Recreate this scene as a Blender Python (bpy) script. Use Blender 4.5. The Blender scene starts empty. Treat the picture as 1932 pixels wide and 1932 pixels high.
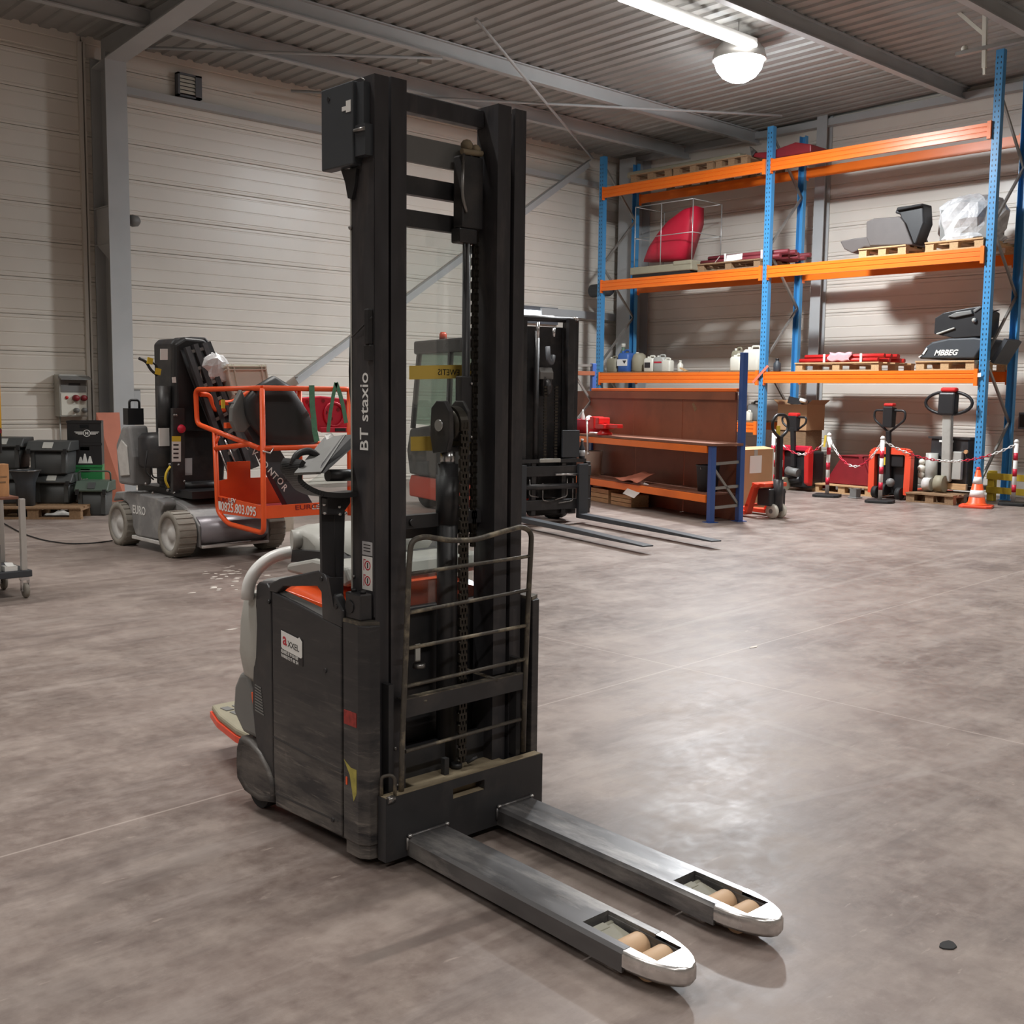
import bpy, bmesh, math, random
from mathutils import Vector, Matrix, Euler
random.seed(7)
scene = bpy.context.scene
COL = scene.collection
PI = math.pi

# ------------------------------------------------------------------ camera
F_PX, PITCH, ROLL, YAW, CAM_H = 2107.7, 0.1051, 0.0117, 0.75373, 1.54
FW = Vector((math.sin(YAW)*math.cos(PITCH), math.cos(YAW)*math.cos(PITCH), -math.sin(PITCH)))
_r = Vector((math.cos(YAW), -math.sin(YAW), 0)); _u = _r.cross(FW)
RT = _r*math.cos(ROLL) + _u*math.sin(ROLL)
UP = _u*math.cos(ROLL) - _r*math.sin(ROLL)
CAM = Vector((0, 0, CAM_H))
cam_data = bpy.data.cameras.new('camera')
cam_data.sensor_width = 36.0
cam_data.lens = F_PX/1932*36.0
cam_data.clip_end = 200
cam = bpy.data.objects.new('camera', cam_data)
COL.objects.link(cam)
m = Matrix((RT, UP, -FW)).transposed().to_4x4(); m.translation = CAM
cam.matrix_world = m
scene.camera = cam

# photo pixel -> point on a known plane
def ray(x, y): return RT*((x-966)/F_PX) - UP*((y-966)/F_PX) + FW
def GZ(x, y, z=0.0): d = ray(x, y); return CAM + d*((z-CAM_H)/d.z)
def SX(x, y, X): d = ray(x, y); return CAM + d*(X/d.x)
def WY(x, y, Y): d = ray(x, y); return CAM + d*(Y/d.y)

# ------------------------------------------------------------------ world, exposure
scene.view_settings.view_transform = 'Standard'
scene.view_settings.look = 'None'
scene.view_settings.exposure = 0.12
scene.view_settings.gamma = 1.0
scene.view_settings.use_curve_mapping = False
world = bpy.data.worlds.new('World'); scene.world = world
world.use_nodes = True
world.node_tree.nodes['Background'].inputs[0].default_value = (0.75, 0.85, 1.0, 1)
world.node_tree.nodes['Background'].inputs[1].default_value = 1.0
try:
    scene.cycles.use_denoising = True
    scene.cycles.max_bounces = 6
    scene.cycles.diffuse_bounces = 4
    scene.cycles.glossy_bounces = 3
    scene.cycles.transparent_max_bounces = 12
    scene.cycles.sample_clamp_indirect = 4.0
    scene.cycles.caustics_reflective = False
    scene.cycles.caustics_refractive = False
except Exception: pass

# large lights: the hall's rows of LED battens; only the first hangs inside the picture, the rest of the rows go on outside it
def area(name, loc, sx, sy, power, color=(1, 1, 1), rot=(0, 0, 0), spread=PI):
    d = bpy.data.lights.new(name, 'AREA'); d.shape = 'RECTANGLE'; d.size = sx; d.size_y = sy
    d.energy = power; d.color = color; d.spread = spread
    o = bpy.data.objects.new(name, d); COL.objects.link(o); o.location = loc; o.rotation_euler = rot
    return o
LAMP_POS = [(11.75, 9.28), (7.2, 10.1), (1.4, 10.1), (-4, 10.1), (12.9, 3.6), (7.2, 3.6), (1.6, 4.4), (-4, 3.6),
            (12.9, -2.6), (7.2, -2.6), (1.4, -2.6), (-4, -2.6)]
BATTEN_W = 112.0
HIGHBAY_W = 520.0
for i, (lx, ly) in enumerate(LAMP_POS):
    area('led_batten_light' if i == 0 else 'led_batten_offscreen', (lx, ly, 6.22), 2.6, 0.16, BATTEN_W, (1.0, 0.965, 0.92), spread=2.25)

# ------------------------------------------------------------------ helpers
MW = {}
class MB:
    """collects faces; build() links them as ONE mesh object"""
    def __init__(s): s.v = []; s.f = []; s.sm = []
    def add(s, vs, fs, smooth=False):
        n = len(s.v); s.v += [Vector(p) for p in vs]
        for f in fs: s.f.append(tuple(i+n for i in f)); s.sm.append(smooth)
        return s
    def box(s, x0, x1, y0, y1, z0, z1):
        v = [(x, y, z) for z in (z0, z1) for y in (y0, y1) for x in (x0, x1)]
        return s.add(v, [(0,2,3,1), (4,5,7,6), (0,1,5,4), (2,6,7,3), (0,4,6,2), (1,3,7,5)])
    def obox(s, c, size, rot=(0,0,0)):
        R = Euler(rot).to_matrix() if not isinstance(rot, Matrix) else rot
        c = Vector(c); h = Vector(size)/2
        v = [c + R @ Vector((x*h.x, y*h.y, z*h.z)) for z in (-1,1) for y in (-1,1) for x in (-1,1)]
        return s.add(v, [(0,2,3,1), (4,5,7,6), (0,1,5,4), (2,6,7,3), (0,4,6,2), (1,3,7,5)])
    def bar(s, p0, p1, w, h, upv=(0,0,1)):
        """rectangular bar from p0 to p1, width w (sideways), height h (along up)"""
        p0 = Vector(p0); p1 = Vector(p1); d = (p1-p0).normalized(); upv = Vector(upv)
        a = d.cross(upv)
        if a.length < 1e-4: a = d.cross(Vector((1,0,0)))
        a.normalize(); b = a.cross(d)
        v = [p + a*(i*w/2) + b*(j*h/2) for p in (p0, p1) for i, j in ((-1,-1), (1,-1), (1,1), (-1,1))]
        return s.add(v, [(0,1,2,3), (7,6,5,4), (0,4,5,1), (1,5,6,2), (2,6,7,3), (3,7,4,0)])
    def prism(s, poly, axis, a, b):
        """poly of 2-D points extruded along axis ('x': (y,z), 'y': (x,z), 'z': (x,y))"""
        def P(q, t):
            return {'x': (t, q[0], q[1]), 'y': (q[0], t, q[1]), 'z': (q[0], q[1], t)}[axis]
        n = len(poly); v = [P(q, a) for q in poly] + [P(q, b) for q in poly]
        f = [tuple(range(n))[::-1], tuple(range(n, 2*n))] + [(i, (i+1) % n, n+(i+1) % n, n+i) for i in range(n)]
        return s.add(v, f)
    def solid(s, pts, off):
        """planar 3-D outline given thickness by the offset vector"""
        off = Vector(off); n = len(pts); v = [Vector(p) for p in pts] + [Vector(p)+off for p in pts]
        f = [tuple(range(n))[::-1], tuple(range(n, 2*n))] + [(i, (i+1) % n, n+(i+1) % n, n+i) for i in range(n)]
        return s.add(v, f)
    def cyl(s, p0, p1, r0, r1=None, n=16, cap=True):
        r1 = r0 if r1 is None else r1
        p0 = Vector(p0); p1 = Vector(p1); d = (p1-p0).normalized()
        a = d.orthogonal().normalized(); b = d.cross(a)
        v = [p + (a*math.cos(2*PI*i/n) + b*math.sin(2*PI*i/n))*r for p, r in ((p0, r0), (p1, r1)) for i in range(n)]
        s.add(v, [(i, (i+1) % n, n+(i+1) % n, n+i) for i in range(n)], True)
        if cap: s.add(v, [tuple(range(n))[::-1], tuple(range(n, 2*n))])
        return s
    def tube(s, pts, r, n=8, closed=False):
        pts = [Vector(p) for p in pts]; N = len(pts); rings = []
        prev = None
        for i, p in enumerate(pts):
            if closed: d = (pts[(i+1) % N]-pts[i-1])
            else: d = pts[min(i+1, N-1)]-pts[max(i-1, 0)]
            d.normalize()
            if prev is None: a = d.orthogonal().normalized()
            else:
                a = prev - d*prev.dot(d)
                a = a.normalized() if a.length > 1e-5 else d.orthogonal().normalized()
            prev = a; b = d.cross(a)
            rr = r[i] if isinstance(r, (list, tuple)) else r
            rings.append([p + (a*math.cos(2*PI*k/n) + b*math.sin(2*PI*k/n))*rr for k in range(n)])
        v = [q for ring in rings for q in ring]; f = []
        for i in range(N if closed else N-1):
            j = (i+1) % N
            f += [(i*n+k, i*n+(k+1) % n, j*n+(k+1) % n, j*n+k) for k in range(n)]
        s.add(v, f, True)
        if not closed: s.add(v, [tuple(range(n))[::-1], tuple(range((N-1)*n, N*n))])
        return s
    def lathe(s, prof, c=(0,0,0), axis='z', n=20):
        c = Vector(c); v = []; f = []
        for r, h in prof:
            for k in range(n):
                t = 2*PI*k/n; q = (r*math.cos(t), r*math.sin(t))
                v.append(c + Vector({'z': (q[0], q[1], h), 'x': (h, q[0], q[1]), 'y': (q[0], h, q[1])}[axis]))
        for i in range(len(prof)-1):
            f += [(i*n+k, i*n+(k+1) % n, (i+1)*n+(k+1) % n, (i+1)*n+k) for k in range(n)]
        s.add(v, f, True)
        ring = tuple(prof[0]) == tuple(prof[-1])
        if prof[0][0] > 1e-5 and not ring: s.add(v, [tuple(range(n))])
        if prof[-1][0] > 1e-5 and not ring: s.add(v, [tuple(range((len(prof)-1)*n, len(prof)*n))])
        return s
    def ball(s, c, r, n=12, sz=(1,1,1)):
        prof = [(math.sin(PI*i/(n//2))*r, -math.cos(PI*i/(n//2))*r) for i in range(n//2+1)]
        k = len(s.v); s.lathe(prof, (0,0,0), 'z', n)
        for i in range(k, len(s.v)):
            q = s.v[i]; s.v[i] = Vector((q.x*sz[0], q.y*sz[1], q.z*sz[2])) + Vector(c)
        return s
    def loft(s, rings, cap=True, smooth=True):
        n = len(rings[0]); v = [p for r in rings for p in r]; f = []
        for i in range(len(rings)-1):
            f += [(i*n+k, i*n+(k+1) % n, (i+1)*n+(k+1) % n, (i+1)*n+k) for k in range(n)]
        s.add(v, f, smooth)
        if cap: s.add(v, [tuple(range(n))[::-1], tuple(range((len(rings)-1)*n, len(rings)*n))])
        return s
    def sheet(s, fn, nu, nv, thick=0.0, smooth=True):
        """surface fn(u,v) with real thickness (second skin offset along normal)"""
        P = [[Vector(fn(i/nu, j/nv)) for j in range(nv+1)] for i in range(nu+1)]
        def idx(i, j): return i*(nv+1)+j
        v = [P[i][j] for i in range(nu+1) for j in range(nv+1)]
        f = [(idx(i,j), idx(i+1,j), idx(i+1,j+1), idx(i,j+1)) for i in range(nu) for j in range(nv)]
        if thick:
            N = len(v); w = []
            for i in range(nu+1):
                for j in range(nv+1):
                    a = P[min(i+1,nu)][j]-P[max(i-1,0)][j]; b = P[i][min(j+1,nv)]-P[i][max(j-1,0)]
                    nn = a.cross(b); nn = nn.normalized() if nn.length > 1e-9 else Vector((0,0,1))
                    w.append(P[i][j]+nn*thick)
            f += [(N+idx(i,j), N+idx(i,j+1), N+idx(i+1,j+1), N+idx(i+1,j)) for i in range(nu) for j in range(nv)]
            edge = [idx(i,0) for i in range(nu+1)] + [idx(nu,j) for j in range(1,nv+1)] + [idx(i,nv) for i in range(nu-1,-1,-1)] + [idx(0,j) for j in range(nv-1,0,-1)]
            for k in range(len(edge)):
                a, b = edge[k], edge[(k+1) % len(edge)]; f.append((b, a, N+a, N+b))
            v = v+w
        return s.add(v, f, smooth)
    def xf(s, M, start=0):
        for i in range(start, len(s.v)): s.v[i] = M @ s.v[i]
        return s
    def build(s, name, mat, parent=None, label=None, bevel=0.0, seg=2, smooth=None, world=True):
        me = bpy.data.meshes.new(name)
        vs = s.v
        if parent is not None and world:
            inv = MW[parent].inverted(); vs = [inv @ p for p in s.v]
        me.from_pydata([tuple(p) for p in vs], [], s.f)
        bm = bmesh.new(); bm.from_mesh(me)
        for f, k in zip(bm.faces, s.sm): f.smooth = k if smooth is None else smooth
        bmesh.ops.remove_doubles(bm, verts=bm.verts, dist=1e-6)
        bmesh.ops.recalc_face_normals(bm, faces=bm.faces)
        bm.to_mesh(me); bm.free()
        me.materials.append(mat)
        o = bpy.data.objects.new(name, me); COL.objects.link(o)
        if parent is not None: o.parent = parent; MW[o] = MW[parent]
        else: MW[o] = Matrix.Identity(4)
        if bevel:
            b = o.modifiers.new('bevel', 'BEVEL'); b.width = bevel; b.segments = seg; b.limit_method = 'ANGLE'; b.angle_limit = math.radians(40)
        if label: o['label'] = label
        return o

def thing(name, label, cat, loc=(0,0,0), rz=0.0, group=None):
    o = bpy.data.objects.new(name, None); COL.objects.link(o)
    o.location = loc; o.rotation_euler = (0, 0, rz); o.empty_display_size = 0.1
    o['label'] = label; o['category'] = cat
    if group: o['group'] = group
    MW[o] = Matrix.Translation(Vector(loc)) @ Matrix.Rotation(rz, 4, 'Z')
    return o
def tag(o, label, cat, group=None):
    o['label'] = label; o['category'] = cat
    if group: o['group'] = group
    return o
def struct(o, label=None):
    o['kind'] = 'structure'
    if label: o['label'] = label
    return o
def dup(root, loc, rz=0.0, label=None, group=None):
    r = root.copy(); COL.objects.link(r); r.location = loc; r.rotation_euler = (0, 0, rz)
    MW[r] = Matrix.Translation(Vector(loc)) @ Matrix.Rotation(rz, 4, 'Z')
    if label: r['label'] = label
    if group: r['group'] = group
    for ch in list(root.children):
        c = ch.copy(); COL.objects.link(c); c.parent = r; MW[c] = MW[r]
        for g in list(ch.children):
            d = g.copy(); COL.objects.link(d); d.parent = c; MW[d] = MW[r]
    return r
def rounded(pts, rad, seg=5, closed=False):
    pts = [Vector(p) for p in pts]; out = []; N = len(pts)
    for i, p in enumerate(pts):
        if not closed and i in (0, N-1): out.append(p); continue
        a = pts[i-1]; b = pts[(i+1) % N]
        da = (a-p); db = (b-p); r = min(rad, da.length*0.48, db.length*0.48)
        A = p+da.normalized()*r; B = p+db.normalized()*r
        for k in range(seg+1):
            t = k/seg; out.append(A*(1-t)**2 + p*2*t*(1-t) + B*t**2)
    return out
def rrect(w, h, r, n=4):
    """rounded rectangle outline centred on the origin"""
    o = []
    for cx, cy, a0 in ((w/2-r, h/2-r, 0), (-w/2+r, h/2-r, PI/2), (-w/2+r, -h/2+r, PI), (w/2-r, -h/2+r, 1.5*PI)):
        for k in range(n+1):
            a = a0+PI/2*k/n; o.append((cx+r*math.cos(a), cy+r*math.sin(a)))
    return o
def rbox(mb, c, size, r, n=4, rot=None, taper=1.0):
    """box with rounded vertical edges, optional taper to the top"""
    o = rrect(size[0], size[1], r, n); c = Vector(c); R = rot if rot is not None else Matrix.Identity(3)
    e = min(r, size[2]*0.25)
    rings = []
    for z, k in ((0, 0.94), (e*0.4, 1.0), (size[2]-e*0.6, taper), (size[2], taper*0.93)):
        rings.append([c + R @ Vector((p[0]*k, p[1]*k, z)) for p in o])
    return mb.loft(rings)
_FONT = {}
def text_mb(txt, size, origin, xdir, ydir, depth=0.0012, bold=0.0, align='LEFT', sx=1.0, shear=0.0):
    """flat lettering as a mesh: baseline along xdir, letters up along ydir"""
    cu = bpy.data.curves.new('lettering', 'FONT'); cu.body = txt; cu.size = size; cu.align_x = align
    cu.offset = bold*size; cu.shear = shear; cu.resolution_u = 3; cu.extrude = depth/2
    ob = bpy.data.objects.new('lettering_tmp', cu); COL.objects.link(ob)
    dg = bpy.context.evaluated_depsgraph_get(); me = bpy.data.meshes.new_from_object(ob.evaluated_get(dg))
    X = Vector(xdir).normalized(); Y = Vector(ydir).normalized(); Zn = X.cross(Y)
    o = Vector(origin); mb = MB()
    mb.add([o + X*(v.co.x*sx) + Y*v.co.y + Zn*(v.co.z+depth/2) for v in me.vertices], [tuple(p.vertices) for p in me.polygons])
    bpy.data.objects.remove(ob); bpy.data.curves.remove(cu); bpy.data.meshes.remove(me)
    return mb

# ------------------------------------------------------------------ materials
def s2l(c): return tuple((x/12.92 if x <= 0.04045 else ((x+0.055)/1.055)**2.4) for x in c)
def rgb(r, g, b): return s2l((r/255, g/255, b/255))
def mat(name, col, rough=0.5, metal=0.0, var=0.0, vscale=6.0, dirt=None, dirt_amt=0.0, dscale=3.0, bump=0.0, bscale=40.0, emit=None, estr=0.0, rvar=0.0, spec=None, coat=0.0, stretch=(1,1,1)):
    m = bpy.data.materials.new(name); m.use_nodes = True; nt = m.node_tree; N = nt.nodes; L = nt.links
    b = N['Principled BSDF']; b.inputs['Base Color'].default_value = (*col, 1); b.inputs['Roughness'].default_value = rough
    b.inputs['Metallic'].default_value = metal
    if spec is not None: b.inputs['Specular IOR Level'].default_value = spec
    if coat: b.inputs['Coat Weight'].default_value = coat; b.inputs['Coat Roughness'].default_value = 0.1
    if emit: b.inputs['Emission Color'].default_value = (*emit, 1); b.inputs['Emission Strength'].default_value = estr
    if var or dirt or bump or rvar:
        tc = N.new('ShaderNodeTexCoord'); mp = N.new('ShaderNodeMapping'); mp.inputs['Scale'].default_value = stretch
        L.new(tc.outputs['Object'], mp.inputs['Vector'])
        no = N.new('ShaderNodeTexNoise'); no.inputs['Scale'].default_value = vscale; no.inputs['Detail'].default_value = 5
        L.new(mp.outputs[0], no.inputs['Vector'])
        last = None
        if var:
            mx = N.new('ShaderNodeMix'); mx.data_type = 'RGBA'
            mx.inputs['A'].default_value = (*[c*(1-var) for c in col], 1); mx.inputs['B'].default_value = (*[min(1, c*(1+var)) for c in col], 1)
            rp = N.new('ShaderNodeMapRange'); rp.inputs['From Min'].default_value = 0.3; rp.inputs['From Max'].default_value = 0.7
            L.new(no.outputs['Fac'], rp.inputs['Value']); L.new(rp.outputs[0], mx.inputs['Factor'])
            last = mx.outputs['Result']
        if dirt:
            n2 = N.new('ShaderNodeTexNoise'); n2.inputs['Scale'].default_value = dscale; n2.inputs['Detail'].default_value = 8; n2.inputs['Roughness'].default_value = 0.65
            L.new(mp.outputs[0], n2.inputs['Vector'])
            r2 = N.new('ShaderNodeMapRange'); r2.inputs['From Min'].default_value = 0.50; r2.inputs['From Max'].default_value = 0.72; r2.inputs['To Max'].default_value = dirt_amt
            L.new(n2.outputs['Fac'], r2.inputs['Value'])
            m2 = N.new('ShaderNodeMix'); m2.data_type = 'RGBA'; m2.inputs['A'].default_value = (*col, 1); m2.inputs['B'].default_value = (*dirt, 1)
            if last: L.new(last, m2.inputs['A'])
            L.new(r2.outputs[0], m2.inputs['Factor']); last = m2.outputs['Result']
        if last: L.new(last, b.inputs['Base Color'])
        if rvar:
            r3 = N.new('ShaderNodeMapRange'); r3.inputs['From Min'].default_value = 0.3; r3.inputs['From Max'].default_value = 0.7
            r3.inputs['To Min'].default_value = max(0.03, rough-rvar); r3.inputs['To Max'].default_value = min(1, rough+rvar)
            L.new(no.outputs['Fac'], r3.inputs['Value']); L.new(r3.outputs[0], b.inputs['Roughness'])
        if bump:
            n4 = N.new('ShaderNodeTexNoise'); n4.inputs['Scale'].default_value = bscale; n4.inputs['Detail'].default_value = 3
            L.new(mp.outputs[0], n4.inputs['Vector'])
            bp = N.new('ShaderNodeBump'); bp.inputs['Strength'].default_value = bump; bp.inputs['Distance'].default_value = 0.01
            L.new(n4.outputs['Fac'], bp.inputs['Height']); L.new(bp.outputs[0], b.inputs['Normal'])
    return m
def scuffed_mat(name, col, scuff, zlo, zhi):
    """black paint with pale rub marks, worst near the ground where things knock against it"""
    m = bpy.data.materials.new(name); m.use_nodes = True; nt = m.node_tree; N = nt.nodes; L = nt.links
    b = N['Principled BSDF']; tc = N.new('ShaderNodeTexCoord'); sp = N.new('ShaderNodeSeparateXYZ'); L.new(tc.outputs['Object'], sp.inputs[0])
    mz = N.new('ShaderNodeMapRange'); mz.inputs['From Min'].default_value = zhi; mz.inputs['From Max'].default_value = zlo; mz.inputs['To Min'].default_value = 0.12; L.new(sp.outputs['Z'], mz.inputs['Value'])
    def noise(sc, st, d=8, r=0.65):
        mp = N.new('ShaderNodeMapping'); mp.inputs['Scale'].default_value = st; mp.inputs['Rotation'].default_value = (0.12, 0, 0); L.new(tc.outputs['Object'], mp.inputs['Vector'])
        n = N.new('ShaderNodeTexNoise'); n.inputs['Scale'].default_value = sc; n.inputs['Detail'].default_value = d; n.inputs['Roughness'].default_value = r
        L.new(mp.outputs[0], n.inputs['Vector']); return n.outputs['Fac']
    last = None
    for sc, st, lo, hi, amt in ((3.0, (2, 1.0, 5.0), 0.36, 0.62, 0.75), (7.0, (2, 0.8, 9.0), 0.56, 0.66, 0.9), (16, (1, 1, 1), 0.62, 0.74, 0.6)):
        r = N.new('ShaderNodeMapRange'); r.inputs['From Min'].default_value = lo; r.inputs['From Max'].default_value = hi; r.inputs['To Max'].default_value = amt
        L.new(noise(sc, st), r.inputs['Value'])
        mu = N.new('ShaderNodeMath'); mu.operation = 'MULTIPLY'; L.new(r.outputs[0], mu.inputs[0]); L.new(mz.outputs[0], mu.inputs[1])
        mx = N.new('ShaderNodeMix'); mx.data_type = 'RGBA'; mx.inputs['A'].default_value = (*col, 1); mx.inputs['B'].default_value = (*scuff, 1)
        if last: L.new(last, mx.inputs['A'])
        L.new(mu.outputs[0], mx.inputs['Factor']); last = mx.outputs['Result']
    L.new(last, b.inputs['Base Color']); b.inputs['Roughness'].default_value = 0.45
    return m
def clear_mat(name, tint, gloss=0.12, rough=0.03, haze=0.0):
    """thin clear sheet: mostly transparent, a little mirror, a little dusty haze"""
    m = bpy.data.materials.new(name); m.use_nodes = True; nt = m.node_tree; N = nt.nodes; L = nt.links
    N.remove(N['Principled BSDF']); out = N['Material Output']
    t = N.new('ShaderNodeBsdfTransparent'); t.inputs[0].default_value = (*tint, 1)
    g = N.new('ShaderNodeBsdfGlossy'); g.inputs['Roughness'].default_value = rough
    mx = N.new('ShaderNodeMixShader'); mx.inputs[0].default_value = gloss
    L.new(t.outputs[0], mx.inputs[1]); L.new(g.outputs[0], mx.inputs[2]); res = mx.outputs[0]
    if haze:
        d = N.new('ShaderNodeBsdfDiffuse'); d.inputs[0].default_value = (0.8, 0.8, 0.78, 1)
        m2 = N.new('ShaderNodeMixShader'); m2.inputs[0].default_value = haze
        L.new(res, m2.inputs[1]); L.new(d.outputs[0], m2.inputs[2]); res = m2.outputs[0]
    L.new(res, out.inputs[0]); return m

M = {}
M['wall'] = mat('cream_cladding', rgb(222, 216, 206), 0.38, 0.0, var=0.04, vscale=1.2, rvar=0.06)
M['wall_back'] = mat('cream_cladding_plain', rgb(212, 207, 198), 0.5)
M['deck'] = mat('galvanised_deck', rgb(160, 160, 157), 0.55, 0.1, var=0.08, vscale=2.0)
M['steel_grey'] = mat('grey_steel_paint', rgb(178, 181, 182), 0.5, 0.0, var=0.06, vscale=2.0)
M['steel_dark'] = mat('dark_grey_steel_paint', rgb(98, 102, 108), 0.5, 0.0, var=0.06, vscale=2.0)
M['black'] = mat('black_paint', rgb(50, 50, 52), 0.42, 0.0, var=0.14, vscale=9, dirt=rgb(88, 82, 78), dirt_amt=0.55, dscale=4.0, rvar=0.1)
M['black_scuffed'] = scuffed_mat('black_paint_scuffed', rgb(42, 42, 45), rgb(120, 114, 108), 0.10, 0.56)
M['mast'] = mat('mast_black_paint', rgb(58, 57, 60), 0.4, 0.1, var=0.12, vscale=8, dirt=rgb(92, 86, 84), dirt_amt=0.6, dscale=5, rvar=0.1, stretch=(3, 3, 0.6))
M['mast_side'] = mat('mast_grey_black_paint', rgb(60, 64, 69), 0.5, 0.0, var=0.08, vscale=4)
M['black_plastic'] = mat('black_plastic', rgb(34, 34, 36), 0.45, var=0.1, vscale=8)
M['rubber'] = mat('black_rubber', rgb(30, 30, 31), 0.7, var=0.1)
M['chain'] = mat('oiled_chain_steel', rgb(70, 66, 60), 0.42, 0.7, var=0.15, vscale=30)
M['steel'] = mat('bare_worn_steel', rgb(150, 148, 146), 0.32, 0.85, var=0.12, vscale=14, dirt=rgb(90, 88, 88), dirt_amt=0.5, dscale=6, rvar=0.1)
M['fork'] = mat('fork_black_steel', rgb(104, 103, 104), 0.36, 0.5, var=0.2, vscale=4, dirt=rgb(176, 172, 168), dirt_amt=0.9, dscale=3.2, rvar=0.1, stretch=(3, 0.7, 3))
M['tip'] = mat('bright_fork_tip_steel', rgb(225, 222, 220), 0.25, 0.9, var=0.1, vscale=10, dirt=rgb(120, 116, 112), dirt_amt=0.5, dscale=9, rvar=0.08)
M['chrome'] = mat('bright_zinc', rgb(205, 205, 205), 0.25, 0.9)
M['dust'] = mat('dusty_steel', rgb(150, 136, 112), 0.85, 0.0, var=0.25, vscale=12)
M['guard'] = mat('dusty_guard_tube', rgb(84, 79, 72), 0.5, 0.2, var=0.2, vscale=20, dirt=rgb(176, 164, 140), dirt_amt=0.8, dscale=12)
M['roller'] = mat('tan_polyurethane', rgb(205, 172, 138), 0.55, var=0.05)
M['link'] = mat('greenish_grey_cast', rgb(134, 132, 118), 0.6, var=0.1, vscale=20)
M['orange_hood'] = mat('orange_plastic', rgb(236, 92, 46), 0.16, var=0.03)
M['grey_plastic'] = mat('light_grey_plastic', rgb(176, 176, 170), 0.42, var=0.05, vscale=5, dirt=rgb(140, 136, 128), dirt_amt=0.5, dscale=4)
M['white_tube'] = mat('white_plastic_tube', rgb(226, 226, 224), 0.28)
M['mid_grey'] = mat('mid_grey_plastic', rgb(118, 118, 116), 0.5, var=0.06)
M['white'] = mat('white_print', rgb(235, 235, 232), 0.5)
M['red_print'] = mat('red_print', rgb(190, 40, 60), 0.5)
M['dark_print'] = mat('dark_print', rgb(45, 42, 44), 0.5)
M['grey_print'] = mat('grey_print', rgb(176, 176, 178), 0.5)
M['yellow'] = mat('yellow_label', rgb(226, 196, 60), 0.5)
M['tape'] = mat('yellow_masking_tape', rgb(226, 194, 92), 0.7, var=0.04)
M['clear'] = clear_mat('clear_polycarbonate', (0.93, 0.95, 0.94), 0.10, 0.04, 0.05)
M['window'] = clear_mat('greenish_cab_window', (0.72, 0.82, 0.76), 0.12, 0.03, 0.10)
M['wrap'] = mat('clear_stretch_wrap', rgb(205, 205, 206), 0.16, 0.0, var=0.2, vscale=9, bump=0.9, bscale=18)
M['rack_orange'] = mat('orange_rack_paint', rgb(244, 120, 34), 0.34, var=0.04, vscale=3)
M['rack_blue'] = mat('blue_rack_paint', rgb(72, 146, 200), 0.34, var=0.04, vscale=3)
M['bench_blue'] = mat('royal_blue_frame_paint', rgb(58, 88, 150), 0.4, var=0.06, vscale=3)
M['galv'] = mat('galvanised_brace', rgb(150, 148, 144), 0.4, 0.6, var=0.08)
M['wood'] = mat('pallet_wood', rgb(196, 160, 118), 0.75, var=0.14, vscale=7, stretch=(6, 1, 6), bump=0.2, bscale=30)
M['wood_dark'] = mat('aged_pallet_wood', rgb(140, 112, 84), 0.8, var=0.18, vscale=7, stretch=(6, 1, 6))
M['ply'] = mat('brown_plywood', rgb(142, 84, 58), 0.55, var=0.12, vscale=2.2, dirt=rgb(84, 52, 38), dirt_amt=0.35, dscale=2.5)
M['ply_top'] = mat('worn_brown_bench_board', rgb(128, 84, 66), 0.55, var=0.15, vscale=3, dirt=rgb(80, 56, 46), dirt_amt=0.5)
M['card'] = mat('brown_cardboard', rgb(186, 146, 108), 0.8, var=0.05, vscale=3)
M['red'] = mat('red_paint', rgb(205, 42, 40), 0.35, var=0.05)
M['red_dark'] = mat('dark_red_paint', rgb(132, 34, 42), 0.45, var=0.1)
M['red_plastic'] = mat('red_plastic', rgb(200, 36, 62), 0.4, var=0.04)
M['red_orange'] = mat('red_orange_paint', rgb(236, 84, 56), 0.4, var=0.06, vscale=4)
M['lift_orange'] = mat('lift_orange_paint', rgb(240, 92, 40), 0.4, var=0.06, vscale=4, dirt=rgb(200, 80, 50), dirt_amt=0.3)
M['white_plastic'] = mat('white_translucent_plastic', rgb(222, 220, 208), 0.4, var=0.03)
M['blue_plastic'] = mat('blue_plastic', rgb(60, 100, 170), 0.4)
M['dusty_grey'] = mat('dusty_grey_paint', rgb(132, 132, 132), 0.6, var=0.14, vscale=4, dirt=rgb(186, 184, 180), dirt_amt=0.7, dscale=3)
M['dusty_tyre'] = mat('dusty_tyre', rgb(142, 137, 128), 0.8, var=0.12, vscale=10)
M['dusty_rim'] = mat('dusty_rim', rgb(204, 202, 198), 0.7, var=0.1, vscale=10)
M['silver'] = mat('silver_roller_paint', rgb(150, 146, 152), 0.35, 0.3, var=0.08)
M['green'] = mat('green_crate_plastic', rgb(44, 132, 74), 0.45)
M['green_strap'] = mat('green_ratchet_strap', rgb(86, 132, 106), 0.8, var=0.12, vscale=30)
M['bin'] = mat('dark_grey_bin_plastic', rgb(66, 68, 68), 0.5, var=0.08, vscale=5)
M['bin_green'] = mat('green_grey_bin_lid', rgb(72, 86, 76), 0.5, var=0.08, vscale=5)
M['terracotta'] = mat('terracotta_board', rgb(186, 112, 88), 0.7, var=0.05)
M['alu'] = mat('aluminium_profile', rgb(200, 198, 194), 0.4, 0.5)
M['timber'] = mat('orange_timber', rgb(198, 148, 104), 0.7, var=0.12, vscale=5, stretch=(4, 4, 1))
M['lamp_glow'] = mat('lamp_diffuser', (1, 1, 1), 0.5, emit=(1, 0.98, 0.95), estr=14.0)
M['highbay_glow'] = mat('highbay_diffuser', (1, 1, 1), 0.5, emit=(0.95, 0.98, 1.0), estr=60.0)
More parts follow.
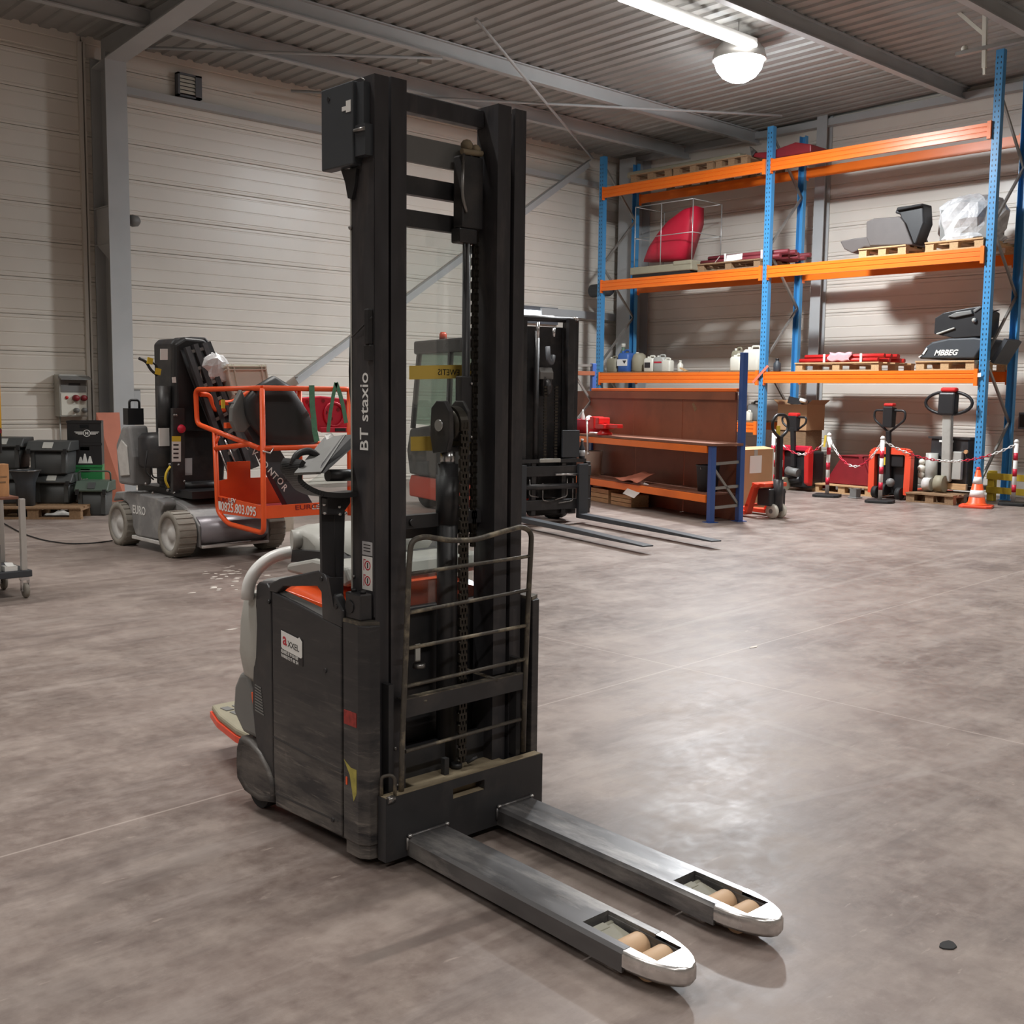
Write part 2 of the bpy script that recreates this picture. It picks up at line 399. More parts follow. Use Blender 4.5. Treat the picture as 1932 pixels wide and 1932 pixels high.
M['daylight'] = mat('daylit_window_pane', (0.9, 0.95, 1), 0.3, emit=(0.93, 0.97, 1.0), estr=3.0)
M['amber'] = mat('orange_beacon', rgb(210, 84, 60), 0.2)
M['yellow_paint'] = mat('yellow_paint', rgb(224, 196, 70), 0.5, var=0.05)
M['yellow_post'] = mat('warm_yellow_paint', rgb(226, 170, 40), 0.5)
M['grass_green'] = mat('green_machine_paint', rgb(96, 122, 106), 0.5)
M['debris'] = mat('white_paint_flake', rgb(215, 208, 200), 0.7)
M['ibc'] = mat('galvanised_cage_wire', rgb(186, 186, 184), 0.35, 0.5)
M['beige'] = mat('beige_plastic', rgb(150, 144, 124), 0.6, var=0.06)
M['rust_shaft'] = mat('dark_red_painted_bar', rgb(126, 48, 56), 0.5, var=0.1)
M['red_faded'] = mat('faded_red_print', rgb(150, 52, 46), 0.6, var=0.3, vscale=60)
M['olive_yellow'] = mat('worn_yellow_print', rgb(168, 158, 78), 0.6, var=0.2, vscale=40)
M['tape_red'] = mat('reddish_tape', rgb(226, 128, 104), 0.5)
M['grey_brown'] = mat('grey_brown_plastic', rgb(92, 86, 84), 0.5, var=0.06)
M['pink_film'] = mat('pinkish_film', rgb(222, 170, 180), 0.35, bump=0.4)

def floor_material():
    m = bpy.data.materials.new('worn_concrete_floor'); m.use_nodes = True; nt = m.node_tree; N = nt.nodes; L = nt.links
    b = N['Principled BSDF']
    tc = N.new('ShaderNodeTexCoord')
    def noise(scale, detail=6, rough=0.6, mscale=(1,1,1), rz=0.0):
        mp = N.new('ShaderNodeMapping'); mp.inputs['Scale'].default_value = mscale; mp.inputs['Rotation'].default_value = (0, 0, rz)
        L.new(tc.outputs['Object'], mp.inputs['Vector'])
        n = N.new('ShaderNodeTexNoise'); n.inputs['Scale'].default_value = scale; n.inputs['Detail'].default_value = detail; n.inputs['Roughness'].default_value = rough
        L.new(mp.outputs[0], n.inputs['Vector']); return n.outputs['Fac']
    def rng(v, a, c, lo=0.0, hi=1.0):
        r = N.new('ShaderNodeMapRange'); r.inputs['From Min'].default_value = a; r.inputs['From Max'].default_value = c
        r.inputs['To Min'].default_value = lo; r.inputs['To Max'].default_value = hi; L.new(v, r.inputs['Value']); return r.outputs[0]
    def mix(f, A, B):
        x = N.new('ShaderNodeMix'); x.data_type = 'RGBA'
        for k, c in (('A', A), ('B', B)):
            if isinstance(c, tuple): x.inputs[k].default_value = (*c, 1)
            else: L.new(c, x.inputs[k])
        if isinstance(f, float): x.inputs['Factor'].default_value = f
        else: L.new(f, x.inputs['Factor'])
        return x.outputs['Result']
    big = noise(0.45, 5, 0.55); mid = noise(2.2, 8, 0.68); fine = noise(14, 8, 0.7)
    c = mix(rng(big, 0.36, 0.64), rgb(92, 78, 72), rgb(130, 116, 110))
    c = mix(rng(mid, 0.46, 0.66, 0, 0.7), c, rgb(152, 139, 131))
    c = mix(rng(noise(1.3, 9, 0.72), 0.50, 0.68, 0, 0.65), c, rgb(84, 71, 67))
    c = mix(rng(noise(5.5, 9, 0.75), 0.54, 0.74, 0, 0.45), c, rgb(164, 151, 143))
    c = mix(rng(fine, 0.3, 0.75, 0, 0.25), c, rgb(190, 178, 168))
    # tyre scuffs and mop swirls, long streaks in the travel directions
    for rz, ms, amt, col in ((0.35, (0.8, 4, 1), 0.42, (0.10, 0.075, 0.068)), (-0.35, (0.9, 3.6, 1), 0.34, (0.36, 0.31, 0.285)), (1.5, (0.8, 4.2, 1), 0.34, (0.36, 0.31, 0.285)), (0.8, (0.9, 3.0, 1), 0.25, (0.36, 0.31, 0.285))):
        c = mix(rng(noise(1.0, 7, 0.68, ms, rz), 0.54, 0.66, 0, amt), c, col)
    c = mix(rng(noise(30, 4, 0.6, (0.25, 1, 1), 0.5), 0.66, 0.74, 0, 0.5), c, rgb(176, 162, 152))
    # a few single tyre marks
    def mark(A, B, w, amt, col, c):
        d = (B-A).to_2d(); L_ = d.length; d.normalize(); n = Vector((-d.y, d.x))
        def dot(v, off):
            vm = N.new('ShaderNodeVectorMath'); vm.operation = 'DOT_PRODUCT'; vm.inputs[1].default_value = (v.x, v.y, 0); L.new(tc.outputs['Object'], vm.inputs[0])
            ad = N.new('ShaderNodeMath'); ad.operation = 'SUBTRACT'; ad.inputs[1].default_value = off; L.new(vm.outputs['Value'], ad.inputs[0]); return ad.outputs[0]
        def ab(x):
            q = N.new('ShaderNodeMath'); q.operation = 'ABSOLUTE'; L.new(x, q.inputs[0]); return q.outputs[0]
        mid_ = (A+B).to_2d()/2
        f1 = rng(ab(dot(n, n.dot(mid_))), w*0.6, w, 1, 0); f2 = rng(ab(dot(d, d.dot(mid_))), L_*0.35, L_*0.5, 1, 0)
        m1 = N.new('ShaderNodeMath'); m1.operation = 'MULTIPLY'; L.new(f1, m1.inputs[0]); L.new(f2, m1.inputs[1])
        m2 = N.new('ShaderNodeMath'); m2.operation = 'MULTIPLY'; L.new(m1.outputs[0], m2.inputs[0]); L.new(rng(fine, 0.2, 0.7, amt*0.4, amt), m2.inputs[1])
        return mix(m2.outputs[0], c, col)
    for (xa, ya), (xb, yb), w, amt, col in (((640, 1826), (985, 1708), 0.035, 0.55, (0.07, 0.055, 0.05)), ((560, 1740), (840, 1650), 0.05, 0.35, (0.08, 0.06, 0.055)),
                                            ((860, 1800), (1000, 1735), 0.02, 0.4, (0.34, 0.29, 0.26)), ((1250, 1560), (1932, 1420), 0.03, 0.3, (0.36, 0.32, 0.30)), ((60, 1760), (420, 1600), 0.06, 0.3, (0.09, 0.07, 0.062)),
                                            ((1050, 1240), (1932, 1010), 0.03, 0.3, (0.38, 0.34, 0.31)), ((1300, 1320), (1900, 1500), 0.03, 0.25, (0.36, 0.32, 0.29))):
        c = mark(GZ(xa, ya), GZ(xb, yb), w, amt, col, c)
    # cut joints of the slab
    sp = N.new('ShaderNodeSeparateXYZ'); L.new(tc.outputs['Object'], sp.inputs[0])
    def joint(axis, slope, pitch, off, w):
        ml = N.new('ShaderNodeMath'); ml.operation = 'MULTIPLY_ADD'; ml.inputs[1].default_value = slope
        L.new(sp.outputs['X' if axis == 'Y' else 'Y'], ml.inputs[0]); L.new(sp.outputs[axis], ml.inputs[2])
        pp = N.new('ShaderNodeMath'); pp.operation = 'PINGPONG'; pp.inputs[1].default_value = pitch/2
        ad = N.new('ShaderNodeMath'); ad.operation = 'ADD'; ad.inputs[1].default_value = off; L.new(ml.outputs[0], ad.inputs[0]); L.new(ad.outputs[0], pp.inputs[0])
        return rng(pp.outputs[0], 0.0, w, 1.0, 0.0)
    for ax, sl, pt, of, w in (('Y', -0.045, 5.0, -3.68, 0.008), ('X', 0.03, 6.0, 0.9, 0.008)):
        f = N.new('ShaderNodeMath'); f.operation = 'MULTIPLY'; f.inputs[1].default_value = 0.5
        L.new(joint(ax, sl, pt, of, w), f.inputs[0]); c = mix(f.outputs[0], c, rgb(192, 180, 172))
    L.new(c, b.inputs['Base Color'])
    rr = N.new('ShaderNodeMath'); rr.operation = 'ADD'; L.new(rng(mid, 0.3, 0.7, 0.36, 0.52), rr.inputs[0]); L.new(rng(fine, 0.3, 0.7, -0.05, 0.08), rr.inputs[1])
    L.new(rr.outputs[0], b.inputs['Roughness'])
    b.inputs['Specular IOR Level'].default_value = 0.55
    bp = N.new('ShaderNodeBump'); bp.inputs['Strength'].default_value = 0.05; bp.inputs['Distance'].default_value = 0.01
    L.new(fine, bp.inputs['Height']); L.new(bp.outputs[0], b.inputs['Normal'])
    return m
M['floor'] = floor_material()
# ------------------------------------------------------------------ the hall
X0, X1, Y0, Y1 = -8.0, 18.0, -8.0, 15.8
def roof_z(y): return 6.22 + 0.02*(Y1-y)
struct(MB().box(X0, X1, Y0, Y1, -0.12, 0.0).build('floor', M['floor']), 'worn brown-grey polished concrete floor with tyre scuffs')

wl = struct(MB().box(X0, X1+0.25, Y1+0.05, Y1+0.25, 0, 8.2).build('wall_left', M['wall_back']), 'cream horizontal tray cladding wall')
wr = struct(MB().box(X1+0.05, X1+0.25, Y0, Y1+0.05, 0, 8.2).build('wall_right', M['wall_back']), 'cream horizontal cladding wall behind the pallet rack')
struct(MB().box(X0-0.2, X0, Y0, Y1+0.05, 0, 8.2).build('wall_side', M['wall_back']))
struct(MB().box(X0-0.2, X1+0.25, Y0-0.2, Y0, 0, 8.2).build('wall_back', M['wall_back']))
PROF = [(0.0, 0.045), (0.0, 0.006), (0.012, 0.0), (0.034, 0.0), (0.042, 0.010), (0.060, 0.010), (0.068, 0.0), (0.232, 0.0), (0.238, 0.009), (0.250, 0.009),
        (0.256, 0.0), (0.424, 0.0), (0.432, 0.008), (0.446, 0.008), (0.454, 0.0), (0.488, 0.0), (0.494, 0.006), (0.494, 0.045)]
def tray_left(x0, x1):
    pts = [(d, z) for z, d in PROF]
    return MB().prism([(Y1+d, z) for d, z in pts], 'x', x0, x1)
def tray_right(y0, y1):
    return MB().prism([(X1+d, z) for z, d in PROF], 'y', y0, y1)
for x0, x1 in ((X0+0.01, 6.55), (6.57, X1-0.01)):
    base = None
    for k in range(-1, 14):
        if base is None:
            base = tray_left(x0, x1).build('panel', M['wall'], wl); o = base
        else:
            o = base.copy(); COL.objects.link(o); o.parent = wl
        o.location.z = 0.05+0.5*k if k >= 0 else -0.45
        if k < 0: o.location.z = -0.45
base = None
for k in range(-1, 14):
    if base is None: base = tray_right(Y0+0.01, Y1).build('panel', M['wall'], wr); o = base
    else: o = base.copy(); COL.objects.link(o); o.parent = wr
    o.location.z = 0.05+0.5*k

# roof: corrugated deck, ribs running up the slope
rib = []
x = X0
while x < X1+0.2:
    rib += [(x, 0.0), (x+0.13, 0.0), (x+0.15, 0.028), (x+0.23, 0.028), (x+0.25, 0.0)]; x += 0.25
v = [(px, yy, roof_z(yy)+0.16+pz) for yy in (Y0-0.1, Y1+0.1) for px, pz in rib]; n = len(rib)
v2 = [(px, yy, z+0.1) for px, yy, z in v]
mbc = MB().add(v, [(i, i+1, n+i+1, n+i) for i in range(n-1)]).add(v2, [(i, i+1, n+i+1, n+i) for i in range(n-1)])
struct(mbc.build('ceiling', M['deck']), 'corrugated metal roof deck')

def ibeam(mb, p0, p1, w, h, tf=0.018, tw=0.012):
    p0 = Vector(p0); p1 = Vector(p1); up = Vector((0, 0, 1))
    mb.bar(p0+up*(h/2-tf/2), p1+up*(h/2-tf/2), w, tf); mb.bar(p0-up*(h/2-tf/2), p1-up*(h/2-tf/2), w, tf)
    mb.bar(p0, p1, tw, h-2*tf); return mb
# purlins along the hall
for y in (14.2, 12.55, 8.6, 6.6, 4.2, 2.0, -0.5, -3, -5.5):
    z = roof_z(y)+0.045
    struct(ibeam(MB(), (X0, y, z), (X1, y, z), 0.11, 0.22).build('purlin', M['steel_grey']), 'grey steel purlin under the roof deck')
# portal column and haunched rafter
def column(cx, y_front, y_back, w, h, matl, label):
    mb = MB()
    mb.box(cx-w/2, cx+w/2, y_front, y_front+0.02, 0, h); mb.box(cx-w/2, cx+w/2, y_back-0.02, y_back, 0, h)
    mb.box(cx-0.008, cx+0.008, y_front+0.02, y_back-0.02, 0, h)
    mb.box(cx-w/2-0.03, cx+w/2+0.03, y_front-0.03, y_back+0.005, 0, 0.015)
    return struct(mb.build('column', matl), label)
colm = column(6.82, 15.28, 15.78, 0.30, 6.1, M['steel_grey'], 'pale grey steel portal column')
for z in (3.55, 4.05):
    MB().box(6.67, 6.812, 15.3, 15.76, z, z+0.015).build('stiffener', M['steel_grey'], colm)
MB().add([(6.69, 15.32, 3.55), (6.69, 15.74, 3.55), (6.80, 15.5, 3.3), (6.69, 15.32, 4.05), (6.69, 15.74, 4.05)], [(0, 1, 2), (0, 1, 4, 3)]).build('gusset', M['steel_grey'], colm)
mb = MB()
for xx0, xx1, t in ((6.67, 6.97, 0.02),):
    a = [(15.72, 5.95), (15.2, 6.02), (12.6, 6.24), (10.0, 6.32), (Y0, 6.64)]
    for (ya, za), (yb, zb) in zip(a[:-1], a[1:]):
        mb.add([(6.67, ya, za), (6.97, ya, za), (6.97, yb, zb), (6.67, yb, zb), (6.67, ya, za+t), (6.97, ya, za+t), (6.97, yb, zb+t), (6.67, yb, zb+t)],
               [(0,1,2,3), (4,5,6,7), (0,1,5,4), (2,3,7,6), (0,3,7,4), (1,2,6,5)])
        mb.add([(6.81, ya, za), (6.83, ya, za), (6.83, yb, zb), (6.81, yb, zb), (6.81, ya, roof_z(ya)+0.15), (6.83, ya, roof_z(ya)+0.15), (6.83, yb, roof_z(yb)+0.15), (6.81, yb, roof_z(yb)+0.15)],
               [(0,3,7,4), (1,2,6,5), (4,5,6,7), (0,1,5,4)])
struct(mb.build('roof_beam', M['steel_grey']), 'pale grey haunched roof beam above the column')
# columns of the right wall (gable) and the corner
def gable_column(cy, w, d, h):
    mb = MB(); xb = X1-0.01; xf = xb-d
    mb.box(xf, xf+0.02, cy-w/2, cy+w/2, 0, h); mb.box(xb-0.02, xb, cy-w/2, cy+w/2, 0, h); mb.box(xf+0.02, xb-0.02, cy-0.01, cy+0.01, 0, h)
    return struct(mb.build('column', M['steel_grey']), 'grey steel column against the right wall')
gable_column(SX(1537, 600, 17.8).y, 0.20, 0.2, 6.5); gable_column(15.35, 0.42, 0.5, 6.3)
# ledge rail along the top of the left wall, eave box, rail beside the corner
struct(MB().box(6.98, X1, Y1-0.13, Y1-0.005, 5.70, 5.80).build('trim_1', M['steel_grey']), 'steel rail high on the left wall')
struct(MB().box(X1-0.16, X1-0.005, Y0, Y1, 6.30, 6.42).build('trim_2', M['steel_grey']), 'steel edge beam along the top of the right wall')
struct(MB().box(15.45, 17.6, Y1-0.12, Y1-0.005, 3.08, 3.22).build('trim_3', M['steel_grey']), 'steel rail on the left wall near the corner')
# vertical flashing beside the column
mb = MB()
for xx, w in ((6.50, 0.05), (6.57, 0.025)): mb.box(xx, xx+w, Y1-0.05, Y1-0.002, 0, 6.3)
struct(mb.build('trim_4', M['wall_back']), 'cream vertical cover strip beside the column')
# diagonal wind bracing on the left wall and under the roof
a = WY(560, 718, 15.6); b = WY(1112, 308, 15.6)
mb = MB().bar(a, b, 0.015, 0.14, (0, -1, 0.001)); mb.v = mb.v
mb = MB(); d = (b-a).normalized(); nrm = Vector((-d.z, 0, d.x))
mb.solid([a-nrm*0.07, b-nrm*0.07, b+nrm*0.07, a+nrm*0.07], (0, 0.012, 0)); mb.solid([a+nrm*0.058, b+nrm*0.058, b+nrm*0.07, a+nrm*0.07], (0, -0.09, 0))
struct(mb.build('wind_brace', M['steel_grey']), 'grey steel diagonal brace across the left wall')
for p, q in (((9.6, 11.0), (16.4, 15.3)), ((9.6, 15.3), (16.4, 11.0)), ((7.0, 14.9), (10.3, 12.5))):
    struct(MB().cyl((p[0], p[1], roof_z(p[1])-0.10), (q[0], q[1], roof_z(q[1])-0.10), 0.022, n=8).build('roof_brace', M['steel_grey']), 'thin grey rod bracing under the roof')

# small window by the corner
w0 = WY(988, 584, 15.74); w1 = WY(1044, 601, 15.74)
wn = struct(MB().box(w0.x-0.10, w1.x+0.12, Y1-0.07, Y1-0.004, w1.z-0.12, w0.z+0.08).build('window_1', M['steel_dark']), 'narrow bright window with dark frame')
MB().box(w0.x, w1.x, Y1-0.085, Y1-0.072, w1.z-0.02, w0.z).build('pane', M['daylight'], wn)

# ventilation grille with slats
g0 = WY(335, 135, 15.7); g1 = WY(385, 190, 15.7)
gt = thing('ventilation_grille', 'grey louvred ventilation grille high on the left wall', 'vent', (g0.x, 15.79, g1.z))
gx0, gx1, gz0, gz1 = g0.x, g0.x+0.38, g1.z, g0.z
mb = MB().box(gx0, gx1, 15.69, 15.79, gz0, gz0+0.025).box(gx0, gx1, 15.69, 15.79, gz1-0.025, gz1).box(gx0, gx0+0.03, 15.69, 15.79, gz0, gz1).box(gx1-0.1, gx1, 15.69, 15.79, gz0, gz1)
mb.box(gx0, gx1, 15.78, 15.79, gz0, gz1)
mb.build('frame', M['steel_dark'], gt)
for k in range(5):
    z = gz0+0.05+k*(gz1-gz0-0.07)/5
    MB().add([(gx0+0.03, 15.70, z), (gx1-0.1, 15.70, z), (gx1-0.1, 15.72, z+0.045), (gx0+0.03, 15.72, z+0.045), (gx0+0.03, 15.706, z+0.0), (gx1-0.1, 15.706, z+0.0), (gx1-0.1, 15.726, z+0.045), (gx0+0.03, 15.726, z+0.045)],
             [(0,1,2,3), (7,6,5,4), (0,4,5,1), (3,2,6,7), (0,3,7,4), (1,5,6,2)]).build('slat', M['white_plastic'], gt)

# siren on the column side
s = WY(258, 418, 15.45)
st = thing('alarm_siren', 'dark rounded alarm siren fixed to the side of the column', 'siren', (s.x, 15.45, s.z-0.12))
MB().box(6.972, 7.0, 15.36, 15.5, s.z-0.16, s.z+0.05).build('bracket', M['mid_grey'], st, bevel=0.005)
MB().lathe([(0.01, 0.0), (0.06, 0.0), (0.085, 0.07), (0.07, 0.15), (0.03, 0.18), (0.0, 0.182)], (7.0, 15.42, s.z), 'x', 16).build('horn', M['mid_grey'], st)

# LED battens of the roof (each carries the light set at the top)
for i, (lx, ly) in enumerate(LAMP_POS):
    zr = roof_z(ly)
    t = thing('ceiling_lamp', 'long white LED batten lamp hanging under the roof deck', 'lamp', (lx, ly, 6.25), 0, 'LED battens under the roof')
    MB().box(lx-1.35, lx+1.35, ly-0.06, ly+0.06, 6.29, 6.36).build('housing', M['white'], t)
    MB().box(lx-1.33, lx+1.33, ly-0.085, ly+0.085, 6.235, 6.29).build('diffuser', M['lamp_glow' if i == 0 else 'white_plastic'], t, bevel=0.02)
    for sx in (-1.0, 1.0):
        MB().cyl((lx+sx, ly, 6.36), (lx+sx, ly, zr+0.2), 0.006, n=6).build('hanger', M['galv'], t)
hb = GZ(1395, 100, 6.3)
t = thing('highbay_lamp', 'round blazing high-bay lamp beside the end of the LED batten', 'lamp', (hb.x, hb.y, 6.2))
MB().lathe([(0.0, 0.46), (0.12, 0.46), (0.14, 0.36), (0.34, 0.14), (0.38, 0.0), (0.35, 0.0)], (hb.x, hb.y, 6.2), 'z', 24).build('reflector', M['alu'], t)
MB().lathe([(0.0, -0.30), (0.12, -0.28), (0.23, -0.22), (0.31, -0.12), (0.345, 0.0), (0.345, 0.03)][::-1], (hb.x, hb.y, 6.2), 'z', 24).build('diffuser', M['highbay_glow'], t)
MB().cyl((hb.x, hb.y, 6.6), (hb.x, hb.y, roof_z(hb.y)+0.2), 0.012, n=8).build('hanger', M['galv'], t)
ld = bpy.data.lights.new('highbay_light', 'AREA'); ld.shape = 'DISK'; ld.size = 0.6; ld.energy = HIGHBAY_W; ld.color = (0.93, 0.97, 1.0)
lo = bpy.data.objects.new('highbay_light', ld); COL.objects.link(lo); lo.location = (hb.x, hb.y, 5.88)

# small emergency light under the roof near the left wall
e = WY(801, 113, 13.2)
t = thing('emergency_light', 'small pale box light under the roof near the left wall', 'light', (e.x, e.y, e.z-0.07))
MB().box(e.x-0.10, e.x+0.10, e.y-0.05, e.y+0.05, e.z-0.06, e.z+0.06).build('body', M['grey_plastic'], t, bevel=0.01)
MB().cyl((e.x, e.y, e.z+0.06), (e.x, e.y, roof_z(e.y)+0.17), 0.01, n=6).build('hanger', M['galv'], t)

# white hanging bracket at the upper right
P = lambda x, y: SX(x, y, 14.6)
t = thing('hanging_bracket', 'white steel bracket with a rail hanging from the roof above the rack', 'bracket', P(1860, 140))
MB().bar(P(1860, -60), P(1857, 128), 0.05, 0.05, (1, 0, 0)).build('hanger_bar', M['white_plastic'], t)
MB().bar(P(1700, -70), P(1858, 66), 0.045, 0.045, (1, 0, 0)).build('diagonal_bar', M['white_plastic'], t)
a = P(1805, 103); b = P(1990, 62)
MB().bar(a, b, 0.09, 0.05).build('rail', M['galv'], t, bevel=0.004)
MB().bar(P(1857, 128), P(1857, 141), 0.03, 0.03, (1, 0, 0)).build('hook', M['white_plastic'], t)
MB().ball(P(1820, 92), 0.045).build('clamp', M['white_plastic'], t)
# ------------------------------------------------------------------ the stacker in the foreground
T = thing('pallet_stacker', 'tall black electric pallet stacker with two low forks and load guard', 'stacker', (2.44, 2.80, 0))
def part(mb, name, matl, parent=T, label=None, **k): return mb.build(name, M[matl], parent, label, **k)
def shift(y): return -0.045*(2.80-y)
def build_fork(x0, x1):
    zt, zb = 0.092, 0.030
    yh, yo1, yo0, yt = 2.80, 2.01, 1.735, 1.655
    xm = (x0+x1)/2; hx0, hx1 = xm-0.052, xm+0.052
    def S(x, y, z): return (x+shift(y), y, z)
    mb = MB()
    def slab(q, za, zb2):
        n = len(q); mb.add([S(x, y, za) for x, y in q]+[S(x, y, zb2) for x, y in q],
            [tuple(range(n)), tuple(range(n, 2*n))]+[(i, (i+1) % n, n+(i+1) % n, n+i) for i in range(n)])
    e = 0.010
    # shank: top plate and two folded skirts, edges broken by a chamfer
    for a, b in ((yh, yo1), (yo1, 1.83)):
        if b == yo1: slab([(x0+e, a), (x1-e, a), (x1-e, b), (x0+e, b)], zt-0.012, zt)
        else:
            slab([(x0+e, a), (hx0, a), (hx0, b), (x0+e, b)], zt-0.012, zt); slab([(hx1, a), (x1-e, a), (x1-e, b), (hx1, b)], zt-0.012, zt)
    for xa, s in ((x0, 1), (x1, -1)):
        mb.add([S(xa, yh, zb), S(xa, 1.83, zb), S(xa, 1.83, zt-e), S(xa, yh, zt-e), S(xa+s*e, yh, zt), S(xa+s*e, 1.83, zt),
                S(xa+s*0.008, yh, zb), S(xa+s*0.008, 1.83, zb), S(xa+s*e, yh, zt-0.012), S(xa+s*e, 1.83, zt-0.012)],
               [(0, 1, 2, 3), (3, 2, 5, 4), (6, 7, 9, 8), (0, 1, 7, 6), (8, 9, 5, 4), (1, 2, 5, 9, 7)])
    # inner walls of the roller opening
    for xa in (hx0, hx1): slab([(xa-0.003, yo1), (xa+0.003, yo1), (xa+0.003, 1.75), (xa-0.003, 1.75)], 0.04, zt-0.012)
    slab([(hx0, yo1), (hx1, yo1), (hx1, yo1+0.006), (hx0, yo1+0.006)], 0.04, zt-0.012)
    fk = part(mb, 'fork', 'fork')
    # bright worn tip, boat shaped
    tip = MB(); N = 12
    def outline(k, z):
        pts = []
        for i in range(N+1):
            t = PI*i/N; w = (x1-x0)/2*k
            pts.append((xm+w*math.cos(t)*(1 if i not in (0, N) else 1), 1.83-(1.83-yt)*(math.sin(t)**1.2)*(0.55+0.45*k), z))
        return pts
    rings = [[S(*p) for p in outline(0.86, zb+0.004)], [S(*p) for p in outline(1.0, zb+0.018)], [S(*p) for p in outline(1.0, zt-0.012)], [S(*p) for p in outline(0.93, zt-0.001)]]
    n = N+1; v = [p for r in rings for p in r]
    tip.add(v, [(i*n+k, i*n+k+1, (i+1)*n+k+1, (i+1)*n+k) for i in range(3) for k in range(N)], True)
    top = outline(0.93, zt-0.001)
    # top of the tip with the cut-out
    tip.add([S(*p) for p in top] + [S(hx0, 1.83, zt-0.001), S(hx0, yo0, zt-0.001), S(hx1, yo0, zt-0.001), S(hx1, 1.83, zt-0.001)],
            [tuple(range(0, 4)) + (n+2, n+3), tuple(range(3, 10)) + (n+1, n+2), tuple(range(9, 13)) + (n, n+1)])
    tip.add([S(hx0, yo0, zt-0.001), S(hx1, yo0, zt-0.001), S(hx1, yo0, 0.04), S(hx0, yo0, 0.04)], [(0, 1, 2, 3)])
    tip.add([S(*p) for p in outline(0.86, zb+0.004)], [tuple(range(n))])
    part(tip, 'fork_tip', 'tip', label='bright worn steel fork tip')
    for yy in (1.875, 1.785):
        part(MB().lathe([(0.0, -0.046), (0.034, -0.046), (0.037, -0.04), (0.037, 0.04), (0.034, 0.046), (0.0, 0.046)], S(xm, yy, 0.047), 'x', 20), 'roller', 'roller', label='tan load roller')
    lk = MB().obox(S(xm, 1.935, 0.063), (0.07, 0.075, 0.018), (0.15, 0, 0)).obox(S(xm-0.015, 1.975, 0.068), (0.05, 0.03, 0.022), (0.1, 0, 0)).cyl(S(xm-0.045, 1.985, 0.064), S(xm+0.045, 1.985, 0.064), 0.011, n=10)
    lk.obox(S(xm+0.028, 1.90, 0.055), (0.012, 0.10, 0.026)).obox(S(xm-0.028, 1.90, 0.055), (0.012, 0.10, 0.026)).cyl(S(xm-0.05, 1.83, 0.047), S(xm+0.05, 1.83, 0.047), 0.008, n=8)
    part(lk, 'roller_link', 'link', bevel=0.003)
    w = MB().tube([(x0+0.004, 2.797, 0.094), (x1-0.004, 2.797, 0.094)], 0.006, 6)
    w.tube([(x0-0.002, 2.797, 0.092), (x0-0.002, 2.797, 0.05)], 0.005, 6)
    part(w, 'weld_bead', 'fork')
    for xx in (x0+0.006, x1-0.006): part(MB().ball((xx, 2.794, 0.097), 0.0085, 8, (1.2, 1, 0.8)), 'weld_dot', 'chrome', label='shiny weld dot at the fork heel')
build_fork(2.175, 2.345); build_fork(2.572, 2.742)

# carriage face plate with its slot
PX0, PX1, PY0, PY1 = 2.087, 2.795, 2.80, 2.842
sx0, sx1, sz0, sz1 = 2.370, 2.512, 0.172, 0.208
mb = MB().box(PX0, sx0, PY0, PY1, 0.028, 0.240).box(sx1, PX1, PY0, PY1, 0.028, 0.240).box(sx0, sx1, PY0, PY1, 0.028, sz0).box(sx0, sx1, PY0, PY1, sz1, 0.240)
part(mb, 'carriage_plate', 'black')
part(MB().box(sx0, sx1, 2.803, 2.84, sz0+0.0005, sz0+0.002), 'slot_dust', 'dust')
part(MB().box(PX0+0.004, PX1-0.004, 2.803, 2.839, 0.2402, 0.242), 'plate_dust', 'dust')
part(MB().box(2.25, 2.66, 2.846, 3.0, 0.10, 0.232), 'mast_foot_tray', 'dust', bevel=0.004)
part(MB().box(2.39, 2.41, 2.87, 2.89, 0.232, 0.29).cyl((2.47, 2.90, 0.235), (2.47, 2.90, 0.252), 0.02, n=10).cyl((2.50, 2.88, 0.25), (2.53, 2.86, 0.27), 0.006, n=6), 'foot_fittings', 'black')
part(MB().tube(rounded([(2.096, 2.835, 0.235), (2.096, 2.835, 0.305), (2.118, 2.812, 0.312), (2.128, 2.806, 0.300), (2.128, 2.806, 0.240)], 0.012, 4), 0.006, 8), 'latch_hook', 'guard')
part(MB().cyl((2.094, 2.80, 0.236), (2.12, 2.80, 0.236), 0.012, n=10), 'latch_pin', 'steel')

# mast: two outer and two inner channels
def channel(x0, x1, y0, y1, z0, z1, open_right, tw=0.014, tf=0.018):
    mb = MB().box(x0, x1, y0, y0+tf, z0, z1).box(x0, x1, y1-tf, y1, z0, z1)
    if open_right: mb.box(x0, x0+tw, y0+tf, y1-tf, z0, z1)
    else: mb.box(x1-tw, x1, y0+tf, y1-tf, z0, z1)
    return mb
ZT = 2.512
part(channel(2.105, 2.158, 2.880, 3.003, 0.03, ZT, True), 'outer_mast_channel', 'mast')
part(channel(2.697, 2.750, 2.880, 3.003, 0.03, ZT, False), 'outer_mast_channel', 'mast')
part(channel(2.171, 2.232, 2.884, 2.992, 0.12, ZT+0.004, False), 'inner_mast_channel', 'mast')
part(channel(2.622, 2.683, 2.884, 2.992, 0.12, ZT+0.004, True), 'inner_mast_channel', 'mast')
part(MB().box(2.12, 2.20, 2.96, 3.0, 0.03, 2.40).box(2.66, 2.735, 2.96, 3.0, 0.03, 2.40), 'mast_rear_web', 'black')
part(MB().box(2.1015, 2.105, 2.882, 3.001, 0.82, 2.26), 'mast_side_cover', 'mast')
part(MB().box(2.10, 2.106, 2.999, 3.006, 0.85, 2.25), 'mast_edge_strip', 'grey_plastic')
part(MB().box(2.232, 2.622, 2.955, 2.995, 2.445, 2.505), 'mast_top_tie', 'mast', bevel=0.004)
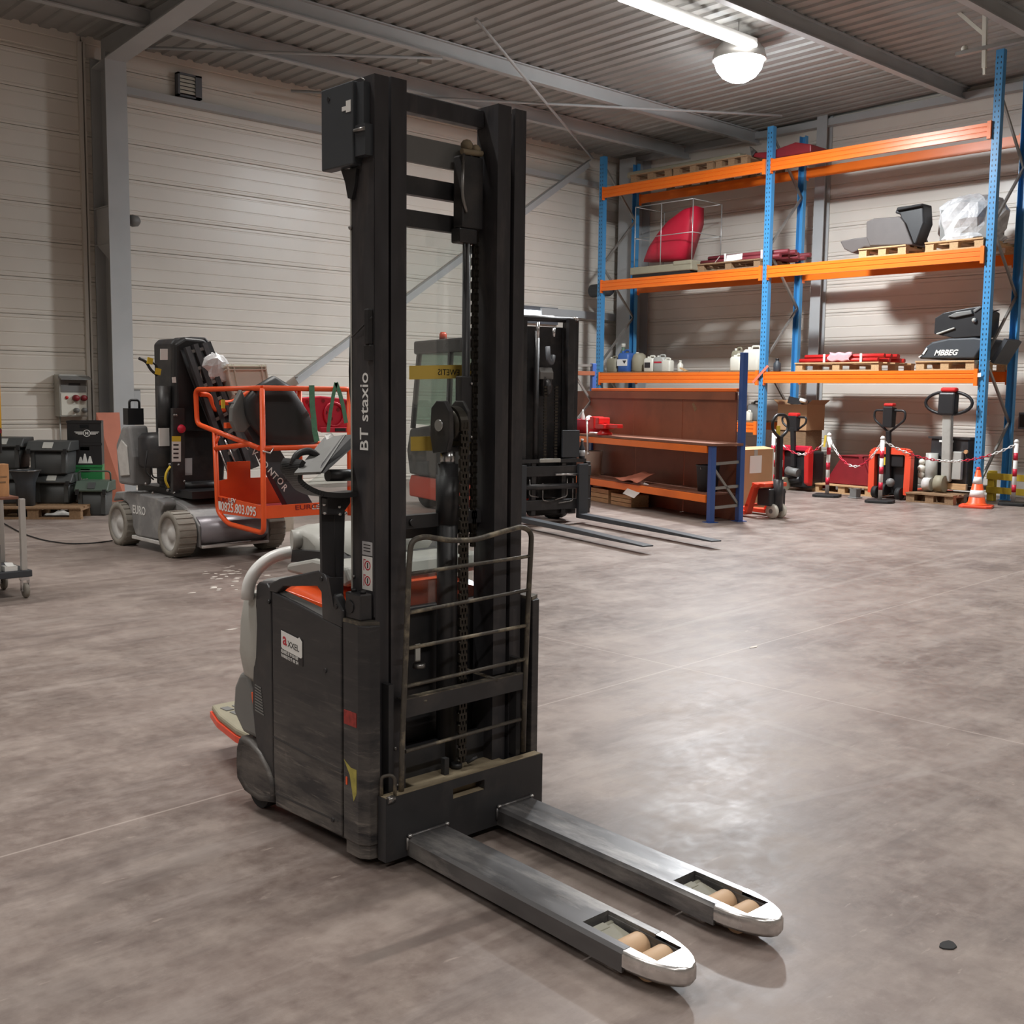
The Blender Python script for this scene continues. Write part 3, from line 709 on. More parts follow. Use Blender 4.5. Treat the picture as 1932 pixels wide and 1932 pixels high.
part(MB().box(2.155, 2.70, 3.003, 3.018, 2.30, 2.385), 'mast_tie_plate', 'mid_grey')
part(MB().box(2.155, 2.70, 3.003, 3.03, 2.195, 2.255), 'mast_tie', 'black')
part(MB().box(2.155, 2.70, 3.003, 3.03, 2.09, 2.145), 'mast_tie', 'black')
part(MB().box(2.155, 2.70, 3.003, 3.03, 1.045, 1.09), 'mast_tie', 'black')
part(MB().box(2.232, 2.622, 2.955, 2.99, 1.085, 1.13).cyl((2.31, 2.955, 1.107), (2.31, 2.945, 1.107), 0.012, n=10), 'mast_mid_tie', 'black')
part(MB().box(2.232, 2.622, 2.93, 2.99, 0.20, 0.33), 'mast_low_tie', 'black')
for zz in (2.27, 1.05): part(MB().cyl((2.75, 2.94, zz), (2.762, 2.94, zz), 0.012, n=10), 'mast_bolt', 'steel')

# central free-lift cylinder, pulley head and its leaf chain
cx, cy = WY(851, 1000, 2.935).x, 2.955
part(MB().cyl((cx, cy, 0.24), (cx, cy, 1.30), 0.036, n=20), 'lift_cylinder', 'black')
part(MB().cyl((cx, cy, 1.09), (cx, cy, 1.26), 0.041, n=20), 'cylinder_collar', 'black')
part(MB().cyl((cx, cy, 1.29), (cx, cy, 1.345), 0.026, n=16), 'piston_rod', 'chrome')
hd = MB().prism([(2.90, 1.345), (2.975, 1.335), (2.99, 1.40), (2.985, 1.49), (2.955, 1.515), (2.915, 1.515), (2.888, 1.48), (2.885, 1.39)], 'x', cx-0.052, cx-0.030)
hd.prism([(2.90, 1.345), (2.975, 1.335), (2.99, 1.40), (2.985, 1.49), (2.955, 1.515), (2.915, 1.515), (2.888, 1.48), (2.885, 1.39)], 'x', cx+0.030, cx+0.044)
hd.box(cx-0.03, cx+0.03, 2.93, 2.985, 1.34, 1.36)
part(hd, 'pulley_bracket', 'black', bevel=0.004)
part(MB().lathe([(0.0, -0.022), (0.055, -0.022), (0.055, 0.022), (0.0, 0.022)], (cx+0.004, 2.937, 1.432), 'x', 24), 'pulley', 'chain')
part(MB().cyl((cx-0.058, 2.937, 1.432), (cx-0.05, 2.937, 1.432), 0.020, n=16), 'pulley_pin', 'chrome')
def leaf_chain(mb, x, y, z0, z1, w=0.034, pitch=0.021):
    z = z0; k = 0
    while z < z1:
        for off in ((-0.4, 0.0, 0.4) if k % 2 else (-0.2, 0.2)):
            mb.box(x+off*w-0.0035, x+off*w+0.0035, y-0.007, y+0.007, z, z+pitch*1.35)
        mb.cyl((x-w*0.52, y, z+pitch*0.3), (x+w*0.52, y, z+pitch*0.3), 0.0045, n=6)
        z += pitch; k += 1
    return mb
part(leaf_chain(MB(), cx+0.006, 2.878, 0.26, 1.43), 'lift_chain', 'chain')
arc = MB()
for k in range(9):
    a = PI*0.5*k/8; yy = 2.937-0.059*math.cos(a); zz = 1.432+0.059*math.sin(a)
    arc.obox((cx+0.006, yy, zz), (0.034, 0.012, 0.014), (-a+0, 0, 0)); 
part(arc, 'chain_wrap', 'chain')
# main lift rods, hose and second chain beside the right channel
rx = WY(879, 600, 2.965).x
part(MB().cyl((rx, 2.965, 0.3), (rx, 2.965, 2.36), 0.013, n=12), 'lift_rod', 'black')
part(MB().box(rx-0.03, rx+0.018, 2.95, 2.985, 1.37, 1.60), 'rod_guide', 'black', bevel=0.004)
for zz in (1.39, 1.575): part(MB().ball((rx+0.012, 2.946, zz), 0.006, 8), 'guide_bolt', 'chrome')
c2 = WY(898, 600, 2.955).x
part(leaf_chain(MB(), c2, 2.962, 1.0, 2.36, 0.022, 0.02), 'lift_chain', 'chain')
part(MB().cyl((c2-0.022, 2.975, 0.3), (c2-0.022, 2.975, 2.2), 0.011, n=10), 'hydraulic_pipe', 'steel')
part(MB().box(rx-0.045, rx+0.05, 2.935, 2.985, 2.10, 2.34).box(rx-0.05, rx+0.03, 2.94, 2.99, 2.05, 2.10), 'chain_anchor', 'black', bevel=0.006)
an = MB().ball((rx-0.01, 2.955, 2.375), 0.022, 10).ball((rx+0.03, 2.955, 2.368), 0.018, 10).cyl((rx-0.045, 2.94, 2.35), (rx+0.045, 2.94, 2.355), 0.010, n=8)
part(an, 'chain_sheave', 'dust')
part(MB().tube(rounded([(rx-0.045, 2.93, 2.34), (rx-0.05, 2.93, 2.2), (rx-0.03, 2.93, 2.15)], 0.03), 0.006, 6), 'hose', 'steel')

# clear screen behind the mast, strips of tape with handwriting seen from behind
part(MB().box(2.245, 2.655, 3.034, 3.037, 0.70, 2.10), 'clear_screen', 'clear', label='clear plastic screen behind the mast')
def onscreen(x, y): return WY(x, y, 3.033)
def tape(xa, xb, ya, yb, yc, yd):
    q = [onscreen(xa, yb), onscreen(xb, yd), onscreen(xb, yc), onscreen(xa, ya)]
    return part(MB().solid(q, (0, -0.0008, 0)), 'tape_strip', 'tape', label='yellow tape strip with mirrored handwriting')
tp = tape(772, 900, 690, 716, 688, 713)
o1 = onscreen(775, 705)
def mtext(txt, size, o, matl='dark_print', par=T, nm='handwriting'):
    return part(text_mb(txt, size, o, (-1, 0, 0), (0, 0, 1), 0.0006), nm, matl, par)
mtext('TNL EWETIS', 0.030, (onscreen(893, 705).x, 3.0312, onscreen(850, 708).z), par=tp)
tp2 = tape(775, 900, 824, 851, 822, 848)
mtext('R  un tor e', 0.030, (onscreen(893, 840).x, 3.0312, onscreen(850, 840).z), par=tp2)

# load guard (backrest) of bent tube with cross bars
gy = 2.825
def GP(x, y): return WY(x, y, gy)
def tubep(name, pts, r=0.0085, rad=0.03, matl='guard'): return part(MB().tube(rounded(pts, rad, 5), r, 10), name, matl)
lft = [GP(757, 1500), GP(758, 1425), GP(766, 1225), GP(772, 1060), GP(776, 1020), GP(800, 1012)]
top = [GP(800, 1012), GP(850, 1020), GP(895, 1019), GP(945, 1004), GP(985, 993)]
rgt = [GP(985, 993), GP(1003, 1004), GP(1001, 1050), GP(997, 1125), GP(990, 1300), GP(987, 1418)]
tubep('guard_frame', lft + top[1:] + rgt[1:], 0.0095, 0.035)
for (ya, yb, xa, xb) in ((1083, 1049, 771, 1001), (1157, 1113, 768, 996), (1224, 1180, 766, 994), (1296, 1244, 763, 990), (1418, 1357, 765, 982)):
    tubep('guard_bar', [GP(xa, ya), GP(xb, yb)], 0.0065)
a, b, c, d = GP(762, 1322), GP(988, 1271), GP(988, 1300), GP(762, 1356)
part(MB().solid([a, b, c, d], (0, 0.008, 0)), 'guard_plate', 'black')
part(MB().solid([a, b, b+Vector((0, 0, 0.004)), a+Vector((0, 0, 0.004))], (0, 0.03, 0)), 'guard_plate_lip', 'guard')
for x, y in ((762, 1415), (975, 1368), (972, 1440), (745, 1412), (748, 1482)):
    part(MB().ball(WY(x, y, 2.87), 0.008, 8), 'guard_bolt', 'steel')
for gx in (2.13, 2.70): part(MB().box(gx, gx+0.02, 2.842, 2.88, 0.243, 0.60), 'guard_bracket', 'black')
part(MB().bar(GP(800, 1322), GP(830, 1335)+Vector((0, 0.10, 0)), 0.02, 0.005), 'guard_stay', 'guard')
part(MB().bar(GP(940, 1283)+Vector((0, 0.0, 0)), GP(905, 1270)+Vector((0, 0.10, 0)), 0.02, 0.005), 'guard_stay', 'guard')

# straddle guards beside the mast foot
def leg_guard(sgn):
    def X(x): return x if sgn < 0 else 4.88-x
    poly = [(X(2.040), 2.968), (X(2.040), 2.885), (X(2.062), 2.852), (X(2.100), 2.846), (X(2.100), 2.968)]
    part(MB().prism(poly, 'z', 0.075, 0.800), 'leg_guard', 'black_scuffed', bevel=0.003)
    poly2 = [(X(2.046), 2.960), (X(2.046), 2.888), (X(2.066), 2.858), (X(2.096), 2.852), (X(2.096), 2.960)]
    part(MB().prism(poly2, 'z', 0.028, 0.076), 'leg_guard_foot', 'black_scuffed')
    part(MB().prism([(X(2.044), 2.975), (X(2.044), 2.880), (X(2.10), 2.850), (X(2.10), 2.975)], 'z', 0.800, 0.812), 'leg_guard_cap', 'guard')
leg_guard(-1); leg_guard(1)
part(MB().box(2.052, 2.100, 2.888, 2.972, 0.812, 0.898), 'hinge_block', 'black', bevel=0.005)
part(MB().cyl((2.048, 2.945, 0.852), (2.054, 2.945, 0.852), 0.022, n=16), 'hinge_block_cap', 'black_plastic')
for yy in (2.905, 2.955): part(MB().cyl((2.075, yy, 0.898), (2.075, yy, 0.908), 0.009, n=8), 'block_bolt', 'black_plastic')
part(MB().box(2.0380, 2.0400, 2.893, 2.962, 0.465, 0.512), 'red_sticker', 'red_faded')
part(MB().add([(2.0392, 2.966, 0.345), (2.0392, 2.925, 0.325), (2.0392, 2.893, 0.325), (2.0392, 2.893, 0.245), (2.0392, 2.91, 0.215), (2.0392, 2.932, 0.30)], [(0, 1, 5), (1, 2, 3, 4, 5)]), 'yellow_sticker', 'olive_yellow')
part(MB().box(2.038, 2.0400, 2.945, 2.953, 0.262, 0.288), 'orange_mark', 'orange_hood')

# body
part(MB().box(2.085, 2.795, 3.02, 3.50, 0.09, 0.80), 'body_core', 'black', bevel=0.01)
pan = [(2.978, 0.075), (3.20, 0.068), (3.395, 0.062), (3.405, 0.20), (3.405, 0.842), (3.380, 0.838), (3.110, 0.800), (3.085, 0.795), (2.978, 0.780)]
part(MB().prism(pan, 'x', 2.040, 2.085), 'side_panel', 'black_scuffed', bevel=0.006)
part(MB().prism([(2.978, 0.30), (3.40, 0.318), (3.40, 0.312), (2.978, 0.292)], 'x', 2.038, 2.041), 'panel_crease', 'black')
part(MB().prism([(3.00, 0.118), (3.26, 0.110), (3.395, 0.106), (3.395, 0.112), (3.26, 0.117), (3.00, 0.125)], 'x', 2.0385, 2.041), 'panel_rib', 'black')
hand = [(3.430, 0.838), (3.418, 0.868), (3.350, 0.893), (3.110, 0.952), (3.080, 0.945), (2.970, 0.835), (2.975, 0.778), (3.090, 0.792), (3.095, 0.880), (3.120, 0.897), (3.330, 0.868), (3.375, 0.838)]
part(MB().prism(hand, 'x', 2.040, 2.075), 'lifting_handle', 'black', bevel=0.006)
part(MB().solid([(2.042, 3.385, 0.833), (2.042, 3.098, 0.790), (2.066, 3.098, 0.815), (2.066, 3.37, 0.846)], (0.004, 0, 0.0)), 'handle_sill', 'mid_grey')
for yy, zz in ((3.09, 0.925), (3.005, 0.845), (3.03, 0.118), (3.07, 0.62), (3.425, 0.80)):
    part(MB().cyl((2.036, yy, zz), (2.043, yy, zz), 0.008, n=10), 'panel_screw', 'black_plastic')
# orange hood
hood = [(3.06, 0.80), (3.06, 0.862), (3.16, 0.885), (3.42, 0.900), (3.46, 0.86), (3.46, 0.80)]
rings = []
for x, zt in ((2.088, 0.802), (2.094, 0.818), (2.20, 0.862), (2.36, 0.905), (2.52, 0.905), (2.70, 0.85), (2.79, 0.81)):
    rings.append([Vector((x, y, z)) for y, z in ((3.05, 0.79), (3.05, zt-0.02), (3.09, zt), (3.38, zt+0.02), (3.45, zt), (3.46, 0.79))])
part(MB().loft(rings, smooth=False), 'hood', 'orange_hood', bevel=0.006)
part(MB().box(2.12, 2.16, 3.0, 3.055, 0.80, 0.875), 'hood_corner', 'orange_hood')
# rear upright strip with vent slats
strip = [(3.415, 0.075), (3.50, 0.150), (3.545, 0.30), (3.560, 0.40), (3.535, 0.72), (3.520, 0.845), (3.500, 0.862), (3.450, 0.862), (3.420, 0.838)]
part(MB().prism(strip, 'x', 2.046, 2.100), 'rear_side_panel', 'black', bevel=0.006)
for k in range(10):
    z = 0.375+k*0.0105
    part(MB().solid([(2.0455, 3.475+k*0.002, z), (2.0455, 3.535, z+0.006), (2.0455, 3.535, z+0.011), (2.0455, 3.475+k*0.002, z+0.005)], (-0.0015, 0, 0)), 'vent_slat', 'mid_grey')
# wheel fender, hub bumper
fn = MB(); rings = []
for xx, k in ((2.040, 0.80), (2.030, 0.93), (2.045, 1.0), (2.16, 1.0)):
    pts = []
    for q in [(3.405, 0.07), (3.405, 0.14), (3.44, 0.19), (3.50, 0.235), (3.57, 0.262), (3.635, 0.262), (3.655, 0.22), (3.66, 0.16), (3.655, 0.10), (3.60, 0.062), (3.50, 0.05)]:
        pts.append(Vector((xx, 3.53+(q[0]-3.53)*k, 0.155+(q[1]-0.155)*k)))
    rings.append(pts)
fn.loft(rings); part(fn, 'wheel_fender', 'black_scuffed')
part(MB().prism([(3.48, 0.26), (3.56, 0.27), (3.64, 0.27), (3.715, 0.34), (3.70, 0.44), (3.66, 0.50), (3.60, 0.51), (3.56, 0.42), (3.53, 0.33)], 'x', 2.05, 2.81), 'rear_bumper', 'mid_grey', bevel=0.02, seg=3)
part(MB().prism([(3.545, 0.30), (3.555, 0.30), (3.575, 0.44), (3.562, 0.44)], 'x', 2.052, 2.075), 'rear_orange_edge', 'orange_hood')
part(MB().cyl((2.07, 3.56, 0.075), (2.12, 3.56, 0.075), 0.072, n=20).cyl((2.76, 3.56, 0.075), (2.81, 3.56, 0.075), 0.072, n=20), 'castor_wheel', 'rubber')
part(MB().cyl((2.40, 3.40, 0.115), (2.48, 3.40, 0.115), 0.112, n=24), 'drive_wheel', 'rubber')
part(MB().box(2.12, 2.76, 3.5, 3.62, 0.10, 0.85), 'rear_housing', 'mid_grey', bevel=0.02)
# side pad and white grab tube
pad = MB(); rings = []
for z, w, d, oy in ((0.475, 0.02, 0.035, 0.0), (0.50, 0.035, 0.055, 0.0), (0.58, 0.045, 0.072, 0.0), (0.70, 0.045, 0.072, -0.01), (0.78, 0.040, 0.062, -0.02), (0.812, 0.030, 0.046, -0.025)):
    rings.append([Vector((2.085+p[0], 3.585+oy+p[1], z)) for p in rrect(w*2, d*2, w*0.7, 4)])
pad.loft(rings); part(pad, 'side_pad', 'grey_plastic')
def TP(x, y, Y): return WY(x, y, Y)
tb = [TP(467, 1130, 3.555), TP(469, 1100, 3.55), TP(483, 1075, 3.54), TP(510, 1052, 3.53), TP(545, 1042, 3.52), TP(565, 1040, 3.50)]
part(MB().tube(rounded(tb, 0.04, 5), 0.0235, 14), 'grab_tube', 'white_tube', label='white grab tube')
# steering console
con = MB(); rings = []
for x, k in ((2.19, 0.45), (2.205, 0.8), (2.27, 1.0), (2.62, 1.0), (2.70, 0.8), (2.72, 0.4)):
    rings.append([Vector((x, 3.44+q[0]*k, 1.00+q[1]*k)) for q in [(-0.20, -0.12), (-0.19, -0.02), (-0.08, 0.035), (0.02, 0.058), (0.09, 0.05), (0.115, 0.0), (0.10, -0.06), (0.04, -0.12)]])
con.loft(rings); part(con, 'console', 'grey_plastic')
part(MB().prism([(3.06, 0.905), (3.10, 0.955), (3.30, 0.958), (3.47, 0.92), (3.47, 0.89), (3.10, 0.885)], 'x', 2.14, 2.74), 'console_base', 'grey_plastic', bevel=0.012)
part(MB().prism([(3.24, 0.955), (3.27, 0.985), (3.46, 0.97), (3.47, 0.925)], 'x', 2.16, 2.72), 'console_gap', 'black_plastic')
part(MB().box(2.30, 2.36, 3.20, 3.215, 0.985, 1.0).cyl((2.50, 3.40, 1.04), (2.50, 3.30, 1.16), 0.03, n=12), 'tiller_stub', 'black_plastic')
part(MB().cyl((2.17, 3.48, 1.005), (2.22, 3.46, 1.005), 0.036, n=16), 'tube_collar', 'grey_plastic')

# accessory post with document tray and slanted plate
def AP(x, y, Y=3.05): return WY(x, y, Y)
part(MB().solid([AP(606, 935), AP(628, 933), AP(634, 1092), AP(608, 1080)], (0, 0.012, 0)), 'post_plate', 'black')
part(MB().solid([AP(630, 940), AP(652, 938), AP(648, 1140), AP(630, 1095)], (0.0, 0.05, 0)), 'post', 'black', bevel=0.003)
part(MB().solid([AP(620, 1090, 3.02), AP(648, 1090, 3.02), AP(648, 1165, 3.02), AP(630, 1150, 3.02)], (0, 0.012, 0)), 'post_foot', 'black')
part(MB().solid([AP(606, 940), AP(612, 930), AP(652, 930), AP(652, 948), AP(636, 970), AP(606, 970)], (0, -0.03, 0)), 'clamp', 'black', bevel=0.004)
for x, y in ((612, 952), (613, 968), (640, 956), (641, 970), (652, 968)): part(MB().ball(AP(x, y, 3.018), 0.006, 8), 'clamp_bolt', 'chrome')
ring = [AP(556, 868, 3.06), AP(549, 880, 3.06), AP(553, 900, 3.06), AP(566, 918, 3.05), AP(590, 930, 3.04), AP(630, 935, 3.03), AP(668, 930, 3.02)]
mb = MB(); rr = rounded(ring, 0.05, 5)
for p, q in zip(rr[:-1], rr[1:]):
    mb.bar(p, q, 0.11, 0.016, (0.35, 0, 1))
part(mb, 'tray_rim', 'black_plastic')
part(MB().tube(rounded([AP(552, 878, 3.055), AP(560, 855, 3.055), AP(585, 850, 3.05), AP(600, 862, 3.045)], 0.02), 0.012, 8), 'tray_handle', 'black_plastic')
part(MB().solid([AP(575, 918, 3.04), AP(612, 890, 3.10), AP(668, 888, 3.12), AP(668, 918, 3.05), AP(620, 920, 3.03)], (0, 0.002, 0.004)), 'tray_window', 'clear')
part(MB().cyl(AP(618, 897, 3.03), AP(668, 896, 3.03), 0.020, n=14), 'clip_bar', 'black_plastic')
q = [AP(555, 892, 2.99), AP(606, 890, 2.96), AP(652, 820, 3.06), AP(612, 825, 3.12)]
part(MB().solid(q, (0.0, 0.004, -0.008)), 'slanted_plate', 'mid_grey', label='grey slanted writing plate')
part(MB().solid([AP(597, 893, 2.965), AP(612, 893, 2.957), AP(668, 842, 3.02), AP(668, 820, 3.05), AP(648, 821, 3.064)], (0.0, 0.01, 0.0)), 'plate_strap', 'black_plastic')
part(MB().solid([AP(612, 822, 3.115), AP(625, 818, 3.10), AP(632, 826, 3.09), AP(616, 831, 3.10)], (0, 0, 0.003)), 'white_patch', 'white')  # small white patch near the top of the plate
part(MB().tube([AP(662, 635, 3.02), AP(660, 700, 3.03), AP(661, 740, 3.03), AP(668, 800, 3.02)], 0.004, 6), 'cable', 'black_plastic')

# cover box at the mast head with hanging strap, s-hook
part(MB().box(2.068, 2.108, 2.945, 3.118, 2.245, 2.497), 'head_cover', 'mast_side', bevel=0.004)
part(MB().box(2.076, 2.106, 2.890, 2.945, 2.268, 2.362).box(2.082, 2.106, 2.905, 2.945, 2.36, 2.49), 'head_cover_step', 'mast_side')
part(MB().box(2.0665, 2.069, 2.953, 2.978, 2.405, 2.440).box(2.0665, 2.069, 2.978, 3.0, 2.412, 2.425), 'head_label', 'white')
part(MB().cyl((2.066, 3.075, 2.462), (2.069, 3.075, 2.462), 0.008, n=8), 'head_hole', 'black_plastic')
part(MB().cyl((2.072, 2.94, 2.345), (2.074, 2.89, 2.345), 0.006, n=8), 'head_bolt', 'steel')
sp = [SX(643, 320, 2.09), SX(651, 345, 2.09), SX(656, 374, 2.09), SX(663, 376, 2.09), SX(669, 350, 2.09), SX(672, 318, 2.09)]
part(MB().solid(sp, (0.012, 0, 0)), 'hanging_strap', 'black_plastic')
sh = [SX(682, 147, 2.10)+Vector((0, 0, 0)), SX(688, 150, 2.10), SX(687, 155, 2.10), SX(680, 156, 2.10), SX(679, 161, 2.10), SX(685, 162, 2.10)]
part(MB().tube(sh, 0.0025, 6), 's_hook', 'chrome')
sn = MB().box(2.080, 2.1015, 2.884, 2.905, 1.69, 1.80).box(2.084, 2.1015, 2.88, 2.915, 1.64, 1.69)
part(sn, 'limit_switch', 'black_plastic', bevel=0.004)
part(MB().tube(rounded([SX(702, 598, 2.09), SX(680, 620, 2.085), SX(664, 636, 2.09)], 0.02), 0.0028, 6), 'switch_wire', 'black_plastic')
part(MB().ball((2.098, 3.0, 2.06), 0.008, 8).ball((2.098, 2.99, 0.94), 0.006, 8), 'side_screw', 'steel')

# lettering and stickers
part(text_mb('BT staxio', 0.064, (2.1013, 2.912, 1.352), (0, 0, 1), (0, 1, 0), 0.0008, bold=0.008, sx=1.02), 'lettering', 'white', label='white vertical lettering BT staxio')
part(MB().box(2.1005, 2.1015, 2.890, 2.945, 1.018, 1.062), 'data_label', 'grey_print')
lb = part(MB().box(2.1005, 2.1015, 2.890, 2.945, 0.905, 1.014), 'warning_label', 'white')
for zc in (0.985, 0.935):
    part(MB().lathe([(0.012, -0.0006), (0.016, -0.0006), (0.016, 0.0), (0.012, 0.0), (0.012, -0.0006)], (2.1005, 2.915, zc), 'x', 20), 'prohibition_ring', 'red_print', lb)
    part(MB().box(2.0999, 2.1005, 2.912, 2.918, zc-0.009, zc+0.009).ball((2.1, 2.915, zc), 0.004, 6, (0.1, 1, 1)), 'figure_mark', 'dark_print', lb)
    part(MB().box(2.0999, 2.1005, 2.934, 2.937, zc-0.018, zc+0.02).box(2.0999, 2.1005, 2.925, 2.937, zc+0.016, zc+0.019), 'mast_mark', 'red_print', lb)
for k in range(3): part(MB().box(2.0999, 2.1005, 2.90, 2.937, 1.03+k*0.010, 1.033+k*0.010), 'label_line', 'dark_print')
ay0, ay1 = 3.345, 3.205
def AX(y, z): return Vector((2.0385, y, z))
stk = part(MB().solid([AX(3.345, 0.715), AX(3.205, 0.700), AX(3.205, 0.608), AX(3.345, 0.622)], (0.0012, 0, 0)), 'dealer_sticker', 'dark_print')
part(MB().solid([AX(3.341, 0.712), AX(3.235, 0.700), AX(3.225, 0.706), AX(3.208, 0.692), AX(3.208, 0.640), AX(3.215, 0.634), AX(3.335, 0.648), AX(3.341, 0.654)], (-0.0008, 0, 0)), 'sticker_field', 'white', stk)
part(text_mb('a', 0.060, (2.0375, 3.330, 0.666), (0, -1, -0.1), (0, 0.0, 1), 0.0006, bold=0.02), 'sticker_letter', 'red_print', stk)
part(text_mb('XXEL', 0.030, (2.0375, 3.298, 0.662), (0, -1, -0.1), (0, 0.0, 1), 0.0006, bold=0.004), 'sticker_lettering', 'dark_print', stk)
for r, txt in ((0.6345, 'RENNES 02 99 004 000'), (0.619, 'VANNES 02 97 400 204')):
    part(text_mb(txt, 0.0165, (2.0378, 3.342, r), (0, -1, -0.1), (0, 0, 1), 0.0006, bold=0.01, sx=0.68), 'sticker_line', 'white', stk)

# fold-down rider platform
pl = [GZ(388, 1334, 0.20), GZ(450, 1308, 0.20), GZ(470, 1345, 0.20), GZ(446, 1366, 0.20), GZ(410, 1350, 0.20)]
mb = MB().prism([(2.165, 3.62), (2.715, 3.62), (2.71, 3.90), (2.67, 4.12), (2.62, 4.27), (2.26, 4.27), (2.21, 4.12), (2.168, 3.90)], 'z', 0.175, 0.205)
part(mb, 'rider_platform', 'beige', bevel=0.01)
part(MB().prism([(2.16, 3.62), (2.72, 3.62), (2.715, 3.90), (2.675, 4.125), (2.625, 4.275), (2.255, 4.275), (2.205, 4.125), (2.163, 3.90)], 'z', 0.150, 0.176), 'platform_edge', 'red_orange')
for i in range(7):
    for j in range(7):
        part(MB().box(2.26+i*0.055, 2.295+i*0.055, 3.66+j*0.08, 3.715+j*0.08, 0.205, 0.2085), 'platform_tread', 'mid_grey')
# dark skirt added under the body so that the floor shadow reads right
part(MB().box(2.10, 2.78, 3.0, 3.5, 0.03, 0.09), 'shadow_skirt', 'black')
# key ring / glass vial on the right column foot
part(MB().cyl((2.30, 2.90, 0.62), (2.30, 2.90, 0.635), 0.022, n=12), 'filler_cap', 'steel')
part(MB().box(2.29, 2.31, 2.905, 2.91, 0.64, 0.70), 'filler_tag', 'grey_plastic')
# ------------------------------------------------------------------ aerial work platform behind the stacker
L_ = thing('aerial_work_platform', 'dusty grey electric mast lift with black tower and orange basket', 'lift', (5.25, 10.1, 0))
def lp(mb, name, matl, parent=L_, label=None, **k): return mb.build(name, M[matl], parent, label, **k)
def lift_wheel(x0, x1, y, r=0.215):
    xc = (x0+x1)/2; h = (x1-x0)/2
    w = lp(MB().lathe([(r*0.72, -h), (r*0.97, -h*0.96), (r, -h*0.8), (r, h*0.8), (r*0.97, h*0.96), (r*0.72, h), (r*0.72, -h)], (xc, y, r), 'x', 28), 'wheel', 'dusty_tyre', label='dusty grey tyre')
    lp(MB().lathe([(0.0, -h*0.55), (r*0.25, -h*0.75), (r*0.3, -h*0.55), (r*0.62, -h*0.5), (r*0.72, -h*0.9), (r*0.72, h*0.9), (0.0, h*0.8)], (xc, y, r), 'x', 24), 'rim', 'dusty_rim', w)
    lg = MB()
    for k in range(22):
        a = 2*PI*k/22
        lg.obox((xc, y+math.cos(a)*r, r+math.sin(a)*r), (h*1.75, 0.012, 0.016), Matrix.Rotation(a, 3, 'X'))
    lp(lg, 'tread', 'dusty_tyre', w)['kind'] = 'stuff'
for x0, x1 in ((4.68, 4.87), (5.62, 5.81)):
    for y in (10.72, 9.62): lift_wheel(x0, x1, y)
side = [(10.98, 0.22), (10.98, 0.42), (10.90, 0.52), (10.55, 0.545), (9.98, 0.53), (9.80, 0.50), (9.62, 0.46), (9.50, 0.36), (9.46, 0.20), (9.48, 0.14), (9.85, 0.14), (10.0, 0.10), (10.45, 0.10), (10.52, 0.16), (10.95, 0.16)]
lp(MB().prism([q for q in side], 'x', 4.86, 5.63), 'chassis', 'dusty_grey', bevel=0.02)
cov = [(10.93, 0.42), (10.86, 0.52), (10.55, 0.545), (9.98, 0.53), (9.82, 0.50), (9.80, 0.47), (9.86, 0.40), (9.88, 0.28), (9.86, 0.13), (10.42, 0.12), (10.48, 0.2), (10.50, 0.32), (10.58, 0.42), (10.72, 0.46), (10.86, 0.44)]
lp(MB().prism(cov, 'x', 4.735, 4.87), 'side_cover', 'dusty_grey', bevel=0.015)
lp(MB().box(4.73, 4.80, 9.9, 10.5, 0.085, 0.12), 'side_step', 'dusty_rim', bevel=0.005)
lp(text_mb('EURO', 0.115, (4.733, 10.47, 0.34), (0, -1, 0), (0, 0, 1), 0.002, bold=0.015, sx=0.95), 'lettering', 'white', label='white lettering EURO')
lp(MB().cyl((4.90, 9.52, 0.24), (5.60, 9.52, 0.24), 0.135, n=24), 'front_bumper', 'silver')
lp(MB().box(4.90, 5.60, 9.38, 9.44, 0.09, 0.115), 'bumper_bar', 'dusty_rim', bevel=0.006)
for x in (4.89, 5.60): lp(MB().prism([(9.40, 0.10), (9.40, 0.30), (9.52, 0.40), (9.62, 0.42), (9.62, 0.10)], 'x', x-0.012, x+0.012), 'bumper_plate', 'dusty_grey', bevel=0.01)
lp(MB().box(4.92, 5.58, 9.6, 10.75, 0.53, 0.60).cyl((5.24, 10.2, 0.58), (5.24, 10.2, 0.66), 0.32, n=28), 'turntable', 'black_plastic')
# tower
tw = [(4.95, 0.62), (5.48, 0.62), (5.52, 1.10), (5.36, 1.20), (5.36, 1.90), (5.30, 2.02), (5.16, 2.04), (5.00, 2.03), (4.95, 1.98)]
lp(MB().prism(tw, 'y', 10.02, 10.40), 'tower', 'black', bevel=0.02)
lp(MB().prism([(4.93, 1.15), (5.33, 1.15), (5.33, 1.92), (5.26, 2.03), (5.05, 2.04), (4.95, 1.98)], 'y', 9.93, 10.03), 'tower_cover', 'black_plastic', bevel=0.03, seg=3)
lp(MB().cyl((4.90, 10.08, 1.15), (4.90, 10.08, 1.58), 0.07, n=16), 'tower_cylinder', 'black')
lp(MB().lathe([(0.0, 0.0), (0.17, 0.0), (0.19, 0.03), (0.19, 0.28), (0.15, 0.33), (0.0, 0.34)], (4.88, 10.18, 0.80), 'z', 24), 'hydraulic_tank', 'black')
lp(MB().prism([(10.30, 0.62), (10.62, 0.62), (10.66, 1.00), (10.52, 1.18), (10.36, 1.20), (10.28, 0.9)], 'x', 4.66, 4.86), 'battery_cover', 'dusty_grey', bevel=0.03, seg=3)
lp(MB().prism([(10.34, 0.72), (10.54, 0.70), (10.60, 0.95), (10.50, 1.06), (10.38, 1.0)], 'x', 4.645, 4.662), 'battery_cover_plate', 'dusty_rim', bevel=0.01)
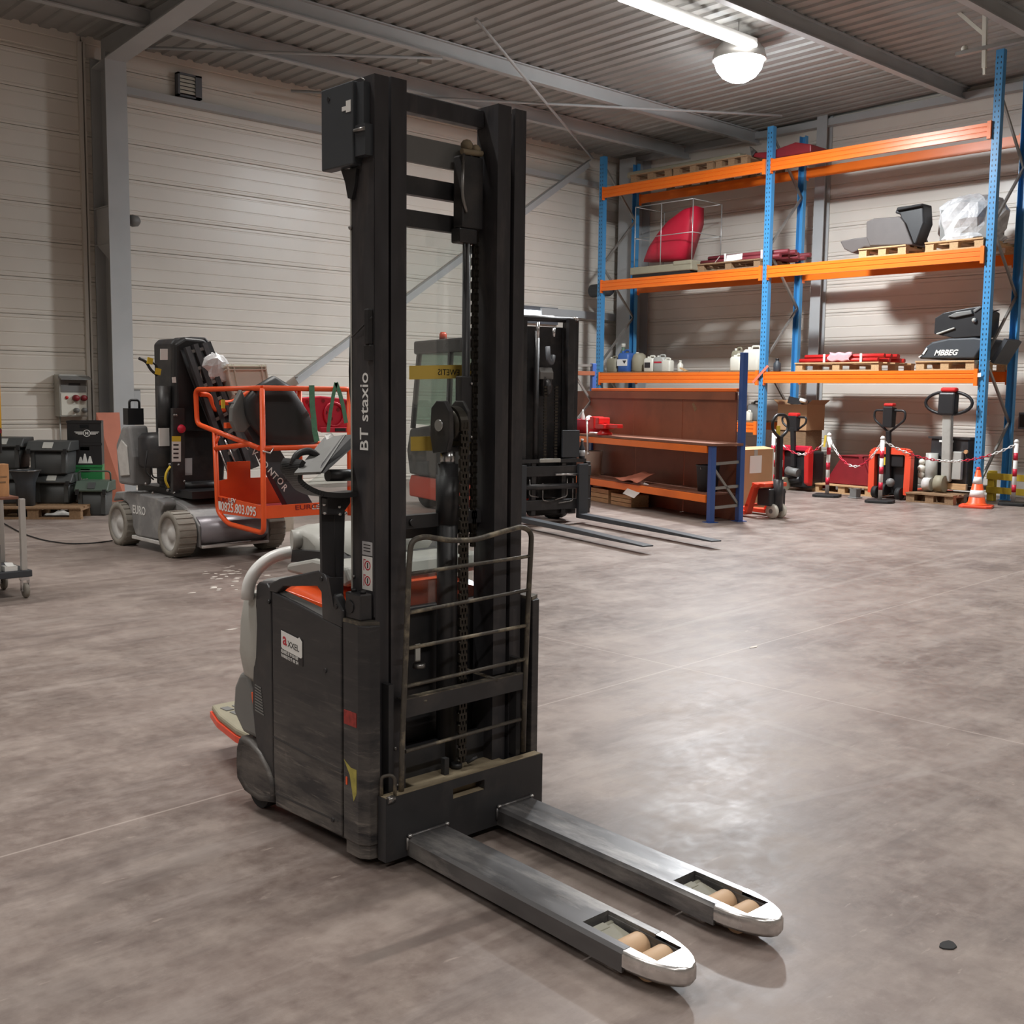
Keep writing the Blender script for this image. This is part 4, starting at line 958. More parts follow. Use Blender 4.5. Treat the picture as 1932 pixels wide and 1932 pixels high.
lp(MB().box(4.70, 4.86, 10.45, 10.56, 1.2, 1.36).tube(rounded([(4.74, 10.5, 1.36), (4.74, 10.5, 1.44), (4.84, 10.5, 1.44), (4.84, 10.5, 1.36)], 0.03), 0.012, 6), 'ballast_box', 'black_plastic')
front = 9.925
def F(x, y, d=0.0): return WY(x, y, front-d)
def fl(name, pts, matl, th=0.006, par=L_, label=None): return lp(MB().solid([F(x, y) for x, y in pts], (0, -th, 0)), name, matl, par, label)
fl('white_label', [(302, 658), (316, 658), (316, 679), (302, 679)], 'white')
fl('warning_label', [(324, 712), (331, 711), (332, 722), (325, 722)], 'white')
fl('tower_plate', [(322, 770), (343, 770), (345, 930), (322, 930)], 'black', 0.05)
dl = lp(MB().solid([WY(x, y, front-0.051) for x, y in ((324, 823), (341, 823), (341, 871), (324, 871))], (0, -0.003, 0)), 'instruction_label', 'white')
lp(MB().solid([WY(x, y, front-0.054) for x, y in ((324, 823), (341, 823), (341, 833), (324, 833))], (0, -0.002, 0)), 'label_header', 'yellow', dl)
for k in range(4): lp(MB().solid([WY(x, y, front-0.054) for x, y in ((327, 838+k*8), (337, 838+k*8), (337, 841+k*8), (327, 841+k*8))], (0, -0.001, 0)), 'label_mark', 'dark_print', dl)
fl('grey_label', [(344, 865), (362, 864), (362, 896), (344, 897)], 'grey_print')
p = WY(339, 809, front-0.05); lp(MB().lathe([(0.0, -0.06), (0.035, -0.055), (0.042, -0.035), (0.03, -0.02), (0.018, 0.0)], p, 'y', 16), 'emergency_button', 'red_plastic', label='red emergency stop button')
p = WY(276, 825, 10.0); lp(MB().obox((4.84, 9.985, p.z), (0.10, 0.02, 0.17), (0, 0, 0)), 'gauge_panel', 'white')
for x, y in ((283, 681), (298, 701)):
    p = WY(x, y, 9.98); lp(MB().obox(p, (0.055, 0.01, 0.06), (0, 0.2, 0)), 'yellow_tag', 'yellow')
lp(MB().tube(rounded([WY(262, 676, 10.0), WY(276, 682, 10.0), WY(284, 698, 10.0), WY(297, 708, 9.99)], 0.05), 0.014, 8), 'lever', 'black_plastic')
lp(MB().tube(rounded([WY(297, 708, 10.0), WY(296, 690, 10.0), WY(288, 684, 10.0)], 0.03), 0.01, 8), 'lever_link', 'black_plastic')
for (x0, y0), (x1, y1) in (((278, 850), (290, 905)), ((286, 880), (310, 900)), ((318, 890), (322, 925))):
    a, b = WY(x0, y0, 9.96), WY(x1, y1, 9.94)
    lp(MB().tube(rounded([a, (a+b)/2+Vector((-0.06, 0, -0.06)), b], 0.08), 0.008, 6), 'cable', 'rubber')
lp(MB().tube(rounded([WY(321, 880, front-0.06), WY(314, 890, front-0.07), WY(311, 905, front-0.07), WY(318, 920, front-0.06)], 0.04), 0.011, 8), 'yellow_hose', 'yellow')
for x, y in ((316, 925), (328, 930), (347, 908), (347, 928), (288, 930), (275, 913), (320, 876), (336, 877), (329, 783), (333, 783)):
    lp(MB().ball(WY(x, y, front-0.05), 0.014, 8), 'bolt', 'steel')
# folded boom: rails and rungs sloping from the tower head down towards the basket
for (xa, ya), (xb, yb), w in (((352, 655), (440, 905), 0.05), ((367, 650), (458, 905), 0.05), ((384, 648), (470, 880), 0.05)):
    lp(MB().bar(WY(xa, ya, 9.88), WY(xb, yb, 9.62), w, 0.05, (0, -1, 0.2)), 'boom_rail', 'mast')
for k in range(7):
    t = 0.04+k*0.13
    a = WY(352+88*t, 655+250*t, 9.88-0.26*t); b = WY(384+86*t, 648+232*t, 9.88-0.26*t)
    lp(MB().bar(a, b, 0.03, 0.03, (0, -1, 0.2)), 'boom_rung', 'mid_grey')
lp(MB().bar(WY(368, 652, 9.95), WY(462, 890, 9.70), 0.34, 0.02, (0, -1, 0.2)), 'boom_web', 'black')
for (xa, ya), (xb, yb) in (((415, 850), (440, 915)), ((424, 830), (452, 890))):
    lp(MB().cyl(WY(xa, ya, 9.55), WY(xb, yb, 9.50), 0.008, n=6), 'tie_rod', 'chrome')
ha, hb_ = WY(352, 660, 9.95).x, WY(400, 660, 9.95).x
lp(MB().prism([(ha, 1.70), (ha, 2.0), (ha+0.05, 2.05), (hb_-0.05, 2.05), (hb_, 1.99), (hb_+0.03, 1.75)], 'y', 9.97, 10.30), 'boom_head', 'black', bevel=0.015)

# orange basket: bent tube frame with sheet metal kick panels
BX, BY, BXR, BYB = 5.07, 8.58, 5.98, 9.42
def LFc(x, y): return SX(x, y, BX)
def RFc(x, y): return WY(x, y, BY)
R_T = 0.0235
def btube(name, pts, rad=0.05, r=R_T): return lp(MB().tube(rounded(pts, rad, 5), r, 10), name, 'lift_orange')
ztop, zmid = RFc(487, 732).z, RFc(500, 846).z
C_top = Vector((BX, BY, ztop))
btube('basket_wing', [LFc(490, 846), LFc(372, 800), LFc(369, 735), C_top], 0.07)
btube('basket_post', [C_top+Vector((0, 0, 0)), Vector((BX, BY, 0.30)), LFc(430, 988), LFc(411, 965), LFc(405, 815)], 0.07)
btube('basket_rail', [LFc(407, 846), LFc(470, 838)])
btube('basket_gusset', [LFc(405, 840), LFc(413, 824)], 0.02, 0.012)
btube('basket_top_rail', [C_top, Vector((BXR, BY, ztop)), Vector((BXR, BYB, ztop)), Vector((5.50, BYB, ztop)), Vector((5.30, BYB+0.1, ztop-0.14)), Vector((5.18, BYB+0.1, ztop-0.14))], 0.06)
btube('basket_top_rail', [LFc(372, 740)+Vector((0.03, 0, -0.02)), LFc(372, 740)+Vector((0.03+0.10, 0, -0.02)), LFc(372, 740)+Vector((0.16, 0, -0.17)), LFc(372, 740)+Vector((0.36, 0, -0.17))], 0.06)
btube('basket_mid_rail', [Vector((BX, BY, zmid)), Vector((BXR, BY, zmid)), Vector((BXR, BYB, zmid))], 0.05)
btube('basket_post', [Vector((BXR, BY, ztop)), Vector((BXR, BY, 0.40))]); btube('basket_post', [Vector((BXR, BYB, ztop)), Vector((BXR, BYB, 0.40))])
lp(MB().tube([Vector((BX-0.02, BY-0.03, zmid-0.02)), Vector((BX+0.04, BY-0.05, zmid-0.04)), Vector((BX+0.09, BY-0.02, zmid))], 0.008, 6), 'wire_loop', 'chrome')
zp1, zp0 = RFc(500, 955).z, RFc(500, 979).z
pan_l = lp(MB().solid([LFc(410, 935), Vector((BX, BY, zp1)), Vector((BX, BY, zp0)), LFc(410, 968)], (0.012, 0, 0)), 'kick_panel', 'lift_orange')
pan_r = lp(MB().solid([Vector((BX, BY, zp1)), Vector((BXR, BY, zp1)), Vector((BXR, BY, zp0)), Vector((BX, BY, zp0))], (0, 0.012, 0)), 'kick_panel', 'lift_orange')
zb0 = zp0+0.01
lp(MB().box(BX+0.01, BXR-0.01, BY+0.015, BYB, zb0, zb0+0.03), 'basket_floor', 'red_dark')
lp(MB().solid([(BX, BYB, zb0), (BXR, BYB, zb0), (BXR, BYB, 0.72), (BX+0.36, BYB, 0.72), (BX+0.36, BYB, 0.88), (BX+0.12, BYB, 0.88), (BX+0.12, BYB, 0.72), (BX, BYB, 0.70)], (0, 0.012, 0)), 'back_panel', 'lift_orange')
dl = (LFc(410, 953)-Vector((BX, BY, (zp0+zp1)/2))).normalized()*-1
o = LFc(410, 966)+Vector((-0.002, -0.02, 0.012))
lp(text_mb('0825.803.095', 0.118, LFc(418, 966)+Vector((-0.003, 0, 0.015)), dl, (0, 0, 1), 0.002, bold=0.012, sx=0.98), 'phone_number', 'white', pan_l, 'white phone number 0825.803.095')
q = LFc(411, 965)+Vector((-0.003, 0, 0.02))
lp(MB().solid([q, q+dl*0.065, q+dl*0.065+Vector((0, 0, 0.08)), q+Vector((0, 0, 0.08))], (-0.001, 0, 0)), 'phone_mark', 'white', pan_l)
lp(text_mb('EUROLEV', 0.052, LFc(411, 945)+Vector((-0.003, 0, 0.0)), dl, (0, 0, 1), 0.002, sx=1.5), 'maker_lettering', 'red_dark', pan_l)
lp(text_mb('LEV', 0.055, LFc(432, 947)+Vector((-0.004, 0, 0.0)), dl, (0, 0, 1), 0.002, bold=0.01, sx=1.5), 'maker_lettering', 'white', pan_l)
lp(text_mb('EURO', 0.060, RFc(556, 962)+Vector((0, -0.003, 0)), (1, 0, 0), (0, 0, 1), 0.002, sx=1.6), 'maker_lettering', 'red_dark', pan_r)
lp(text_mb('LEV', 0.060, RFc(588, 961)+Vector((0, -0.003, 0)), (1, 0, 0), (0, 0, 1), 0.002, bold=0.01, sx=1.5), 'maker_lettering', 'white', pan_r)
# jib beam going down into the basket, white lettering along it
jy = 8.86
J = lambda x, y: WY(x, y, jy)
jb = lp(MB().solid([J(440, 760), J(470, 752), J(594, 955), J(543, 955)], (0, 0.10, 0)), 'jib_beam', 'mast_side', bevel=0.006)
lp(MB().solid([WY(x, y, jy-0.012) for x, y in ((438, 770), (456, 735), (464, 752), (467, 785), (476, 800), (462, 815), (447, 815), (437, 795))], (0, 0.06, 0)), 'jib_head', 'mid_grey', bevel=0.01)
ld = (J(537, 925)-J(467, 843)).normalized()
for txt, px, py in (('E', 465, 846), ('V', 476, 858), ('T', 487, 870), ('O', 496, 881), ('N', 508, 894), ('T', 515, 903), ('O', 525, 912), ('R', 533, 924)):
    o = WY(px, py, jy-0.002)
    lp(text_mb(txt, 0.085, o, ld, (ld.z*-1*-1*0+(-ld.z), 0, ld.x), 0.002, bold=0.01, align='CENTER'), 'lettering', 'white', jb)
lp(MB().box(5.12, 5.42, 8.95, 9.2, 1.22, 1.38), 'control_box', 'black_plastic', bevel=0.01)
lp(MB().obox((5.10, 9.32, 1.42), (0.03, 0.02, 0.08)), 'yellow_tag', 'yellow')
lp(MB().box(BX+0.005, BX+0.09, 9.22, 9.27, 1.20, 1.25), 'rail_bracket', 'lift_orange')

# black plastic hood lying in the basket
hp = [(485, 727), (517, 708), (549, 727), (584, 781), (601, 835), (585, 842), (538, 843), (505, 838), (474, 800), (467, 784), (463, 752)]
H0 = [WY(x, y, 8.72) for x, y in hp]
cc = sum(H0, Vector())/len(H0)
mb = MB(); rings = []
for dy, k in ((0.06, 0.97), (0.0, 0.99), (-0.03, 0.90), (-0.045, 0.60), (-0.05, 0.25)):
    rings.append([cc+(p-cc)*k+Vector((0, dy, 0)) for p in H0])
mb.loft(rings); tag(mb.build('plastic_hood', M['black_plastic']), 'large black plastic hood lying across the orange basket', 'machine cover')
# red plastic tray with holes behind the basket rail
ry = 9.46
rt = thing('red_tray', 'red plastic tray with round holes behind the basket rail', 'tray', WY(620, 815, ry))
pts = [(570, 750), (605, 747), (650, 752), (664, 756), (668, 815), (604, 815), (592, 800), (580, 775)]
MB().solid([WY(x, y, ry) for x, y in pts], (0, 0.04, 0)).build('body', M['red_plastic'], rt, bevel=0.012)
for x, y in ((579, 758), (585, 765), (610, 756), (615, 778), (638, 773), (655, 760), (625, 790)):
    MB().cyl(WY(x, y, ry-0.012), WY(x, y, ry+0.01), 0.018, n=12).build('hole_disc', M['red_dark'], rt)  # dark red discs added in place of open holes
MB().tube([WY(610+18*math.cos(a)+20, 782+22*math.sin(a), ry-0.01) for a in [2*PI*k/20 for k in range(20)]], 0.014, 6, True).build('ring_rib', M['red_plastic'], rt)
MB().solid([WY(x, y, ry) for x, y in ((600, 806), (667, 806), (667, 816), (604, 816))], (0, -0.04, 0)).build('rim', M['red_plastic'], rt, bevel=0.006)
for hx in (5.72, 5.90): MB().box(hx, hx+0.03, BYB-0.03, ry+0.01, 1.47, ztop+0.03).build('hook', M['red_plastic'], rt)
MB().solid([WY(x, y, ry-0.041) for x, y in ((632, 808), (652, 808), (652, 814), (632, 814))], (0, -0.004, 0)).build('handle_slot', M['black_plastic'], rt)
# green ratchet straps over the rail
def strap(pts, w, label):
    P = [WY(x, y, BY-0.035) for x, y in pts]
    mb = MB()
    for a, b in zip(P[:-1], P[1:]): mb.bar(a, b, 0.006, w, Vector((1, 0, 0)))
    return tag(mb.build('ratchet_strap', M['green_strap']), label, 'strap', 'green straps on the basket rail')
strap([(588, 727), (589, 765), (592, 790), (594, 815), (598, 833)], 0.055, 'broad pale green strap hanging straight from the basket rail')
strap([(634, 722), (629, 745), (623, 780), (619, 815)], 0.035, 'thin dark green strap slanting from the knot on the basket rail')
strap([(634, 722), (642, 745), (648, 770), (653, 798)], 0.04, 'dark green strap hanging right of the knot on the basket rail')
# grey open crate and clear bag resting on the boom
cy_ = 9.75
K = lambda x, y, d=0.0: WY(x, y, cy_+d)
ct = thing('plastic_crate', 'pale grey folding crate tilted on the lift boom', 'crate', K(450, 765))
def cpanel(name, pts, off): return MB().solid(pts, off).build(name, M['white_plastic'], ct)
A, B, C, D = K(427, 687), K(500, 688), K(508, 738), K(440, 745)
E_, F_ = K(404, 715, 0.25), K(420, 770, 0.25)
cpanel('front_panel', [A, B, C, D], (0, 0.012, 0)); cpanel('side_panel', [A, E_, F_, D], (0.012, 0, 0))
cpanel('base', [D, C, C+Vector((-0.06, 0.25, -0.1)), F_], (0, 0, 0.012))
for t in (0.06, 0.16):
    cpanel('rib', [A.lerp(D, t), B.lerp(C, t), B.lerp(C, t+0.03), A.lerp(D, t+0.03)], (0, -0.025, 0)); cpanel('rib', [A.lerp(D, t), E_.lerp(F_, t), E_.lerp(F_, t+0.03), A.lerp(D, t+0.03)], (-0.025, 0, 0))
for t in (0.0, 0.14, 0.86, 0.97):
    cpanel('rib', [A.lerp(B, t), A.lerp(B, t+0.03), D.lerp(C, t+0.03), D.lerp(C, t)], (0, -0.02, 0))
p = K(404, 695, 0.1)
mb = MB(); random.seed(3)
NB = 16
mb.loft([[p+Vector(((0.15*k+random.uniform(-.02, .02))*math.cos(2*PI*j/NB), (0.08*k+random.uniform(-.012, .012))*math.sin(2*PI*j/NB), z+random.uniform(-.02, .02))) for j in range(NB)] for z, k in ((-0.14, 0.4), (-0.10, 0.9), (-0.04, 0.95), (0.02, 1.05), (0.08, 0.85), (0.12, 0.6), (0.14, 0.2))], smooth=False)
tag(mb.build('plastic_bag', M['wrap']), 'crumpled clear plastic bag beside the grey crate', 'bag')
# white bucket seen under the basket
p = GZ(537, 1001)
bt = thing('white_bucket', 'small white bucket on the floor beyond the basket', 'bucket', p)
MB().lathe([(0.0, 0.0), (0.095, 0.0), (0.11, 0.20), (0.117, 0.21), (0.117, 0.23), (0.105, 0.23), (0.09, 0.01), (0.0, 0.01)], (0, 0, 0), 'z', 20).build('body', M['white_plastic'], bt, world=False)
MB().tube([(0.115*math.cos(a), 0.02, 0.20+0.11*math.sin(a)) for a in [PI*k/12 for k in range(13)]], 0.003, 6).build('bail', M['galv'], bt, world=False)
# ------------------------------------------------------------------ corner beside the column
# shared pallet builder (length along local x, depth along local y)
def make_pallet(name, label, group, loc, rz, L=1.2, W=0.8, matl='wood'):
    t = thing(name, label, 'pallet', loc, rz, group)
    for i, y in enumerate((-W/2+0.05, -W/4+0.01, 0, W/4-0.01, W/2-0.05)):
        MB().box(-L/2, L/2, y-(0.07 if i in (0, 2, 4) else 0.048), y+(0.07 if i in (0, 2, 4) else 0.048), 0.122, 0.144).build('board', M[matl], t, world=False)
    for x in (-L/2+0.07, 0, L/2-0.07): MB().box(x-0.07, x+0.07, -W/2, W/2, 0.100, 0.1215).build('stringer', M[matl], t, world=False)
    for x in (-L/2+0.07, 0, L/2-0.07):
        for y in (-W/2+0.05, 0, W/2-0.05): MB().box(x-0.065, x+0.065, y-0.05, y+0.05, 0.0225, 0.0995).build('block', M[matl], t, world=False)
    for y in (-W/2+0.05, 0, W/2-0.05): MB().box(-L/2, L/2, y-0.05, y+0.05, 0.0, 0.022).build('bottom_board', M[matl], t, world=False)
    return t
RZ = -0.66
ux = Vector((math.cos(RZ), math.sin(RZ), 0)); uy = Vector((-math.sin(RZ), math.cos(RZ), 0))
pc = GZ(62, 957, 0.144)
PB = pc + uy*0.42; PB.z = 0
make_pallet('wood_pallet', 'aged wooden pallet under the black storage bins', None, PB, RZ, 1.1, 0.85, 'wood_dark')

def storage_bin(loc, rz, w, d, h, label, lidmat='bin', bodymat='bin', handle=False):
    t = thing('storage_bin', label, 'bin', loc, rz, 'storage bins by the column')
    mb = MB(); rings = []
    for z, k in ((0, 0.90), (0.02, 0.93), (h*0.72, 1.0)):
        rings.append([Vector((p[0]*k, p[1]*k, z)) for p in rrect(w, d, 0.03, 3)])
    mb.loft(rings); mb.build('body', M[bodymat], t, world=False)
    for sx in (-1, 1): MB().box(sx*w*0.40-0.025, sx*w*0.40+0.025, -d/2-0.012, -d/2+0.02, 0.02, h*0.70).build('rib', M[bodymat], t, world=False)
    lid = MB().prism([(-d/2-0.04, h*0.70), (-d/2-0.045, h*0.76), (-d/2+0.06, h), (d/2+0.02, h), (d/2+0.03, h*0.70)], 'x', -w/2-0.03, w/2+0.03)
    lo = lid.build('lid', M[lidmat], t, bevel=0.015, seg=3, world=False)
    MB().obox((0, -d/2-0.0, h*0.87+0.005), (w*0.26, 0.10, 0.006), (math.atan2(h*0.24, 0.105), 0, 0)).build('lid_label', M['grey_plastic' if lidmat == 'bin' else 'bin'], lo, world=False)
    for sx in (-1, 1): MB().box(sx*w*0.47-0.02, sx*w*0.47+0.02, -d/2-0.06, -d/2-0.03, h*0.62, h*0.78).build('latch', M['rubber'], t, world=False)
    if handle:
        MB().tube(rounded([(-w/2-0.02, 0, h*0.8), (-w/2-0.02, -0.03, h*1.28), (w/2+0.02, -0.03, h*1.28), (w/2+0.02, 0, h*0.8)], 0.04), 0.011, 8).build('handle', M['bin_green'], t, world=False)
    return t
def on_pallet(px, back=0.28):
    p = GZ(px, 952, 0.144)+uy*back; p.z = 0.1445; return p
b1 = on_pallet(95); storage_bin(b1, RZ, 0.42, 0.40, 0.36, 'black storage bin at the bottom of the stack on the pallet')
storage_bin(b1+Vector((0, 0, 0.361))-ux*0.03, RZ, 0.45, 0.42, 0.40, 'black storage bin with a pale label on its lid, top of the stack')
b2 = on_pallet(5); storage_bin(b2, RZ, 0.40, 0.40, 0.42, 'black storage bin on the pallet behind the tool cart')
storage_bin(b2+Vector((0, 0, 0.421)), RZ, 0.40, 0.40, 0.38, 'black storage bin stacked behind the tool cart')
bd = GZ(50, 976); bd.z = 0.0
t = thing('metal_bucket', 'dark shiny funnel-rimmed metal bucket before the storage bins', 'bucket', bd)
MB().lathe([(0.0, 0.0), (0.10, 0.0), (0.115, 0.42), (0.17, 0.555), (0.18, 0.565), (0.16, 0.565), (0.10, 0.43), (0.0, 0.02)], (0, 0, 0), 'z', 24).build('body', M['mast_side'], t, world=False)
MB().tube([(0.178*math.cos(a), 0.178*math.sin(a), 0.566) for a in [2*PI*k/24 for k in range(24)]], 0.006, 6, True).build('rim', M['steel'], t, world=False)
b3 = GZ(172, 974)+uy*0.22; b3.z = 0
storage_bin(b3, RZ, 0.34, 0.34, 0.42, 'grey-green toolbox bin with a raised handle on the floor before the crates', 'bin_green', 'bin', True)

def drinks_crate(loc, rz, matl, label, w=0.40, d=0.30, h=0.275):
    t = thing('drinks_crate', label, 'crate', loc, rz, 'drinks crates by the column')
    f = 0.012
    MB().box(-w/2, w/2, -d/2, d/2, 0.0, 0.015).build('base', M[matl], t, world=False)
    hx, hz0, hz1 = 0.055, h*0.66, h*0.82
    MB().box(-w/2, -hx, -d/2, -d/2+f, 0.015, h).box(hx, w/2, -d/2, -d/2+f, 0.015, h).box(-hx, hx, -d/2, -d/2+f, 0.015, hz0).box(-hx, hx, -d/2, -d/2+f, hz1, h).build('front_wall', M[matl], t, world=False)
    MB().box(-w/2, w/2, d/2-f, d/2, 0.015, h).build('back_wall', M[matl], t, world=False)
    for sx in (-1, 1): MB().box(sx*(w/2-f) if sx > 0 else -w/2, w/2 if sx > 0 else -w/2+f, -d/2+f, d/2-f, 0.015, h).build('side_wall', M[matl], t, world=False)
    MB().box(-w/2-0.006, w/2+0.006, -d/2-0.006, -d/2, h-0.03, h).box(-w/2-0.006, -w/2, -d/2, d/2, h-0.03, h).build('rim', M[matl], t, world=False)
    return t
CR = -0.50
cb = GZ(155, 950, 0.144)+Vector((0.24, 0.42, 0)); cb.z = 0.0
st = thing('low_crate_stand', 'low dark wooden block under the drinks crates', 'stand', cb, CR)
MB().box(-0.22, 0.22, -0.17, 0.17, 0.0, 0.32).build('top', M['wood_dark'], st, world=False, bevel=0.004)
zc = 0.321
c1 = drinks_crate(cb+Vector((0, 0, zc)), CR, 'green', 'green drinks crate, lowest of the crate stack'); 
text_mb('bier', 0.075, (-0.09, -0.151, 0.06), (1, 0, 0.12), (0, 0, 1), 0.002, bold=0.02).build('lettering', M['grey_plastic'], c1, world=False)
c2 = drinks_crate(cb+Vector((0, 0, zc+0.276)), CR, 'black_plastic', 'black drinks crate with white bottle marks, middle of the crate stack')
for x, h_ in ((-0.05, 0.10), (0.0, 0.14), (0.06, 0.11)):
    MB().prism([(x-0.03, 0.02), (x+0.03, 0.02), (x+0.02, h_*0.6), (x+0.008, h_), (x-0.008, h_), (x-0.02, h_*0.6)], 'y', -0.152, -0.1505).build('bottle_mark', M['white'], c2, world=False)
c3 = drinks_crate(cb+Vector((0, 0, zc+0.552)), CR, 'black_plastic', 'black drinks crate with a white winged emblem, top of the crate stack')
MB().lathe([(0.036, -0.1520), (0.044, -0.1520), (0.044, -0.1508), (0.036, -0.1508), (0.036, -0.1520)], (0.03, 0, 0.12), 'y', 24).build('emblem_ring', M['white'], c3, world=False)
text_mb('M', 0.055, (0.03, -0.1512, 0.101), (1, 0, 0), (0, 0, 1), 0.0015, bold=0.02, align='CENTER').build('emblem_letter', M['white'], c3, world=False)
for s in (-1, 1):
    for k, (z, l) in enumerate(((0.136, 0.10), (0.122, 0.085), (0.108, 0.06))):
        MB().box(0.03+s*0.046 if s > 0 else 0.03-0.046-l, 0.03+0.046+l if s > 0 else 0.03-0.046, -0.1520, -0.1508, z-0.004, z+0.004).build('emblem_wing', M['white'], c3, world=False)
p = GZ(133, 950)+Vector((0.05, 0.05, 0))
t = thing('red_cone', 'small red cone between the bins and the crates', 'cone', (p.x, p.y, 0), 0)
MB().lathe([(0.0, 0.0), (0.055, 0.0), (0.055, 0.015), (0.045, 0.02), (0.02, 0.26), (0.0, 0.265)], (0, 0, 0), 'z', 16).build('body', M['red_plastic'], t, world=False)
MB().box(-0.065, 0.065, -0.065, 0.065, 0, 0.012).build('base', M['red_plastic'], t, world=False, bevel=0.004)
# crumpled white paper
p = GZ(118, 973); mb = MB(); random.seed(5)
mb.sheet(lambda u, v: (p.x+(u-.5)*0.40*ux.x+(v-.5)*0.16*uy.x, p.y+(u-.5)*0.40*ux.y+(v-.5)*0.16*uy.y, 0.012+0.05*abs(math.sin(7*u+3*v))*math.sin(PI*u)*math.sin(PI*v)+0.02*random.random()*math.sin(PI*v)), 14, 6, 0.002)
tag(mb.build('crumpled_paper', M['white']), 'crumpled white paper on the floor before the pallet', 'paper')
# terracotta board leaning on the column
q = [GZ(185, 932), GZ(222, 925)]
a = Vector((6.30, 15.02, 0.0)); b = Vector((6.62, 14.86, 0.0)); top_a = Vector((6.40, 15.24, 1.22)); top_b = Vector((6.74, 15.255, 1.22))
tag(MB().solid([a, b, top_b, top_a], (0.004, 0.012, 0)).build('leaning_board', M['terracotta']), 'terracotta coloured board leaning against the column', 'board')
# electric socket cabinet on the wall
e0 = WY(112, 706, 15.58); e1 = WY(167, 786, 15.58)
t = thing('socket_cabinet', 'grey electric socket cabinet with hood on the left wall', 'cabinet', ((e0.x+e1.x)/2, 15.78, e1.z))
MB().box(e0.x, e1.x, 15.60, 15.79, e1.z, e0.z).build('body', M['grey_plastic'], t, bevel=0.01)
MB().prism([(15.60, e0.z-0.02), (15.50, e0.z-0.06), (15.50, e0.z-0.075), (15.60, e0.z-0.06)], 'x', e0.x-0.01, e1.x+0.03).build('hood', M['mid_grey'], t)
zm = e0.z-0.24
MB().box(e0.x+0.02, e1.x-0.02, 15.594, 15.601, zm, e0.z-0.06).build('breaker_window', M['mid_grey'], t)
MB().box(e0.x+0.13, e1.x-0.1, 15.588, 15.595, e0.z-0.15, e0.z-0.12).build('breaker_row', M['black_plastic'], t)
MB().box(e0.x+0.02, e1.x-0.02, 15.592, 15.601, e1.z+0.02, zm-0.02).build('socket_panel', M['white_plastic'], t)
for x, y, r, mm in ((142, 751, 0.045, 'red_dark'), (157, 751, 0.042, 'red_dark'), (143, 774, 0.034, 'mid_grey'), (158, 774, 0.034, 'mid_grey')):
    p = WY(x, y, 15.59)
    MB().lathe([(0.0, -0.07), (r*0.9, -0.065), (r, -0.03), (r, 0.0)], p, 'y', 16).build('socket', M[mm], t)
p = WY(126, 750, 15.59); MB().lathe([(0.0, -0.02), (0.02, -0.015), (0.024, 0.0)], p, 'y', 14).build('stop_button', M['red'], t)
MB().tube([(e0.x+0.05, 15.74, e1.z), (e0.x+0.05, 15.74, 0.6)], 0.012, 6).build('conduit', M['grey_plastic'], t)
# grey wall box right of the column
p0 = WY(250, 735, 15.70); p1 = WY(263, 790, 15.70)
t = thing('wall_box', 'narrow grey junction box on the wall right of the column', 'box', ((p0.x+p1.x)/2, 15.78, p1.z))
MB().box(p0.x, p1.x+0.02, 15.68, 15.79, p1.z, p0.z).build('body', M['mid_grey'], t, bevel=0.008)
MB().box(p0.x+0.01, p1.x+0.01, 15.672, 15.681, p1.z+0.02, p0.z-0.02).build('lid', M['steel_grey'], t)
# yellow post at the frame edge
p = WY(-2, 840, 15.3)
t = thing('yellow_post', 'warm yellow steel guard post beside the wall', 'post', (p.x-0.02, 15.3, 0))
MB().cyl((p.x-0.02, 15.3, 0.012), (p.x-0.02, 15.3, 2.75), 0.06, n=20).build('tube', M['yellow_post'], t)
MB().box(p.x-0.14, p.x+0.10, 15.18, 15.42, 0, 0.012).build('base_plate', M['yellow_post'], t)
# cable on the floor
pts = [GZ(-30, 965, 0.008), GZ(15, 992, 0.008), GZ(45, 1008, 0.008), GZ(85, 1020, 0.008), GZ(130, 1026, 0.008), GZ(175, 1025, 0.008), GZ(212, 1020, 0.008)]
tag(MB().tube(rounded(pts, 0.4, 4), 0.007, 6).build('power_cable', M['rubber']), 'black power cable on the floor running to the lift', 'cable')

# tool cart cut by the frame edge
cw = GZ(47, 1127)
CA = 0.0
ca = Vector((math.cos(CA), math.sin(CA), 0)); cb_ = Vector((-math.sin(CA), math.cos(CA), 0))
c0 = cw + ca*0.03
c0.z = 0
t = thing('tool_cart', 'black wheeled cart with pale aluminium posts', 'cart', c0, CA)
W_, D_ = 0.75, 0.5     # local: cart goes to -x and +y from its near right corner
MB().box(-W_, 0.02, -0.03, D_, 0.155, 0.205).build('shelf', M['mast_side'], t, world=False, bevel=0.006)
MB().box(-W_, -0.06, -0.03, D_, 0.735, 0.755).build('top', M['ply_top'], t, world=False, bevel=0.004)
for x, y in ((-0.03, 0.0), (-W_+0.03, 0.0), (-0.03, D_-0.04), (-W_+0.03, D_-0.04)):
    MB().box(x-0.02, x+0.02, y-0.02, y+0.02, 0.205, 0.735).build('post', M['alu'], t, world=False, bevel=0.003)
    w = MB().lathe([(0.012, -0.016), (0.048, -0.016), (0.055, -0.008), (0.055, 0.008), (0.048, 0.016), (0.012, 0.016)], (x, y-0.02, 0.0555), 'x', 20).build('castor_wheel', M['dusty_tyre'], t, world=False)
    MB().box(x-0.028, x+0.028, y-0.03, y+0.03, 0.130, 0.155).box(x-0.028, x-0.020, y-0.035, y+0.01, 0.05, 0.132).box(x+0.020, x+0.028, y-0.035, y+0.01, 0.05, 0.132).cyl((x-0.03, y-0.02, 0.0555), (x+0.03, y-0.02, 0.0555), 0.006, n=8).build('fork', M['chrome'], w, world=False)
